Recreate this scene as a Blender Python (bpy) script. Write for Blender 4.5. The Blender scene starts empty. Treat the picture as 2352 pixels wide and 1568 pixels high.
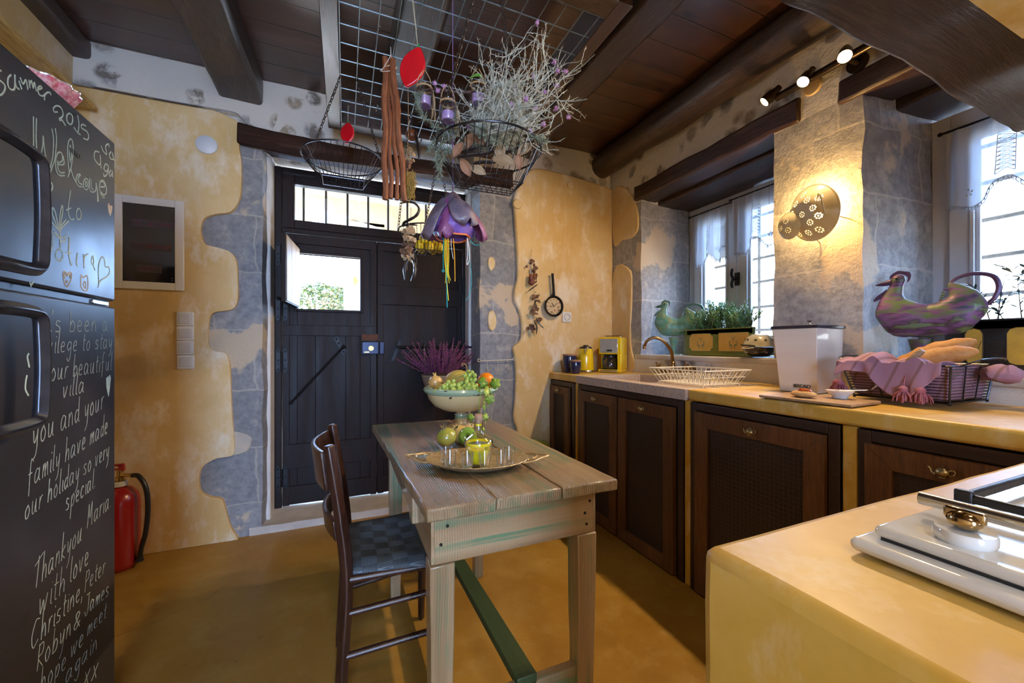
import bpy, bmesh, math, random
from mathutils import Vector, Matrix, noise
V = Vector
C = bpy.context.scene.collection
sc = bpy.context.scene
PI = math.pi
rnd = random.Random(7)

# ---------------------------------------------------------------- camera
EYE = 1.11; FPX = 910.0; HOR = 796.0; YAW = math.radians(22.8)
cd = bpy.data.cameras.new('camera'); cam = bpy.data.objects.new('camera', cd); C.objects.link(cam)
cam.location = (0, 0, EYE); cam.rotation_euler = (PI/2, 0, -YAW)
cd.sensor_width = 36; cd.lens = 36*FPX/2352; cd.shift_y = (HOR-784)/2352; cd.clip_start = .02; cd.clip_end = 200
sc.camera = cam

# ---------------------------------------------------------------- light
sc.view_settings.view_transform = 'Standard'; sc.view_settings.look = 'None'
sc.view_settings.gamma = 1.0; sc.view_settings.use_curve_mapping = False
sc.view_settings.exposure = 0.25
SKY = 34.0
w = bpy.data.worlds.new('world'); sc.world = w; w.use_nodes = True
bg = w.node_tree.nodes['Background']
bg.inputs[0].default_value = (.36, .58, 1.0, 1); bg.inputs[1].default_value = SKY
def lamp(name, kind, loc, energy, color, aim=None, **kw):
    l = bpy.data.lights.new(name, kind); l.energy = energy; l.color = color
    for k, v in kw.items(): setattr(l, k, v)
    o = bpy.data.objects.new(name, l); C.objects.link(o); o.location = loc
    if aim is not None: o.rotation_euler = V(aim).to_track_quat('-Z', 'Y').to_euler()
    return o
lamp('sun', 'SUN', (0, 0, 12), 32.0, (1, .90, .74), aim=(.75, .25, -.6), angle=.01)
def portal(name, loc, aim, sx, sy):
    o = lamp(name, 'AREA', loc, 1, (1, 1, 1), aim=aim, shape='RECTANGLE', size=sx, size_y=sy)
    o.data.cycles.is_portal = True
portal('window_portal', (2.62, 1.94, 1.62), (-1, 0, 0), .9, 1.2)
portal('window_portal', (2.62, .5, 1.6), (-1, 0, 0), .95, 1.2)
portal('door_portal', (.0, 3.08, 2.0), (0, -1, 0), 1.4, 1.2)
portal('rear_portal', (-.33, -2.55, 1.1), (0, 1, 0), 1.0, 2.1)
WARM = (1.0, .70, .38)
SPOTS = [(1.93, .99, 2.33), (1.93, 1.15, 2.325), (1.93, 1.327, 2.336)]
SPOT_W = 46.0; COLANDER_W = 13.0
sc.cycles.use_denoising = True
sc.cycles.max_bounces = 10; sc.cycles.diffuse_bounces = 5; sc.cycles.glossy_bounces = 4
sc.cycles.transmission_bounces = 8; sc.cycles.transparent_max_bounces = 12
sc.cycles.caustics_reflective = False; sc.cycles.caustics_refractive = False
sc.cycles.sample_clamp_indirect = 6.0

# ---------------------------------------------------------------- helpers
def at(px, py, X=None, Y=None, Z=None, D=None):
    """the point of the place seen at a photo pixel, on the plane X=, Y=, Z= or at depth D"""
    a = (px-1176)/FPX; s, c = math.sin(YAW), math.cos(YAW)
    dx = a*c+s; dy = c-a*s; dz = (HOR-py)/FPX
    d = D if D is not None else X/dx if X is not None else Y/dy if Y is not None else (Z-EYE)/dz
    return V((dx*d, dy*d, EYE+dz*d))

def catmull(pts, n=6, closed=False):
    P = [V(p) for p in pts]
    if len(P) < 3: return P
    out = []; m = len(P); rng = m if closed else m-1
    for i in range(rng):
        p1, p2 = P[i], P[(i+1) % m]
        p0 = P[i-1] if (i or closed) else p1*2-p2
        p3 = P[(i+2) % m] if (i+2 < m or closed) else p2*2-p1
        for k in range(n):
            t = k/n
            out.append(.5*((2*p1)+(p2-p0)*t+(2*p0-5*p1+4*p2-p3)*t*t+(3*p1-p0-3*p2+p3)*t**3))
    if not closed: out.append(P[-1])
    return out

class MB:
    def __init__(s): s.bm = bmesh.new()
    def box(s, x0, x1, y0, y1, z0, z1, M=None):
        v = [s.bm.verts.new((x, y, z)) for x in (x0, x1) for y in (y0, y1) for z in (z0, z1)]
        for f in ((0,1,3,2), (4,6,7,5), (0,4,5,1), (2,3,7,6), (0,2,6,4), (1,5,7,3)): s.bm.faces.new([v[i] for i in f])
        if M is not None:
            for q in v: q.co = M @ q.co
        return v
    def hexa(s, b, t):
        """solid between two quads (bottom and top corner lists in the same order)"""
        vb = [s.bm.verts.new(p) for p in b]; vt = [s.bm.verts.new(p) for p in t]; n = len(b)
        s.bm.faces.new(vb[::-1]); s.bm.faces.new(vt)
        for i in range(n): s.bm.faces.new([vb[i], vb[(i+1) % n], vt[(i+1) % n], vt[i]])
        return vb+vt
    def poly(s, pts, d):
        """polygon pts (3D) extruded by vector d"""
        d = V(d); return s.hexa([V(p) for p in pts], [V(p)+d for p in pts])
    def tube(s, path, r, n=8, closed=False, caps=True, flat=None):
        P = [V(p) for p in path]; m = len(P)
        R = r if isinstance(r, (list, tuple)) else [r]*m
        rings = []; up = None
        for i in range(m):
            if closed: t = P[(i+1) % m]-P[i-1]
            else: t = P[min(i+1, m-1)]-P[max(i-1, 0)]
            if t.length < 1e-9: t = V((0, 0, 1))
            t.normalize()
            if up is None:
                up = V((0, 0, 1)) if abs(t.z) < .9 else V((1, 0, 0))
            u = up-t*up.dot(t)
            if u.length < 1e-6: u = t.orthogonal()
            u.normalize(); up = u; b = t.cross(u)
            ring = []
            for k in range(n):
                a = 2*PI*k/n
                ring.append(s.bm.verts.new(P[i]+(u*math.cos(a)*(flat or 1)+b*math.sin(a))*R[i]))
            rings.append(ring)
        for i in range(m if closed else m-1):
            A, B = rings[i], rings[(i+1) % m]
            for k in range(n): s.bm.faces.new([A[k], A[(k+1) % n], B[(k+1) % n], B[k]])
        if caps and not closed:
            s.bm.faces.new(rings[0][::-1]); s.bm.faces.new(rings[-1])
        return rings
    def lathe(s, prof, o=(0, 0, 0), n=32, M=None, sx=1, sy=1):
        o = V(o); rings = []
        def put(p): return s.bm.verts.new((M @ p if M is not None else p)+o)
        for r, z in prof:
            if r < 1e-6: rings.append([put(V((0, 0, z)))])
            else: rings.append([put(V((r*sx*math.cos(2*PI*k/n), r*sy*math.sin(2*PI*k/n), z))) for k in range(n)])
        for A, B in zip(rings, rings[1:]):
            if len(A) == 1 and len(B) == 1: continue
            for k in range(n):
                k2 = (k+1) % n
                if len(A) == 1: s.bm.faces.new([A[0], B[k2], B[k]])
                elif len(B) == 1: s.bm.faces.new([A[k], A[k2], B[0]])
                else: s.bm.faces.new([A[k], A[k2], B[k2], B[k]])
        return rings
    def ball(s, o, r, n=16, M=None, m=None):
        r = r if isinstance(r, (tuple, list)) else (r, r, r); m = m or n//2
        prof = [(math.sin(PI*i/m), -math.cos(PI*i/m)) for i in range(m+1)]; prof[0] = (0, -1); prof[-1] = (0, 1)
        T = Matrix.Diagonal((*r, 1)); T = M @ T if M is not None else T
        return s.lathe(prof, o, n, T)
    def sheet(s, f, nu, nv, wrap=False):
        g = [[s.bm.verts.new(f(i/nu, j/nv)) for j in range(nv+1)] for i in range(nu if wrap else nu+1)]
        for i in range(nu):
            A, B = g[i], g[(i+1) % len(g)]
            for j in range(nv): s.bm.faces.new([A[j], B[j], B[j+1], A[j+1]])
        return g
    def cut(s, size):
        """subdivide long edges so that rough() has points to move"""
        for _ in range(6):
            e = [e for e in s.bm.edges if e.calc_length() > size]
            if not e: break
            bmesh.ops.subdivide_edges(s.bm, edges=e, cuts=1, use_grid_fill=True)
        return s
    def rough(s, amp, scale, axes=(1, 1, 1), seed=0):
        for v in s.bm.verts:
            q = noise.noise_vector(v.co*scale+V((seed, seed*2, seed*3)))
            q2 = noise.noise_vector(v.co*scale*3.1+V((seed, 9, 4)))
            v.co += V((axes[i]*amp*(q[i]+.4*q2[i]) for i in range(3)))
        return s
    def done(s, name, m, parent=None, smooth=True, bevel=0, sub=0, solid=0, segs=2, weld=False, angle=40):
        if weld: bmesh.ops.remove_doubles(s.bm, verts=s.bm.verts, dist=1e-5)
        bmesh.ops.recalc_face_normals(s.bm, faces=s.bm.faces)
        me = bpy.data.meshes.new(name); s.bm.to_mesh(me); s.bm.free()
        if smooth:
            for p in me.polygons: p.use_smooth = True
            if not sub: me.set_sharp_from_angle(angle=math.radians(angle))
        for q in (m if isinstance(m, (list, tuple)) else [m]): me.materials.append(q)
        o = bpy.data.objects.new(name, me); C.objects.link(o)
        if solid:
            k = o.modifiers.new('t', 'SOLIDIFY'); k.thickness = solid; k.offset = 0
        if bevel:
            k = o.modifiers.new('b', 'BEVEL'); k.width = bevel; k.segments = segs; k.limit_method = 'ANGLE'; k.angle_limit = math.radians(35)
        if sub:
            k = o.modifiers.new('s', 'SUBSURF'); k.levels = sub; k.render_levels = sub
        if parent is not None: adopt(o, parent)
        return o

def wpos(p):
    v = V(p.location); 
    if p.parent is not None: v = v+wpos(p.parent)
    return v
def adopt(o, parent):
    o.parent = parent
    if parent.type == 'EMPTY':
        o.matrix_parent_inverse = (Matrix.Translation(parent.location) @ parent.rotation_euler.to_matrix().to_4x4()).inverted()
def tag(o, label, cat, group=None, kind=None):
    if label: o['label'] = label
    if cat: o['category'] = cat
    if group: o['group'] = group
    if kind: o['kind'] = kind
    return o
def thing(name, label, cat, loc=(0, 0, 0), group=None, kind=None):
    o = bpy.data.objects.new(name, None); C.objects.link(o); o.location = loc; o.empty_display_size = .05
    return tag(o, label, cat, group, kind)
def dup(root, loc, label=None, rotz=None):
    """a copy of a thing with copies of its parts and sub-parts"""
    r = root.copy(); C.objects.link(r); r.location = loc
    if rotz is not None: r.rotation_euler = (0, 0, rotz)
    if label: r['label'] = label
    for ch in list(root.children):
        inv = ch.matrix_parent_inverse.copy(); c = ch.copy(); C.objects.link(c); c.parent = r; c.matrix_parent_inverse = inv
        for g in ch.children:
            inv = g.matrix_parent_inverse.copy(); d = g.copy(); C.objects.link(d); d.parent = c; d.matrix_parent_inverse = inv
    return r
def rotm(x=0, y=0, z=0):
    return Matrix.Rotation(z, 4, 'Z') @ Matrix.Rotation(y, 4, 'Y') @ Matrix.Rotation(x, 4, 'X')
def aimm(d):
    """rotation taking +Z to direction d"""
    return V(d).normalized().to_track_quat('Z', 'Y').to_matrix().to_4x4()
def text_mesh(name, txt, size, M, m, parent=None, depth=.0008):
    cu = bpy.data.curves.new(name, 'FONT'); cu.body = txt; cu.size = size; cu.extrude = depth; cu.align_x = 'CENTER'
    tmp = bpy.data.objects.new(name, cu); C.objects.link(tmp)
    me = bpy.data.meshes.new_from_object(tmp.evaluated_get(bpy.context.evaluated_depsgraph_get()))
    C.objects.unlink(tmp); bpy.data.objects.remove(tmp)
    me.transform(M); me.materials.clear(); me.materials.append(m)
    o = bpy.data.objects.new(name, me); C.objects.link(o)
    if parent is not None: adopt(o, parent)
    return o
# ---------------------------------------------------------------- materials
class NT:
    """small wrapper that makes node trees short to write"""
    def __init__(s, name):
        s.m = bpy.data.materials.new(name); s.m.use_nodes = True; s.t = s.m.node_tree; s.N = s.t.nodes
        s.b = s.N['Principled BSDF']; s.out = s.N['Material Output']
        s.co = s.N.new('ShaderNodeTexCoord').outputs['Object']
    def node(s, k, **kw):
        n = s.N.new('ShaderNode'+k)
        for a, v in kw.items(): setattr(n, a, v)
        return n
    def put(s, sock, v):
        if v is None: return
        if hasattr(v, 'is_linked') or isinstance(v, bpy.types.NodeSocket): s.t.links.new(v, sock)
        elif isinstance(v, (tuple, list)) and len(v) == 3 and sock.type == 'RGBA': sock.default_value = (*v, 1)
        else: sock.default_value = v
    def map(s, scale=(1, 1, 1), rot=(0, 0, 0), loc=(0, 0, 0), vec=None):
        n = s.node('Mapping'); s.put(n.inputs[0], vec or s.co)
        n.inputs['Scale'].default_value = scale; n.inputs['Rotation'].default_value = rot; n.inputs['Location'].default_value = loc
        return n.outputs[0]
    def noise(s, scale, detail=4, rough=.55, vec=None, dist=0, color=False):
        n = s.node('TexNoise'); s.put(n.inputs['Vector'], vec or s.co)
        n.inputs['Scale'].default_value = scale; n.inputs['Detail'].default_value = detail
        n.inputs['Roughness'].default_value = rough; n.inputs['Distortion'].default_value = dist
        return n.outputs['Color' if color else 'Fac']
    def voro(s, scale, vec=None, feature='F1', out='Distance', rand=1):
        n = s.node('TexVoronoi', feature=feature); s.put(n.inputs['Vector'], vec or s.co); n.inputs['Scale'].default_value = scale
        n.inputs['Randomness'].default_value = rand
        return n.outputs[out]
    def wave(s, scale, vec=None, dist=3, detail=2, dscale=1, d='X', prof='SIN', kind='BANDS'):
        n = s.node('TexWave', wave_type=kind, bands_direction=d, wave_profile=prof); s.put(n.inputs['Vector'], vec or s.co)
        n.inputs['Scale'].default_value = scale; n.inputs['Distortion'].default_value = dist
        n.inputs['Detail'].default_value = detail; n.inputs['Detail Scale'].default_value = dscale
        return n.outputs['Fac']
    def ramp(s, f, stops, interp='LINEAR'):
        n = s.node('ValToRGB'); s.put(n.inputs[0], f); r = n.color_ramp; r.interpolation = interp
        while len(r.elements) < len(stops): r.elements.new(.5)
        for e, (p, c) in zip(r.elements, stops):
            e.position = p; e.color = (c, c, c, 1) if isinstance(c, (int, float)) else (*c, 1)
        return n.outputs[0]
    def mix(s, f, a, b, mode='MIX'):
        n = s.node('MixRGB', blend_type=mode); s.put(n.inputs[0], f); s.put(n.inputs[1], a); s.put(n.inputs[2], b)
        return n.outputs[0]
    def math(s, op, a, b=0, clamp=False):
        n = s.node('Math', operation=op, use_clamp=clamp); s.put(n.inputs[0], a); s.put(n.inputs[1], b); return n.outputs[0]
    def sep(s, vec=None):
        n = s.node('SeparateXYZ'); s.put(n.inputs[0], vec or s.co); return n.outputs
    def comb(s, x=0, y=0, z=0):
        n = s.node('CombineXYZ'); s.put(n.inputs[0], x); s.put(n.inputs[1], y); s.put(n.inputs[2], z); return n.outputs[0]
    def warp(s, amt, scale, vec=None):
        n = s.node('VectorMath', operation='MULTIPLY_ADD'); s.put(n.inputs[0], s.noise(scale, 3, color=True, vec=vec))
        n.inputs[1].default_value = (amt, amt, amt); s.put(n.inputs[2], vec or s.co); return n.outputs[0]
    def bump(s, h, strength=.3, dist=.01, normal=None):
        n = s.node('Bump'); n.inputs['Strength'].default_value = strength; n.inputs['Distance'].default_value = dist
        s.put(n.inputs['Height'], h); s.put(n.inputs['Normal'], normal)
        s.t.links.new(n.outputs[0], s.b.inputs['Normal']); return n.outputs[0]
    def set(s, color=None, rough=None, metal=None, spec=None, coat=None, trans=None, emit=None, estr=None, alpha=None, ior=None, coatr=None, sss=None, tint=None):
        I = s.b.inputs
        for k, v in (('Base Color', color), ('Roughness', rough), ('Metallic', metal), ('Specular IOR Level', spec), ('Coat Weight', coat),
                     ('Transmission Weight', trans), ('Emission Color', emit), ('Emission Strength', estr), ('Alpha', alpha), ('IOR', ior),
                     ('Coat Roughness', coatr), ('Subsurface Weight', sss)):
            s.put(I[k], v)
        return s.m
def pm(name, c1, c2=None, scale=8, rough=.5, metal=0, bump=0, bscale=None, bdist=.004, lo=.35, hi=.65, stretch=(1, 1, 1), **kw):
    """plain material: two tones mixed by noise, optional bump"""
    t = NT(name); vec = t.map(stretch)
    f = t.noise(scale, 5, .6, vec)
    col = c1 if c2 is None else t.ramp(f, [(lo, c1), (hi, c2)])
    if bump: t.bump(t.noise(bscale or scale*4, 5, .65, vec), bump, bdist)
    return t.set(color=col, rough=rough, metal=metal, **kw)

def plaster(name, base, pale, deep, bump=.25):
    t = NT(name)
    n1 = t.noise(1.7, 6, .65, t.warp(.25, 2)); n2 = t.noise(5.5, 6, .7, t.map((1, 1, .55)))
    c = t.mix(t.ramp(n1, [(.40, 0), (.58, 1)]), deep, base)
    c = t.mix(t.math('MULTIPLY', t.ramp(n2, [(.50, 0), (.66, 1)]), .85), c, pale)
    sc_ = t.noise(18, 4, .6, t.map((1, 1, .12)))
    c = t.mix(t.math('MULTIPLY', t.ramp(sc_, [(.56, 0), (.7, 1)]), .22), c, pale)
    t.bump(t.math('ADD', t.noise(3, 4), t.math('MULTIPLY', t.noise(45, 4, .7), .18)), bump, .02)
    return t.set(color=c, rough=t.ramp(n2, [(.3, .42), (.7, .62)]), spec=.35)
M_YEL = plaster('ochre_plaster', (.68, .50, .25), (.78, .71, .59), (.60, .40, .155))
M_YELD = plaster('ochre_plaster_worktop', (.62, .40, .085), (.70, .54, .27), (.50, .28, .03), .12)
M_YELT = plaster('counter_polished_plaster', (.63, .41, .10), (.74, .58, .33), (.52, .30, .04), .10)
M_YELT.node_tree.nodes['Principled BSDF'].inputs['Coat Weight'].default_value = .25
M_YELT.node_tree.nodes['Principled BSDF'].inputs['Coat Roughness'].default_value = .28

def quoin(name, ax, bw, bh, grey, grey2, mort, patch, pth=.56, off=(0, 0)):
    """dressed stone blocks with pale joints and plaster left on them; ax = world axes across and up the wall"""
    t = NT(name); wv = t.warp(.07, 4); x, y, z = t.sep(wv)
    u = t.math('ADD', t.math('ADD', x, y), off[0]); v = t.math('ADD', z, off[1])
    br = t.node('TexBrick', offset=.45, squash=1); t.put(br.inputs['Vector'], t.comb(u, v))
    br.inputs['Scale'].default_value = 1; br.inputs['Brick Width'].default_value = bw; br.inputs['Row Height'].default_value = bh
    br.inputs['Mortar Size'].default_value = .007; br.inputs['Mortar Smooth'].default_value = .6
    br.inputs['Color1'].default_value = (0, 0, 0, 1); br.inputs['Color2'].default_value = (1, 1, 1, 1); br.inputs['Mortar'].default_value = (.5, .5, .5, 1)
    c = t.mix(br.outputs['Color'], grey, grey2)
    c = t.mix(t.ramp(t.noise(26, 6, .75), [(.36, .65), (.6, 0)]), c, tuple(q*.55 for q in grey))
    c = t.mix(t.ramp(t.noise(9, 5, .7), [(.55, 0), (.72, .6)]), c, mort)
    c = t.mix(t.math('MULTIPLY', br.outputs['Fac'], .45), c, mort)
    c = t.mix(t.ramp(t.noise(2.6, 5, .55, t.warp(.2, 3)), [(pth, 0), (pth+.03, 1)]), c, patch)
    h = t.math('ADD', t.math('MULTIPLY', t.noise(70, 5, .75), .5), t.noise(14, 5, .6))
    t.bump(h, .75, .014)
    return t.set(color=c, rough=.85, spec=.25)
M_QB = quoin('door_stone', 'X', .42, .34, (.27, .28, .305), (.36, .36, .375), (.56, .51, .45), (.56, .46, .34), .58, (.2, .12))
M_QR = quoin('window_stone', 'Y', .55, .31, (.33, .325, .34), (.46, .445, .44), (.66, .60, .53), (.60, .50, .39), .54, (.1, .05))
def rubble(name):
    """lime-washed rubble: a pale coat with stones showing through"""
    t = NT(name); wv = t.warp(.08, 7)
    d = t.voro(8.6, wv); idc = t.voro(8.6, wv, out='Color'); pick = t.sep(idc)[0]
    stone = t.ramp(t.sep(idc)[1], [(.0, (.20, .17, .15)), (.3, (.40, .32, .22)), (.55, (.30, .31, .34)), (.8, (.50, .42, .32)), (1, (.36, .27, .17))])
    stone = t.mix(t.ramp(t.noise(30, 5, .7), [(.35, .6), (.6, 0)]), stone, (.15, .13, .12))
    coat = t.mix(t.noise(5, 5), (.60, .57, .53), (.74, .69, .62))
    mask = t.math('MULTIPLY', t.ramp(d, [(.30, 1), (.48, 0)]), t.ramp(pick, [(.22, 0), (.28, 1)]))
    mask = t.math('MULTIPLY', mask, t.ramp(t.noise(11, 5, .7), [(.36, 0), (.47, 1)]))
    c = t.mix(mask, coat, stone)
    h = t.math('ADD', t.math('MULTIPLY', mask, -.5), t.math('ADD', t.noise(12, 5), t.math('MULTIPLY', t.noise(60, 4, .7), .3)))
    t.bump(h, .6, .02)
    return t.set(color=c, rough=.85, spec=.25)
M_RUB = rubble('limewashed_rubble')

def wood(name, a, b, c3, axis='X', scale=1, rough=.45, bump=.3, knots=True, coat=0, grain=22, spec=.5):
    t = NT(name); s = [14.0, 14.0, 14.0]; s['XYZ'.index(axis)] = 1.2
    v = t.map(tuple(q*scale for q in s)); wv = t.warp(.5, .6, v)
    g = t.noise(1.3, 6, .65, wv); f2 = t.noise(5, 4, .7, t.map(tuple(q*scale*3 for q in s)))
    col = t.ramp(g, [(.3, a), (.5, b), (.72, c3)])
    col = t.mix(t.ramp(f2, [(.40, .55), (.58, 0)]), col, tuple(q*.45 for q in a))
    if knots:
        k = t.voro(1.6, t.map((1.0, 2.6, 2.6) if axis == 'X' else (2.6, 1.0, 2.6) if axis == 'Y' else (2.6, 2.6, 1.0)))
        col = t.mix(t.ramp(k, [(.03, .85), (.09, 0)]), col, tuple(q*.3 for q in a))
    t.bump(t.math('ADD', g, t.math('MULTIPLY', f2, .5)), bump, .006)
    return t.set(color=col, rough=t.ramp(g, [(.3, rough-.1), (.7, rough+.12)]), coat=coat, coatr=.25, spec=spec)
M_BEAM = wood('beam_oak', (.026, .014, .010), (.056, .030, .020), (.12, .085, .070), 'Y', .8, .42, .8, False, coat=.25)
M_LINX = wood('lintel_oak_door', (.022, .010, .006), (.048, .020, .012), (.10, .058, .040), 'X', .7, .68, .8, False, spec=.15)
M_LINY = wood('lintel_oak_window', (.020, .009, .006), (.042, .018, .010), (.10, .060, .045), 'Y', .7, .42, .8, False)
M_MANT = wood('mantel_oak', (.012, .006, .005), (.027, .013, .010), (.075, .05, .042), 'X', .6, .45, .6, False)
def boards(name):
    """varnished boards running across the room, with knots and dark joints"""
    t = NT(name); x, y, z = t.sep(); W = .16
    row = t.math('FLOOR', t.math('DIVIDE', y, W)); fr = t.math('FRACT', t.math('DIVIDE', y, W))
    sh = t.math('MULTIPLY', row, 3.71); p = t.comb(t.math('ADD', x, sh), y, z)
    g = t.noise(1.2, 6, .65, t.warp(.4, .7, t.map((1.3, 15, 1), vec=p)))
    col = t.ramp(g, [(.3, (.045, .018, .011)), (.5, (.085, .033, .018)), (.74, (.14, .062, .036))])
    rt = t.node('TexWhiteNoise', noise_dimensions='1D'); t.put(rt.inputs['W'], row)
    col = t.mix(t.math('MULTIPLY', rt.outputs['Value'], .4), col, (.022, .009, .006))
    k = t.voro(2.2, t.map((.8, 2.2, 1), vec=p)); col = t.mix(t.ramp(k, [(.03, .9), (.10, 0)]), col, (.010, .004, .003))
    j = t.ramp(t.math('ABSOLUTE', t.math('SUBTRACT', fr, .5)), [(.475, 0), (.495, 1)]); col = t.mix(j, col, (.006, .003, .002))
    t.bump(t.math('SUBTRACT', t.math('MULTIPLY', g, .35), j), .55, .006)
    return t.set(color=col, rough=t.ramp(g, [(.3, .30), (.7, .46)]), spec=.6, coat=.55, coatr=.24)
M_BOARD = boards('ceiling_boards')
def floor_mat():
    t = NT('ochre_cement'); n = t.noise(1.4, 7, .65, t.warp(.4, 1.5)); n2 = t.noise(7, 6, .7)
    c = t.ramp(n, [(.3, (.25, .125, .014)), (.52, (.33, .18, .024)), (.7, (.42, .265, .065))])
    c = t.mix(t.ramp(n2, [(.5, 0), (.72, .5)]), c, (.44, .30, .10))
    c = t.mix(t.ramp(t.noise(38, 3, .6), [(.66, 0), (.72, .5)]), c, (.10, .055, .02))
    wv = t.warp(.35, 2.2); cr = t.voro(1.15, wv, 'DISTANCE_TO_EDGE'); ck = t.ramp(cr, [(.0, 1), (.006, 0)])
    ck = t.math('MULTIPLY', ck, t.ramp(t.noise(1.3, 2), [(.48, 0), (.6, .7)])); c = t.mix(ck, c, (.14, .08, .03))
    t.bump(t.math('SUBTRACT', t.math('ADD', n, t.math('MULTIPLY', t.noise(50, 4), .12)), t.math('MULTIPLY', ck, .3)), .12, .01)
    return t.set(color=c, rough=t.ramp(n2, [(.3, .36), (.7, .52)]), spec=.45)
M_FLOOR = floor_mat()
M_WHITEP = pm('white_painted_reveal', (.70, .68, .66), (.60, .57, .54), 6, .7, bump=.2)
M_DOOR = wood('door_wood', (.009, .0045, .0035), (.016, .0075, .006), (.028, .014, .011), 'Z', .8, .50, .22, False, spec=.22)
M_DOORB = pm('door_pale_edge', (.46, .34, .24), (.38, .27, .18), 12, .6, stretch=(6, 6, .6))
M_IRON = pm('black_iron', (.012, .012, .014), (.022, .021, .022), 30, .42, .7, .25)
M_BRASS = pm('brass', (.62, .42, .14), (.40, .26, .09), 40, .3, 1)
M_STEEL = pm('steel', (.62, .62, .63), None, rough=.22, metal=1)
M_WIRE = pm('galvanised_wire', (.16, .20, .21), (.24, .29, .30), 40, .4, .6)
M_DWIRE = pm('dark_wire', (.035, .035, .042), (.07, .07, .08), 40, .3, .9)
M_CHAIN = pm('dark_chain', (.05, .04, .04), (.10, .085, .08), 50, .35, .85)
M_FRAMEW = wood('rack_frame_wood', (.030, .012, .007), (.055, .022, .012), (.09, .042, .026), 'Y', .9, .38, .3, False)
M_WIN = pm('grey_white_window_paint', (.60, .60, .64), (.52, .52, .55), 5, .45, bump=.12, bscale=18)
M_STONESILL = pm('pale_stone_sill', (.58, .53, .47), (.44, .40, .36), 9, .6, bump=.3)
def glassy(name, tint=(1, 1, 1), refl=1.0, rough=0):
    t = NT(name); tr = t.node('BsdfTransparent'); tr.inputs[0].default_value = (*tint, 1)
    gl = t.node('BsdfGlossy'); gl.inputs['Roughness'].default_value = rough
    fr = t.node('Fresnel'); fr.inputs[0].default_value = 1.45
    mx = t.node('MixShader'); t.put(mx.inputs[0], t.math('MULTIPLY', fr.outputs[0], refl))
    t.t.links.new(tr.outputs[0], mx.inputs[1]); t.t.links.new(gl.outputs[0], mx.inputs[2]); t.t.links.new(mx.outputs[0], t.out.inputs[0])
    return t.m
M_PANE = glassy('window_glass', (.96, .98, .98), .6)
def real_glass(name, col=(1, 1, 1), ior=1.45):
    return NT(name).set(color=col, rough=0, trans=1, ior=ior)
def clear_glass(name):
    """thin clear glass: see-through, mirror-like and paler towards its edges"""
    t = NT(name); lw = t.node('LayerWeight'); lw.inputs[0].default_value = .4
    tr = t.node('BsdfTransparent'); t.put(tr.inputs[0], t.ramp(lw.outputs['Facing'], [(.3, (.97, .98, .985)), (.95, (.62, .68, .74))]))
    gl = t.node('BsdfGlossy'); gl.inputs['Roughness'].default_value = .015; gl.inputs[0].default_value = (.96, .98, 1, 1); mx = t.node('MixShader')
    t.put(mx.inputs[0], t.ramp(lw.outputs['Facing'], [(.05, .04), (.42, .12), (.85, .85)])); L = t.t.links.new
    L(tr.outputs[0], mx.inputs[1]); L(gl.outputs[0], mx.inputs[2]); L(mx.outputs[0], t.out.inputs[0]); return t.m
M_GLASS = clear_glass('clear_glass')
def sheer():
    t = NT('white_lace_cotton'); d = t.node('BsdfDiffuse'); d.inputs[0].default_value = (.82, .83, .86, 1)
    l = t.node('BsdfTranslucent'); l.inputs[0].default_value = (.22, .25, .30, 1); tr = t.node('BsdfTransparent')
    m1 = t.node('MixShader'); m1.inputs[0].default_value = .5; m2 = t.node('MixShader')
    m2.inputs[0].default_value = .07
    L = t.t.links.new; L(d.outputs[0], m1.inputs[1]); L(l.outputs[0], m1.inputs[2]); L(m1.outputs[0], m2.inputs[1]); L(tr.outputs[0], m2.inputs[2]); L(m2.outputs[0], t.out.inputs[0])
    return t.m
M_LACE = sheer()
def bulb(name, col, s):
    t = NT(name); return t.set(color=(.9, .9, .9), emit=col, estr=s, rough=.3)
M_BULB = bulb('lit_bulb', (1, .80, .50), 60)
M_PLASTIC = pm('white_plastic', (.70, .69, .67), None, rough=.35)
M_BLACK = pm('black_plastic', (.012, .012, .013), None, rough=.35)
M_EXT = pm('sunlit_cream_render', (.82, .74, .60), (.88, .83, .74), 2, .9, bump=.2)
M_EXTS = pm('arch_stone', (.46, .32, .17), (.56, .42, .26), 3, .9, bump=.5, bscale=9)
M_EXTG = pm('pale_paving', (.70, .62, .50), (.60, .53, .43), 3, .9)
M_BUSH = pm('bush_leaf', (.020, .034, .003), (.055, .068, .008), 20, .5, spec=.3)
# ---------------------------------------------------------------- the room
WB, WR, WL, CZ = 2.71, 2.05, -1.287, 2.69     # back wall, window wall, fridge wall, ceiling
WX = 2.55                                     # window frame plane
def S(o): o['kind'] = 'structure'; return o
def box_obj(name, m, b, parent=None, bevel=0, **kw):
    q = MB(); q.box(*b); return q.done(name, m, parent, bevel=bevel, smooth=bool(bevel), **kw)
def by_z(o, z, hi=1):
    for p in o.data.polygons:
        if p.center.z > z: p.material_index = hi
S(box_obj('floor', M_FLOOR, (-1.45, 2.95, -2.7, 3.3, -.1, 0)))
S(box_obj('ceiling', M_BOARD, (-1.45, 2.95, -2.7, 3.4, CZ, CZ+.06)))
S(box_obj('wall_left', M_YEL, (WL-.15, WL, -2.7, 3.3, 0, CZ+.05)))
q = MB()
for b in ((-1.45, -.8, -2.75, -2.6, 0, CZ+.05), (.15, 2.95, -2.75, -2.6, 0, CZ+.05), (-.8, .15, -2.75, -2.6, 2.15, CZ+.05)): q.box(*b)  # rear opening added and sized to let in sky fill
S(q.done('wall_rear', M_YEL, smooth=False))
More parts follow.
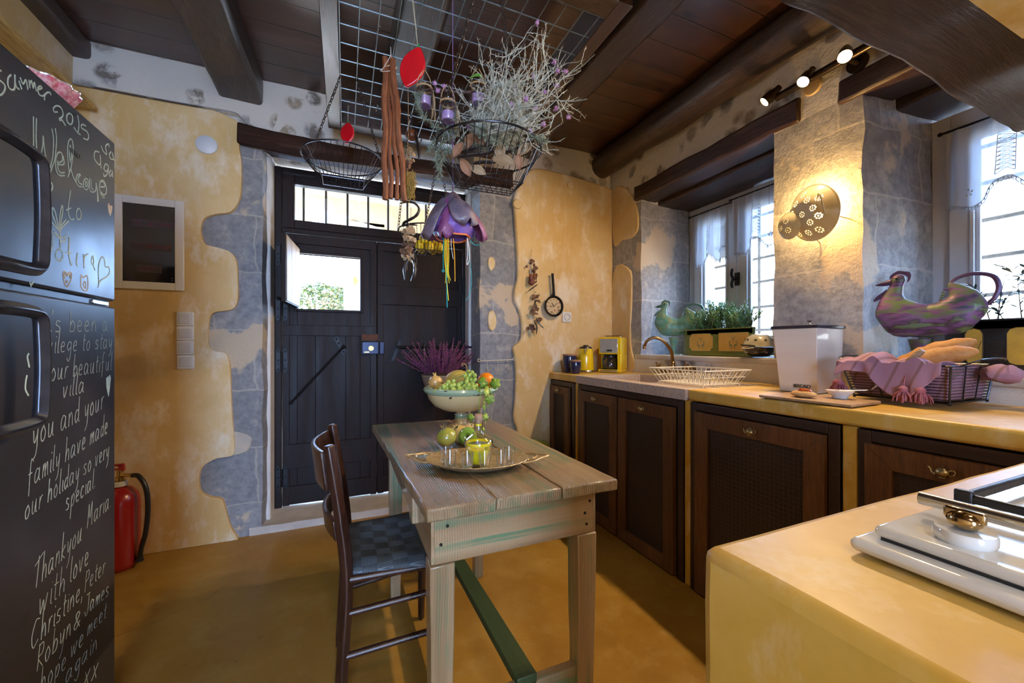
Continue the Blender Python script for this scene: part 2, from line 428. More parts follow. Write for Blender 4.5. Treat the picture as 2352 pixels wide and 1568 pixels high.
S(box_obj('trim_1', M_EXT, (-2.2, 2.0, -5.6, -2.76, 2.56, 2.64)))           # added unseen slab that keeps sun out of the rear opening
# wall with the door: bare stone, a lime-washed rubble band above, ochre plaster coat traced over both
q = MB(); YS = WB+.03
q.hexa([(-1.45, YS, 0), (-.455, YS, 0), (-.43, 3.06, 0), (-.43, 3.3, 0), (-1.45, 3.3, 0)], [(-1.45, YS, 2.72), (-.455, YS, 2.72), (-.43, 3.06, 2.72), (-.43, 3.3, 2.72), (-1.45, 3.3, 2.72)])
q.hexa([(.90, YS, 0), (2.95, YS, 0), (2.95, 3.3, 0), (.865, 3.3, 0), (.865, 3.06, 0)], [(.90, YS, 2.72), (2.95, YS, 2.72), (2.95, 3.3, 2.72), (.865, 3.3, 2.72), (.865, 3.06, 2.72)])
q.box(-.47, .915, YS, 3.3, 2.33, 2.72)
q.cut(.13).rough(.009, 5, (1, 1, .3))
o = S(q.done('wall_back', [M_QB, M_RUB])); by_z(o, 2.27)
def coat(name, px, z0=None, th=.034, m=M_YEL, n=4, parent=None):
    P = catmull([at(x, y, Y=WB) for x, y in px], n)
    if z0 is not None:
        P = P+[V((P[-1].x, WB, z0)), V((P[0].x, WB, z0))]
    q = MB(); q.poly(P, (0, th, 0)); return S(q.done(name, m, parent, bevel=.017, segs=3, angle=50))
coat('wall_back_coat', [(158, 190), (250, 203), (330, 219), (410, 234), (480, 248), (550, 282), (551, 310), (549, 338), (554, 370), (554, 420), (550, 455), (530, 485),
     (495, 491), (470, 500), (461, 518), (462, 540), (472, 560), (500, 568), (528, 578), (543, 600), (546, 650), (545, 692), (530, 711), (490, 718), (478, 740),
     (478, 790), (492, 805), (517, 811), (527, 840), (530, 900), (533, 962), (538, 1020), (533, 1046), (495, 1054), (464, 1074), (456, 1100), (460, 1130), (485, 1143), (509, 1148),
     (520, 1180), (530, 1212), (546, 1238)], 0)
coat('wall_back_coat', [(1409, 434), (1360, 416), (1290, 396), (1235, 385), (1210, 394), (1194, 420), (1180, 455), (1182, 490), (1185, 543), (1188, 600), (1188, 640), (1182, 664),
     (1181, 690), (1192, 713), (1198, 745), (1196, 780), (1179, 798), (1182, 820), (1185, 860), (1183, 920), (1180, 960), (1188, 985)], 0)
M_FILL = pm('pale_filler', (.52, .45, .35), (.40, .37, .33), 7, .8, bump=.4)
# patches of filler left on the bare stone
for k, (cx, cy, rx, rz, m) in enumerate(((-.63, .55, .12, .075, 1), (.99, 1.30, .035, .075, 0), (.985, 1.72, .03, .05, 0))):
    P = [V((cx+rx*math.cos(a)*(1+.25*noise.noise(V((a, k, 3)))), YS-.012, cy+rz*math.sin(a)*(1+.3*noise.noise(V((a, k, 8)))))) for a in [i*PI/8 for i in range(16)]]
    q = MB(); q.poly(catmull(P, 3, True), (0, .03, 0)); S(q.done('wall_back_patch', M_YEL if k > 0 else M_FILL, bevel=.008))
# window wall
q = MB()
q.hexa([(WR, 2.37, 0), (WR, 3.3, 0), (2.9, 3.3, 0), (2.9, 2.30, 0), (2.6, 2.30, 0), (2.6, 2.39, 0)], [(WR, 2.37, 2.72), (WR, 3.3, 2.72), (2.9, 3.3, 2.72), (2.9, 2.30, 2.72), (2.6, 2.30, 2.72), (2.6, 2.39, 2.72)])
q.hexa([(WR, .985, 0), (WR, 1.37, 0), (2.6, 1.50, 0), (2.9, 1.50, 0), (2.9, .93, 0), (2.6, .950, 0)], [(WR, .985, 2.72), (WR, 1.37, 2.72), (2.6, 1.50, 2.72), (2.9, 1.50, 2.72), (2.9, .93, 2.72), (2.6, .950, 2.72)])
q.box(WR, 2.9, 1.30, 2.45, 0, 1.02); q.box(WR, 2.9, .0, 1.0, 0, .975); q.box(WR, 2.9, -2.7, .07, 0, 2.72)
q.box(WR, 2.9, 1.25, 2.45, 2.30, 2.72); q.box(WR, 2.9, .0, 1.06, 2.28, 2.72)
q.cut(.12).rough(.011, 5.5)
for v in q.bm.verts:
    if v.co.z < .99: v.co.x = max(v.co.x, WR)
o = S(q.done('wall_right', [M_QR, M_RUB])); by_z(o, 2.24)
for p in o.data.polygons:      # the low walls under the sills are rendered smooth
    if p.center.z < 1.02 and p.center.x < 2.1: p.material_index = 1
P = [at(x, y, X=WR) for x, y in [(1410, 440), (1440, 432), (1462, 470), (1468, 520), (1455, 545), (1430, 552), (1411, 560)]]
q = MB(); q.poly([p+V((-.012, 0, 0)) for p in catmull(P, 4, True)], (.03, 0, 0)); S(q.done('wall_right_coat', M_YEL, bevel=.008))
P = [at(x, y, X=WR) for x, y in [(1410, 628), (1450, 622), (1452, 700), (1450, 790), (1460, 845), (1411, 848)]]
q = MB(); q.poly([p+V((-.012, 0, 0)) for p in catmull(P, 4, True)], (.03, 0, 0)); S(q.done('wall_right_coat', M_YEL, bevel=.008))
# sills, threshold
S(box_obj('trim_2', M_STONESILL, (2.03, 2.62, 1.33, 2.42, 1.018, 1.05), bevel=.006))
S(box_obj('trim_3', M_STONESILL, (2.03, 2.62, .03, .99, .975, 1.008), bevel=.006))
q = MB(); q.box(-.52, .93, 2.735, 3.25, -.02, .045); q.cut(.12).rough(.006, 6); S(q.done('trim_4', M_STONESILL))
S(box_obj('trim_5', M_WHITEP, (-.462, -.428, 2.84, 3.0, .03, 2.29), bevel=.01))
S(box_obj('trim_6', M_WHITEP, (.862, .885, 2.90, 3.0, .03, 2.28), bevel=.008))
# beams
def beam(name, m, label, b, amp=.010, seed=0, cut=.10, bevel=.02, sc_=(3.5)):
    q = MB(); q.box(*b); q.cut(cut); q.rough(amp, sc_, (1, .2, 1), seed)
    o = q.done(name, m, bevel=bevel, segs=2); tag(o, label, 'beam', kind='structure'); return o
YB = WB+.06
beam('ceiling_beam', M_BEAM, 'dark timber ceiling beam above the fuse box wall, between shelf and hanging rack', (-.67, -.455, -2.6, YB, 2.54, CZ+.01), seed=1)
beam('ceiling_beam', M_BEAM, 'dark timber ceiling beam passing above the hanging wire rack', (.21, .405, -2.6, YB, 2.53, CZ+.01), seed=2)
beam('ceiling_beam', M_BEAM, 'dark timber ceiling beam along the outer edge of the hanging rack', (1.13, 1.30, -2.6, YB, 2.54, CZ+.01), seed=3)
q = MB(); n = 40
q.tube([(1.955, -2.6+(5.42)*i/n, 2.60+.006*math.sin(i*.9)) for i in range(n+1)], [.098+.005*math.sin(i*1.7) for i in range(n+1)], 16); q.rough(.006, 4, (1, .2, 1))
tag(q.done('ceiling_beam', M_BEAM), 'rounded dark log beam lying along the top of the window wall', 'beam', kind='structure')
beam('ceiling_beam', M_BEAM, 'dark edge timber where the ceiling meets the wall over the fridge', (WL-.02, -1.215, -2.6, WB+.05, 2.595, CZ+.01), .004, seed=5)
# lintels
q = MB()
top = [at(x, y, Y=WB) for x, y in [(546, 284), (600, 297), (700, 318), (800, 340), (900, 358), (1000, 372), (1100, 384), (1176, 392)]]
bot = [at(x, y, Y=WB) for x, y in [(1177, 431), (1100, 421), (1000, 406), (900, 393), (800, 380), (700, 366), (618, 350), (545, 331)]]
q.poly(catmull(top, 3)+catmull(bot, 3), (0, .62, 0)); q.cut(.12); q.rough(.006, 6, (.4, 1, 1))
for v in q.bm.verts:
    v.co.y -= .025
    if v.co.y > 2.75 and v.co.z < 2.34: v.co.z = max(v.co.z, 2.285+.05*min(1, (v.co.y-2.75)/.2))
tag(q.done('door_lintel', M_LINX, bevel=.01), 'dark timber lintel spanning the stone doorway above the door', 'beam', kind='structure')
def lintel(label, x0, x1, ya, yb, za, zb, seed):
    q = MB(); q.box(x0, x1, ya, yb, za, zb); q.cut(.09); q.rough(.012, 5, (1, .6, 1), seed)
    tag(q.done('window_lintel', M_LINY, bevel=.012), label, 'beam', kind='structure')
lintel('front timber lintel of the sink window, below the spotlight bar', 2.025, 2.205, 1.235, 2.42, 2.215, 2.325, 1)
lintel('rear timber lintel of the sink window, directly above its frame', 2.225, 2.60, 1.30, 2.43, 2.195, 2.33, 2)
lintel('front timber lintel over the window behind the bread basket', 2.03, 2.26, -.05, 1.075, 2.20, 2.30, 3)
lintel('rear timber lintel touching the frame of the window behind the bread basket', 2.27, 2.60, -.05, 1.01, 2.175, 2.30, 4)
# mantel over the hob and the plastered hood wall it carries
YM = .30
low = [at(x, y, Y=YM) for x, y in [(1788, -14), (1796, 10), (1853, 33), (1930, 73), (2006, 115), (2063, 143), (2129, 184), (2171, 218), (2232, 245), (2274, 272), (2327, 306), (2352, 308)]]
L0 = low[-1]; low += [V((1.4, YM, L0.z)), V((WR+.02, YM, L0.z-.01))]
q = MB(); q.poly(catmull(low, 3)+[V((WR+.02, YM, 1.72)), V((low[0].x-.01, YM, 1.72))], (0, -.095, 0)); q.cut(.05); q.rough(.004, 9, (.5, 1, 1))
tag(q.done('hood_mantel', M_MANT, bevel=.006), 'heavy curved dark timber mantel beam over the stove counter', 'beam', kind='structure')
S(box_obj('wall_hood', M_YELD, (.47, WR, .15, .212, 1.50, CZ)))

# ---------------------------------------------------------------- windows
def window(name, yf, yn, yc, zb, zt):
    """yf far end, yn near end, yc meeting stiles; two sashes that open inwards"""
    r = thing(name, None, None, (WX, yf, zb), kind='structure')
    q = MB(); f = .062
    q.box(WX, WX+.07, yf-f, yf, zb, zt); q.box(WX, WX+.07, yn, yn+f, zb, zt); q.box(WX, WX+.07, yn+f, yf-f, zt-f, zt); q.box(WX, WX+.07, yn+f, yf-f, zb, zb+.05)
    q.done('window_frame', M_WIN, r, bevel=.004, smooth=False)
    for i, (a, b) in enumerate(((yf-f-.004, yc+.003), (yc-.003, yn+f+.004))):
        q = MB(); s = .078; x0 = WX-.022; x1 = WX+.03; z0 = zb+.053; z1 = zt-f-.004
        q.box(x0, x1, a-s, a, z0, z1); q.box(x0, x1, b, b+s, z0, z1); q.box(x0, x1, b+s, a-s, z1-s, z1); q.box(x0, x1, b+s, a-s, z0, z0+s)
        q.box(x0+.012, x0+.03, a-s-.014, a-s, z0+s, z1-s); q.box(x0+.012, x0+.03, b+s, b+s+.014, z0+s, z1-s)
        q.box(x0-.01, x0, a-s-.002, a-s+.012, z0+s, z1-s); q.box(x0-.01, x0, b+s-.012, b+s+.002, z0+s, z1-s)
        sash = q.done('sash', M_WIN, r, bevel=.003, smooth=False)
        box_obj('pane', M_PANE, (x0+.03, x0+.034, b+s, a-s, z0+s, z1-s), sash)
        q = MB(); yh = a+.004 if i == 0 else b-.004
        for z in (z0+.13, z1-.16): q.tube([(x0-.012, a-.004 if i == 0 else b+.004, z), (x0-.012, a-.004 if i == 0 else b+.004, z+.075)], .007, 8)
        q.done('hinge', M_STEEL, sash)
    zc = zb+.53; y = yc-.008
    q = MB(); q.box(WX-.034, WX-.02, y-.016, y+.016, zc-.045, zc+.045)
    q.tube(catmull([(WX-.04, y, zc), (WX-.07, y, zc)], 2), .009, 8); q.tube(catmull([(WX-.072, y+.002, zc+.07), (WX-.078, y+.004, zc+.03), (WX-.07, y, zc), (WX-.078, y+.003, zc-.035), (WX-.075, y, zc-.065)], 5), [.006]*1+[.009]*18+[.007]*2, 8)
    q.done('window_handle', M_IRON, r)
    return r
window('window_1', 2.385, 1.51, 1.95, 1.052, 2.192)
window('window_2', .956, .06, .51, 1.010, 2.165)
def grille(label, ys, zs, y0, y1, z0, z1):
    q = MB(); X = 2.74
    for z in zs: q.tube([(X, y0, z), (X, y1, z)], .010, 8)
    for y in ys: q.tube([(X+.008, y, z0), (X+.008, y, z1)], .010, 8)
    tag(q.done('window_grille', pm('rusty_bar', (.10, .075, .05), (.17, .13, .09), 30, .7)), label, 'window bars', kind='structure')
grille('iron bars outside the window over the sink', (1.60, 1.94), (1.23, 1.395, 1.575, 1.745, 1.90, 2.05), 1.47, 2.30, 1.0, 2.25)
grille('iron bars outside the window behind the bread basket', (.22, .56), (1.18, 1.35, 1.526, 1.698, 1.87, 2.04), -.03, .94, .97, 2.25)
def curtain(label, ya, yb, zt, zl, zm, seed):
    """short cotton curtain, deeper at both ends than in the middle"""
    r = thing('lace_curtain', label, 'curtain', (WX-.05, (ya+yb)/2, zt), 'lace half curtains at the windows')
    X = WX-.055; h = lambda u: zl+(zm-zl)*math.exp(-((u-.52)/.17)**2)+.03*math.cos(u*6.3)
    def f(u, v):
        z = zt-.012+(h(u)-zt)*v; wv = .016*math.sin(u*19+seed)*(.35+.65*v)+.008*math.sin(u*41+seed*2)
        return V((X-.006+wv*1.0-.02*v*(1-abs(2*u-1)), ya+(yb-ya)*(u+.03*math.sin(3*u+seed)*v*(1-u)), z))
    q = MB(); q.sheet(f, 60, 24); q.done('cloth', M_LACE, r)
    q = MB(); n = 34
    pts = []
    for i in range(n*4+1):
        u = i/(n*4); p = f(u, 1.0); k = i % 4; pts.append(p+V((-.002, [0, .004, 0, -.004][k], [-.0, -.009, -.017, -.009][k])))
    q.tube(pts, .0022, 5); q.tube([f(i/60, 1.0) for i in range(61)], .002, 5); q.done('lace_trim', M_LACE, r)
    q = MB()
    for k in range(9):
        v0 = .30+.60*k/9; v1 = v0+.60/9
        for (a, b) in (((.45, v0), (.58, v1)), ((.58, v0), (.45, v1)), ((.45, v0), (.58, v0))): q.tube([f(*a)+V((-.003, 0, 0)), f((a[0]+b[0])/2, (a[1]+b[1])/2)+V((-.003, 0, 0)), f(*b)+V((-.003, 0, 0))], .0011, 4)
    for u in (.45, .58): q.tube([f(u, .30+.60*j/12)+V((-.003, 0, 0)) for j in range(13)], .0013, 4)
    for c in (.2, .82):
        for k in range(5):
            a = k*2*PI/5+.3; p = f(c, .82)+V((-.004, .011*math.cos(a), .013*math.sin(a))); q.ball(p, (.002, .004, .005), 6)
    q.done('lace_insert', pm('crochet_thread', (.72, .73, .76), None, rough=.9), r)
    q = MB(); q.tube([(X+.004, ya+.02, zt), (X+.004, yb-.02, zt)], .005, 8); q.ball((X+.004, ya+.024, zt), .009, 10); q.ball((X+.004, yb-.024, zt), .009, 10)
    q.done('curtain_rod', M_IRON, r)
curtain('white lace half curtain on the far sash of the sink window', 2.31, 1.985, 2.125, 1.73, 1.84, .3)
curtain('white lace half curtain on the near sash of the sink window, beside the pier', 1.955, 1.60, 2.14, 1.745, 1.87, 1.9)
curtain('white lace half curtain on the window behind the bread basket', .885, .53, 2.075, 1.715, 1.85, 3.1)

# ---------------------------------------------------------------- door
def P3(px, py, Y=3.0): return at(px, py, Y=Y)
D = thing('door_1', None, None, (.2, 3.0, .05), kind='structure')
YD = 3.0
q = MB()
q.box(-.43, -.388, YD, YD+.09, .045, 2.30); q.box(.845, .89, YD, YD+.09, .045, 2.30); q.box(-.388, .845, YD, YD+.09, 2.262, 2.30); q.box(-.388, .845, YD, YD+.09, 1.868, 1.90)
q.done('door_frame', M_DOOR, D, bevel=.004, smooth=False)
q = MB(); q.box(-.386, -.315, YD+.005, YD+.06, 1.902, 2.26); q.box(.775, .843, YD+.005, YD+.06, 1.902, 2.26); q.box(-.315, .775, YD+.005, YD+.06, 2.198, 2.26); q.box(-.315, .775, YD+.005, YD+.06, 1.902, 1.960)
tr = q.done('transom_frame', M_DOOR, D, bevel=.004, smooth=False)
box_obj('pane', M_PANE, (-.315, .775, YD+.03, YD+.034, 1.96, 2.198), tr)
q = MB(); q.box(.40, .425, YD-.012, YD+.006, 2.20, 2.25); q.tube([(.412, YD-.012, 2.215), (.412, YD-.03, 2.215)], .006, 8); q.done('catch', M_BRASS, tr)
q = MB()
for i in range(8):
    x = -.27+i*.142; q.tube([(x, 3.13, 1.9), (x, 3.13, 2.25)], .008, 8)
q.done('transom_bar', pm('transom_iron', (.06, .045, .03), None, rough=.7), D)
# left leaf with its hatch opening
q = MB(); zb, zt = .055, 1.862; hx0, hx1, hz0, hz1 = -.298, .096, 1.365, 1.737
q.box(-.384, hx0, YD+.01, YD+.05, zb, zt); q.box(hx1, .2085, YD+.01, YD+.05, zb, zt); q.box(hx0, hx1, YD+.01, YD+.05, zb, hz0); q.box(hx0, hx1, YD+.01, YD+.05, hz1, zt)
for a, b in ((1.185, 1.255), (.30, .46), (.06, .18), (1.80, 1.862)): q.box(-.384, .205, YD-.004, YD+.012, a, b)
for x in (-.384, .165): q.box(x, x+.04, YD-.002, YD+.012, zb, zt)
for x in (-.19, .0): q.box(x, x+.004, YD+.004, YD+.012, .46, 1.185)
leaf = q.done('leaf', M_DOOR, D, bevel=.003, smooth=False)
q = MB()
for b in ((hx0-.018, hx0, YD-.006, YD+.052, hz0-.018, hz1+.018), (hx1, hx1+.018, YD-.006, YD+.052, hz0-.018, hz1+.018), (hx0, hx1, YD-.006, YD+.052, hz1, hz1+.018), (hx0, hx1, YD-.006, YD+.052, hz0-.018, hz0)): q.box(*b)
q.done('hatch_trim', M_DOOR, leaf, bevel=.003, smooth=False)
T = Matrix.Translation((hx0-.008, YD-.008, 0)) @ Matrix.Rotation(math.radians(-95), 4, 'Z')
q = MB(); q.box(0, .385, -.002, .022, hz0+.004, hz1+.03, T); hs = q.done('hatch_shutter', M_DOOR, D, bevel=.003, smooth=False)
q = MB()
for k in range(3): q.box(.012+k*.121, .012+k*.121+.118, .022, .027, hz0+.012, hz1+.022, T)
q.done('outer_boards', M_DOORB, hs, bevel=.002, smooth=False)
q = MB(); q.tube([T @ V(p) for p in ((.34, -.012, hz0+.03), (.34, -.03, hz0+.03), (.10, -.03, hz0+.02))], .007, 8); q.done('hatch_bolt', M_IRON, hs)
# right leaf
q = MB(); q.box(.2100, .842, YD+.01, YD+.05, zb, zt)
for a, b in ((1.415, 1.555), (.30, .46), (.06, .18), (1.80, 1.862)): q.box(.212, .842, YD-.004, YD+.012, a, b)
for x in (.212, .800): q.box(x, x+.042, YD-.002, YD+.012, zb, zt)
leaf2 = q.done('leaf', M_DOOR, D, bevel=.003, smooth=False)
def strap(z, x, parent, h=.17):
    """pointed strap hinge with bolt heads"""
    q = MB()
    for s in (-1, 1):
        xa = x+s*.021
        q.poly([(xa-.013, YD-.012, z-h*.36), (xa, YD-.012, z-h*.5), (xa+.013, YD-.012, z-h*.36), (xa+.013, YD-.012, z+h*.36), (xa, YD-.012, z+h*.5), (xa-.013, YD-.012, z+h*.36)], (0, .007, 0))
        for k in (-.34, 0, .34): q.ball((xa, YD-.013, z+h*k), (.006, .004, .006), 8)
    q.tube([(x, YD-.018, z-.06), (x, YD-.018, z+.06)], .008, 8)
    q.done('strap_hinge', M_IRON, parent)
for z in (1.72, 1.36, 1.02, .25): strap(z, -.386, leaf)
for z in (1.58, .9, .25): strap(z, .843, leaf2)
q = MB()
a, b = P3(668, 925, 2.98), P3(785, 800, 2.98)
q.tube([a, b], .0075, 8); q.ball(a, .012, 10); q.tube([b, b+V((.02, 0, .02))], .012, 8); q.done('diagonal_bar', M_IRON, leaf)
q = MB(); u = V((.03, 0, -.055)); c = b+V((-.01, .008, .02)); q.hexa([c-u+V((-.012, 0, -.008)), c-u+V((.012, 0, .008)), c+u+V((.012, 0, .008)), c+u+V((-.012, 0, -.008))], [p+V((0, .012, 0)) for p in (c-u+V((-.012, 0, -.008)), c-u+V((.012, 0, .008)), c+u+V((.012, 0, .008)), c+u+V((-.012, 0, -.008)))])
for k in (-.8, -.3, .4, .8): q.ball(c+u*k+V((0, -.003, 0)), .006, 8)
q.done('bar_plate', M_IRON, leaf)
M_LOCK = pm('blue_black_lock', (.012, .016, .040), None, rough=.3, metal=.5)
a, b = P3(831, 786, 2.985), P3(868, 813, 2.985)
q = MB(); q.box(a.x, a.x+.112, YD-.03, YD, b.z, a.z+.005); q.box(a.x+.118, a.x+.15, YD-.03, YD, b.z, a.z+.005); lk = q.done('lock_case', M_LOCK, leaf, bevel=.004)
q = MB(); q.tube([(a.x+.06, YD-.03, (a.z+b.z)/2), (a.x+.06, YD-.05, (a.z+b.z)/2)], .019, 14); q.box(a.x+.015, a.x+.05, YD-.033, YD-.03, b.z+.01, b.z+.02); q.done('lock_knob', M_BRASS, lk, bevel=.003)
q = MB(); q.box(a.x, a.x+.11, YD-.01, YD-.002, a.z+.012, a.z+.058); q.done('rust_plate', pm('rust', (.06, .022, .012), (.12, .04, .02), 60, .8), leaf)
q = MB(); z = P3(1000, 797, 2.95).z
q.tube([(.36, 2.95, z-.002), (.95, 2.90, z)], .010, 8); q.tube([(.95, 2.90, z), (.955, 2.90, z-.05)], .014, 8); q.tube([(.36, 2.95, z), (.35, 3.0, z)], .014, 8)
q.hexa([(.30, 2.975, z-.10), (.325, 2.975, z-.10), (.385, 2.975, z+.055), (.36, 2.975, z+.055)], [(.30, 2.99, z-.10), (.325, 2.99, z-.10), (.385, 2.99, z+.055), (.36, 2.99, z+.055)])
q.done('latch_bar', M_IRON, leaf2)
q = MB(); q.box(.05, .075, YD-.008, YD, 1.545, 1.60); q.box(.05, .085, YD-.012, YD-.004, 1.565, 1.58); q.done('hatch_catch', M_BRASS, leaf)

# ---------------------------------------------------------------- outside
def outside(name, m, b): return S(box_obj(name, m, b))
outside('ground', M_EXTG, (-14, 16, -8, 16, -.35, -.12))
outside('wall_courtyard', M_EXT, (-8, 12, 8.6, 9.0, -.2, 1.5)); outside('wall_lane', M_EXT, (7.0, 7.3, -8, 9, -.2, 2.3))
lowp = [at(x, y, Y=4.7) for x, y in [(640, 520), (678, 483), (725, 478), (782, 492), (831, 510), (883, 527), (930, 548), (990, 580)]]
upp = [at(1100, 540, Y=4.7), V((3.2, 4.7, 2.3)), V((3.2, 4.7, 2.72)), V((-2.4, 4.7, 2.72)), V((-2.4, 4.7, 2.3)), at(600, 545, Y=4.7)]
q = MB(); q.poly(catmull(lowp, 4)+upp, (0, .5, 0)); S(q.done('trim_7', M_EXTS, smooth=False))
S(box_obj('trim_9', M_EXTS, (-3.2, 4.2, 3.3, 5.25, 2.72, 2.85)))          # roof of the arched porch
q = MB(); a, b = at(789, 760, Y=4.7), at(840, 480, Y=4.7); q.box(a.x, b.x+.2, 4.7, 5.1, -.12, b.z-.15); S(q.done('trim_8', M_EXT, smooth=False))
a, b = at(730, 720, Y=7.4), at(787, 610, Y=7.4); S(box_obj('wall_garden', pm('old_render', (.10, .065, .04), (.13, .09, .06), 5, .9), (a.x, b.x+.6, 7.4, 7.7, -.1, b.z)))
for k in range(4):
    x = 735+k*12; p0, p1 = at(x-12, 760, Y=7.2), at(x+14, 632, Y=7.2); p0.z = -.12
    q = MB(); q.hexa([p0, p0+V((.06, 0, 0)), p0+V((.06, .05, 0)), p0+V((0, .05, 0))], [p1, p1+V((.06, 0, 0)), p1+V((.06, .05, 0)), p1+V((0, .05, 0))])
    tag(q.done('garden_pole', pm('terracotta_pole', (.16, .05, .02), None, rough=.7)), 'terracotta pole leaning behind the bush seen through the door hatch', 'pole', 'poles behind the bush')
r = thing('bush', 'sunlit green bush seen through the open door hatch', 'bush', (at(735, 690, Y=6.2).x, 6.2, -.1))
q = MB(); c = at(738, 690, Y=6.2)
for k in range(1500):
    a = rnd.uniform(0, 2*PI); e = math.acos(rnd.uniform(-.6, 1)); rr = rnd.uniform(.55, 1)**.5*(1+.25*noise.noise(V((a*2, e*3, 1))))
    p = c+V((.42*rr*math.sin(e)*math.cos(a), .4*rr*math.sin(e)*math.sin(a), .30*rr*math.cos(e)-.05)); s = rnd.uniform(.018, .034)
    M = Matrix.Translation(p) @ rotm(rnd.uniform(0, 6), rnd.uniform(0, 6), rnd.uniform(0, 6))
    q.bm.faces.new([q.bm.verts.new(M @ V(z)) for z in ((0, -s, 0), (s*.5, 0, s*.15), (0, s, 0), (-s*.5, 0, s*.15))])
q.done('foliage', M_BUSH, r, smooth=False)
q = MB()
for k in range(7): q.tube(catmull([(c.x, 6.2, -.12), (c.x+rnd.uniform(-.15, .15), 6.2+rnd.uniform(-.1, .1), .5), (c.x+rnd.uniform(-.3, .3), 6.2+rnd.uniform(-.2, .2), c.z)], 4), .018, 6)
q.done('stem', pm('bush_stem', (.12, .08, .04), None, rough=.8), r)
# ---------------------------------------------------------------- worktop, cabinets, sink
ZT = .915; XC = 1.452
W = thing('kitchen_worktop', 'ochre plastered masonry worktop running under the windows', 'worktop', (1.75, 1.4, 0))
q = MB(); q.box(XC, WR-.002, 2.314, WB-.002, .863, ZT); q.box(XC, WR-.002, -.75, 1.368, .863, ZT); q.box(1.992, WR-.002, 1.368, 2.314, .863, ZT+.002)
q.cut(.09).rough(.0035, 7, (1, .3, .25), seed=4)
for v in q.bm.verts: v.co.x = min(v.co.x, WR-.0015)
q.done('worktop_slab', M_YELT, W, bevel=.010, segs=3)
for a, b in ((2.318, 2.365), (1.363, 1.404), (.717, .764), (.292, .318)):
    q = MB(); q.box(1.468, 2.0, a+.003, b-.003, 0, .8610); q.cut(.12).rough(.0015, 7, (1, 1, 0), seed=6); q.done('masonry_pier', M_YELD, W, bevel=.004)
M_CABF = wood('cabinet_dark_surround', (.022, .009, .005), (.036, .015, .008), (.052, .024, .014), 'Y', 1, .42, .2, False)
M_CABD = wood('cabinet_door_pine', (.085, .032, .010), (.145, .056, .016), (.20, .085, .028), 'Z', .8, .42, .2, True)
def mesh_panel():
    t = NT('wire_mesh_panel'); e = t.voro(58, t.map((1, 1, 1)), 'DISTANCE_TO_EDGE', rand=.15)
    wire = t.ramp(e, [(.03, 1), (.07, 0)]); t.bump(wire, .5, .003)
    return t.set(color=t.mix(wire, t.ramp(t.noise(6, 3), [(.3, (.018, .008, .005)), (.7, (.032, .015, .009))]), (.05, .028, .018)), rough=.5)
M_MESH = mesh_panel()
M_KNOB = pm('aged_brass', (.55, .46, .27), (.34, .26, .13), 60, .33, 1)
def teapot(c, s, parent, tilt=0):
    """little teapot shaped knob, flat side to the door"""
    q = MB(); M = Matrix.Translation(c) @ Matrix.Rotation(tilt, 4, 'Z') @ Matrix.Scale(s, 4)
    q.lathe([(0, -.30), (.17, -.30), (.18, -.27), (.15, -.24), (.26, -.18), (.33, -.05), (.33, .05), (.27, .16), (.17, .22), (.16, .25), (.19, .26), (.13, .31), (.04, .34), (.03, .38), (.05, .41), (0, .43)], (0, 0, 0), 18, Matrix.Diagonal((.75, 1, 1, 1)))
    q.tube(catmull([(0, .28, -.14), (0, .45, -.06), (0, .50, .10), (0, .60, .22)], 5), [.09]*4+[.065]*6+[.05]*6, 8)
    q.tube(catmull([(0, -.26, .14), (0, -.42, .22), (0, -.52, .10), (0, -.44, -.06), (0, -.28, -.12)], 5), .042, 8)
    q.tube([(.1, 0, 0), (.42, 0, 0)], .12, 10)
    for v in q.bm.verts: v.co = M @ v.co
    q.done('teapot_knob', M_KNOB, parent)
def cabinet(label, ya, yb, doors, ztop=.852):
    r = thing('base_cabinet', label, 'cabinet', (1.5, (ya+yb)/2, 0), 'base cabinets under the worktop')
    q = MB(); f = .034
    q.box(1.485, 2.0, yb+.001, ya-.001, .012, ztop); q.done('carcass', M_CABF, r, smooth=False)
    q = MB()
    for (y0, y1, z0, z1) in ((yb, yb+f, .0, .857), (ya-f, ya, .0, .857), (yb+f, ya-f, .822, .857)):
        q.box(1.462, 1.486, y0, y1, z0, z1); q.box(1.466, 1.484, y0+.004 if y1-y0 > .05 else y0, y1, z0, z1)
    q.done('surround', M_CABF, r, bevel=.003, smooth=False)
    for da, db, ky in doors:
        z0, z1, w = .012, .818, min(.066, (da-db)*.2)
        d = MB(); X0, X1 = 1.450, 1.474
        def rail(p): d.poly([(X0, *p[0]), (X0, *p[1]), (X0, *p[2]), (X0, *p[3])], (X1-X0, 0, 0))
        rail(((da, z0), (da, z1), (da-w, z1-w), (da-w, z0+w))); rail(((db, z1), (db, z0), (db+w, z0+w), (db+w, z1-w)))
        rail(((da, z1), (db, z1), (db+w, z1-w), (da-w, z1-w))); rail(((db, z0), (da, z0), (da-w, z0+w), (db+w, z0+w)))
        door = d.done('cabinet_door', M_CABD, r, bevel=.0015, smooth=False)
        box_obj('mesh_panel', M_MESH, (1.462, 1.470, db+w-.002, da-w+.002, z0+w-.002, z1-w+.002), door)
        teapot(V((X0-.013, ky, z1-w*.5-.004)), .046, door)
cabinet('narrow one-door cabinet in the far corner, below the coffee machine', 2.712, 2.366, [(2.70, 2.432, 2.565)])
cabinet('two-door cabinet under the speckled stone sink', 2.317, 1.405, [(2.302, 1.890, 2.098), (1.872, 1.455, 1.668)], .70)
cabinet('wide single-door cabinet below the bread bin', 1.362, .765, [(1.329, .803, 1.054)])
cabinet('cabinet behind the hob counter with a brass teapot knob showing', .716, .319, [(.694, .352, .518)])
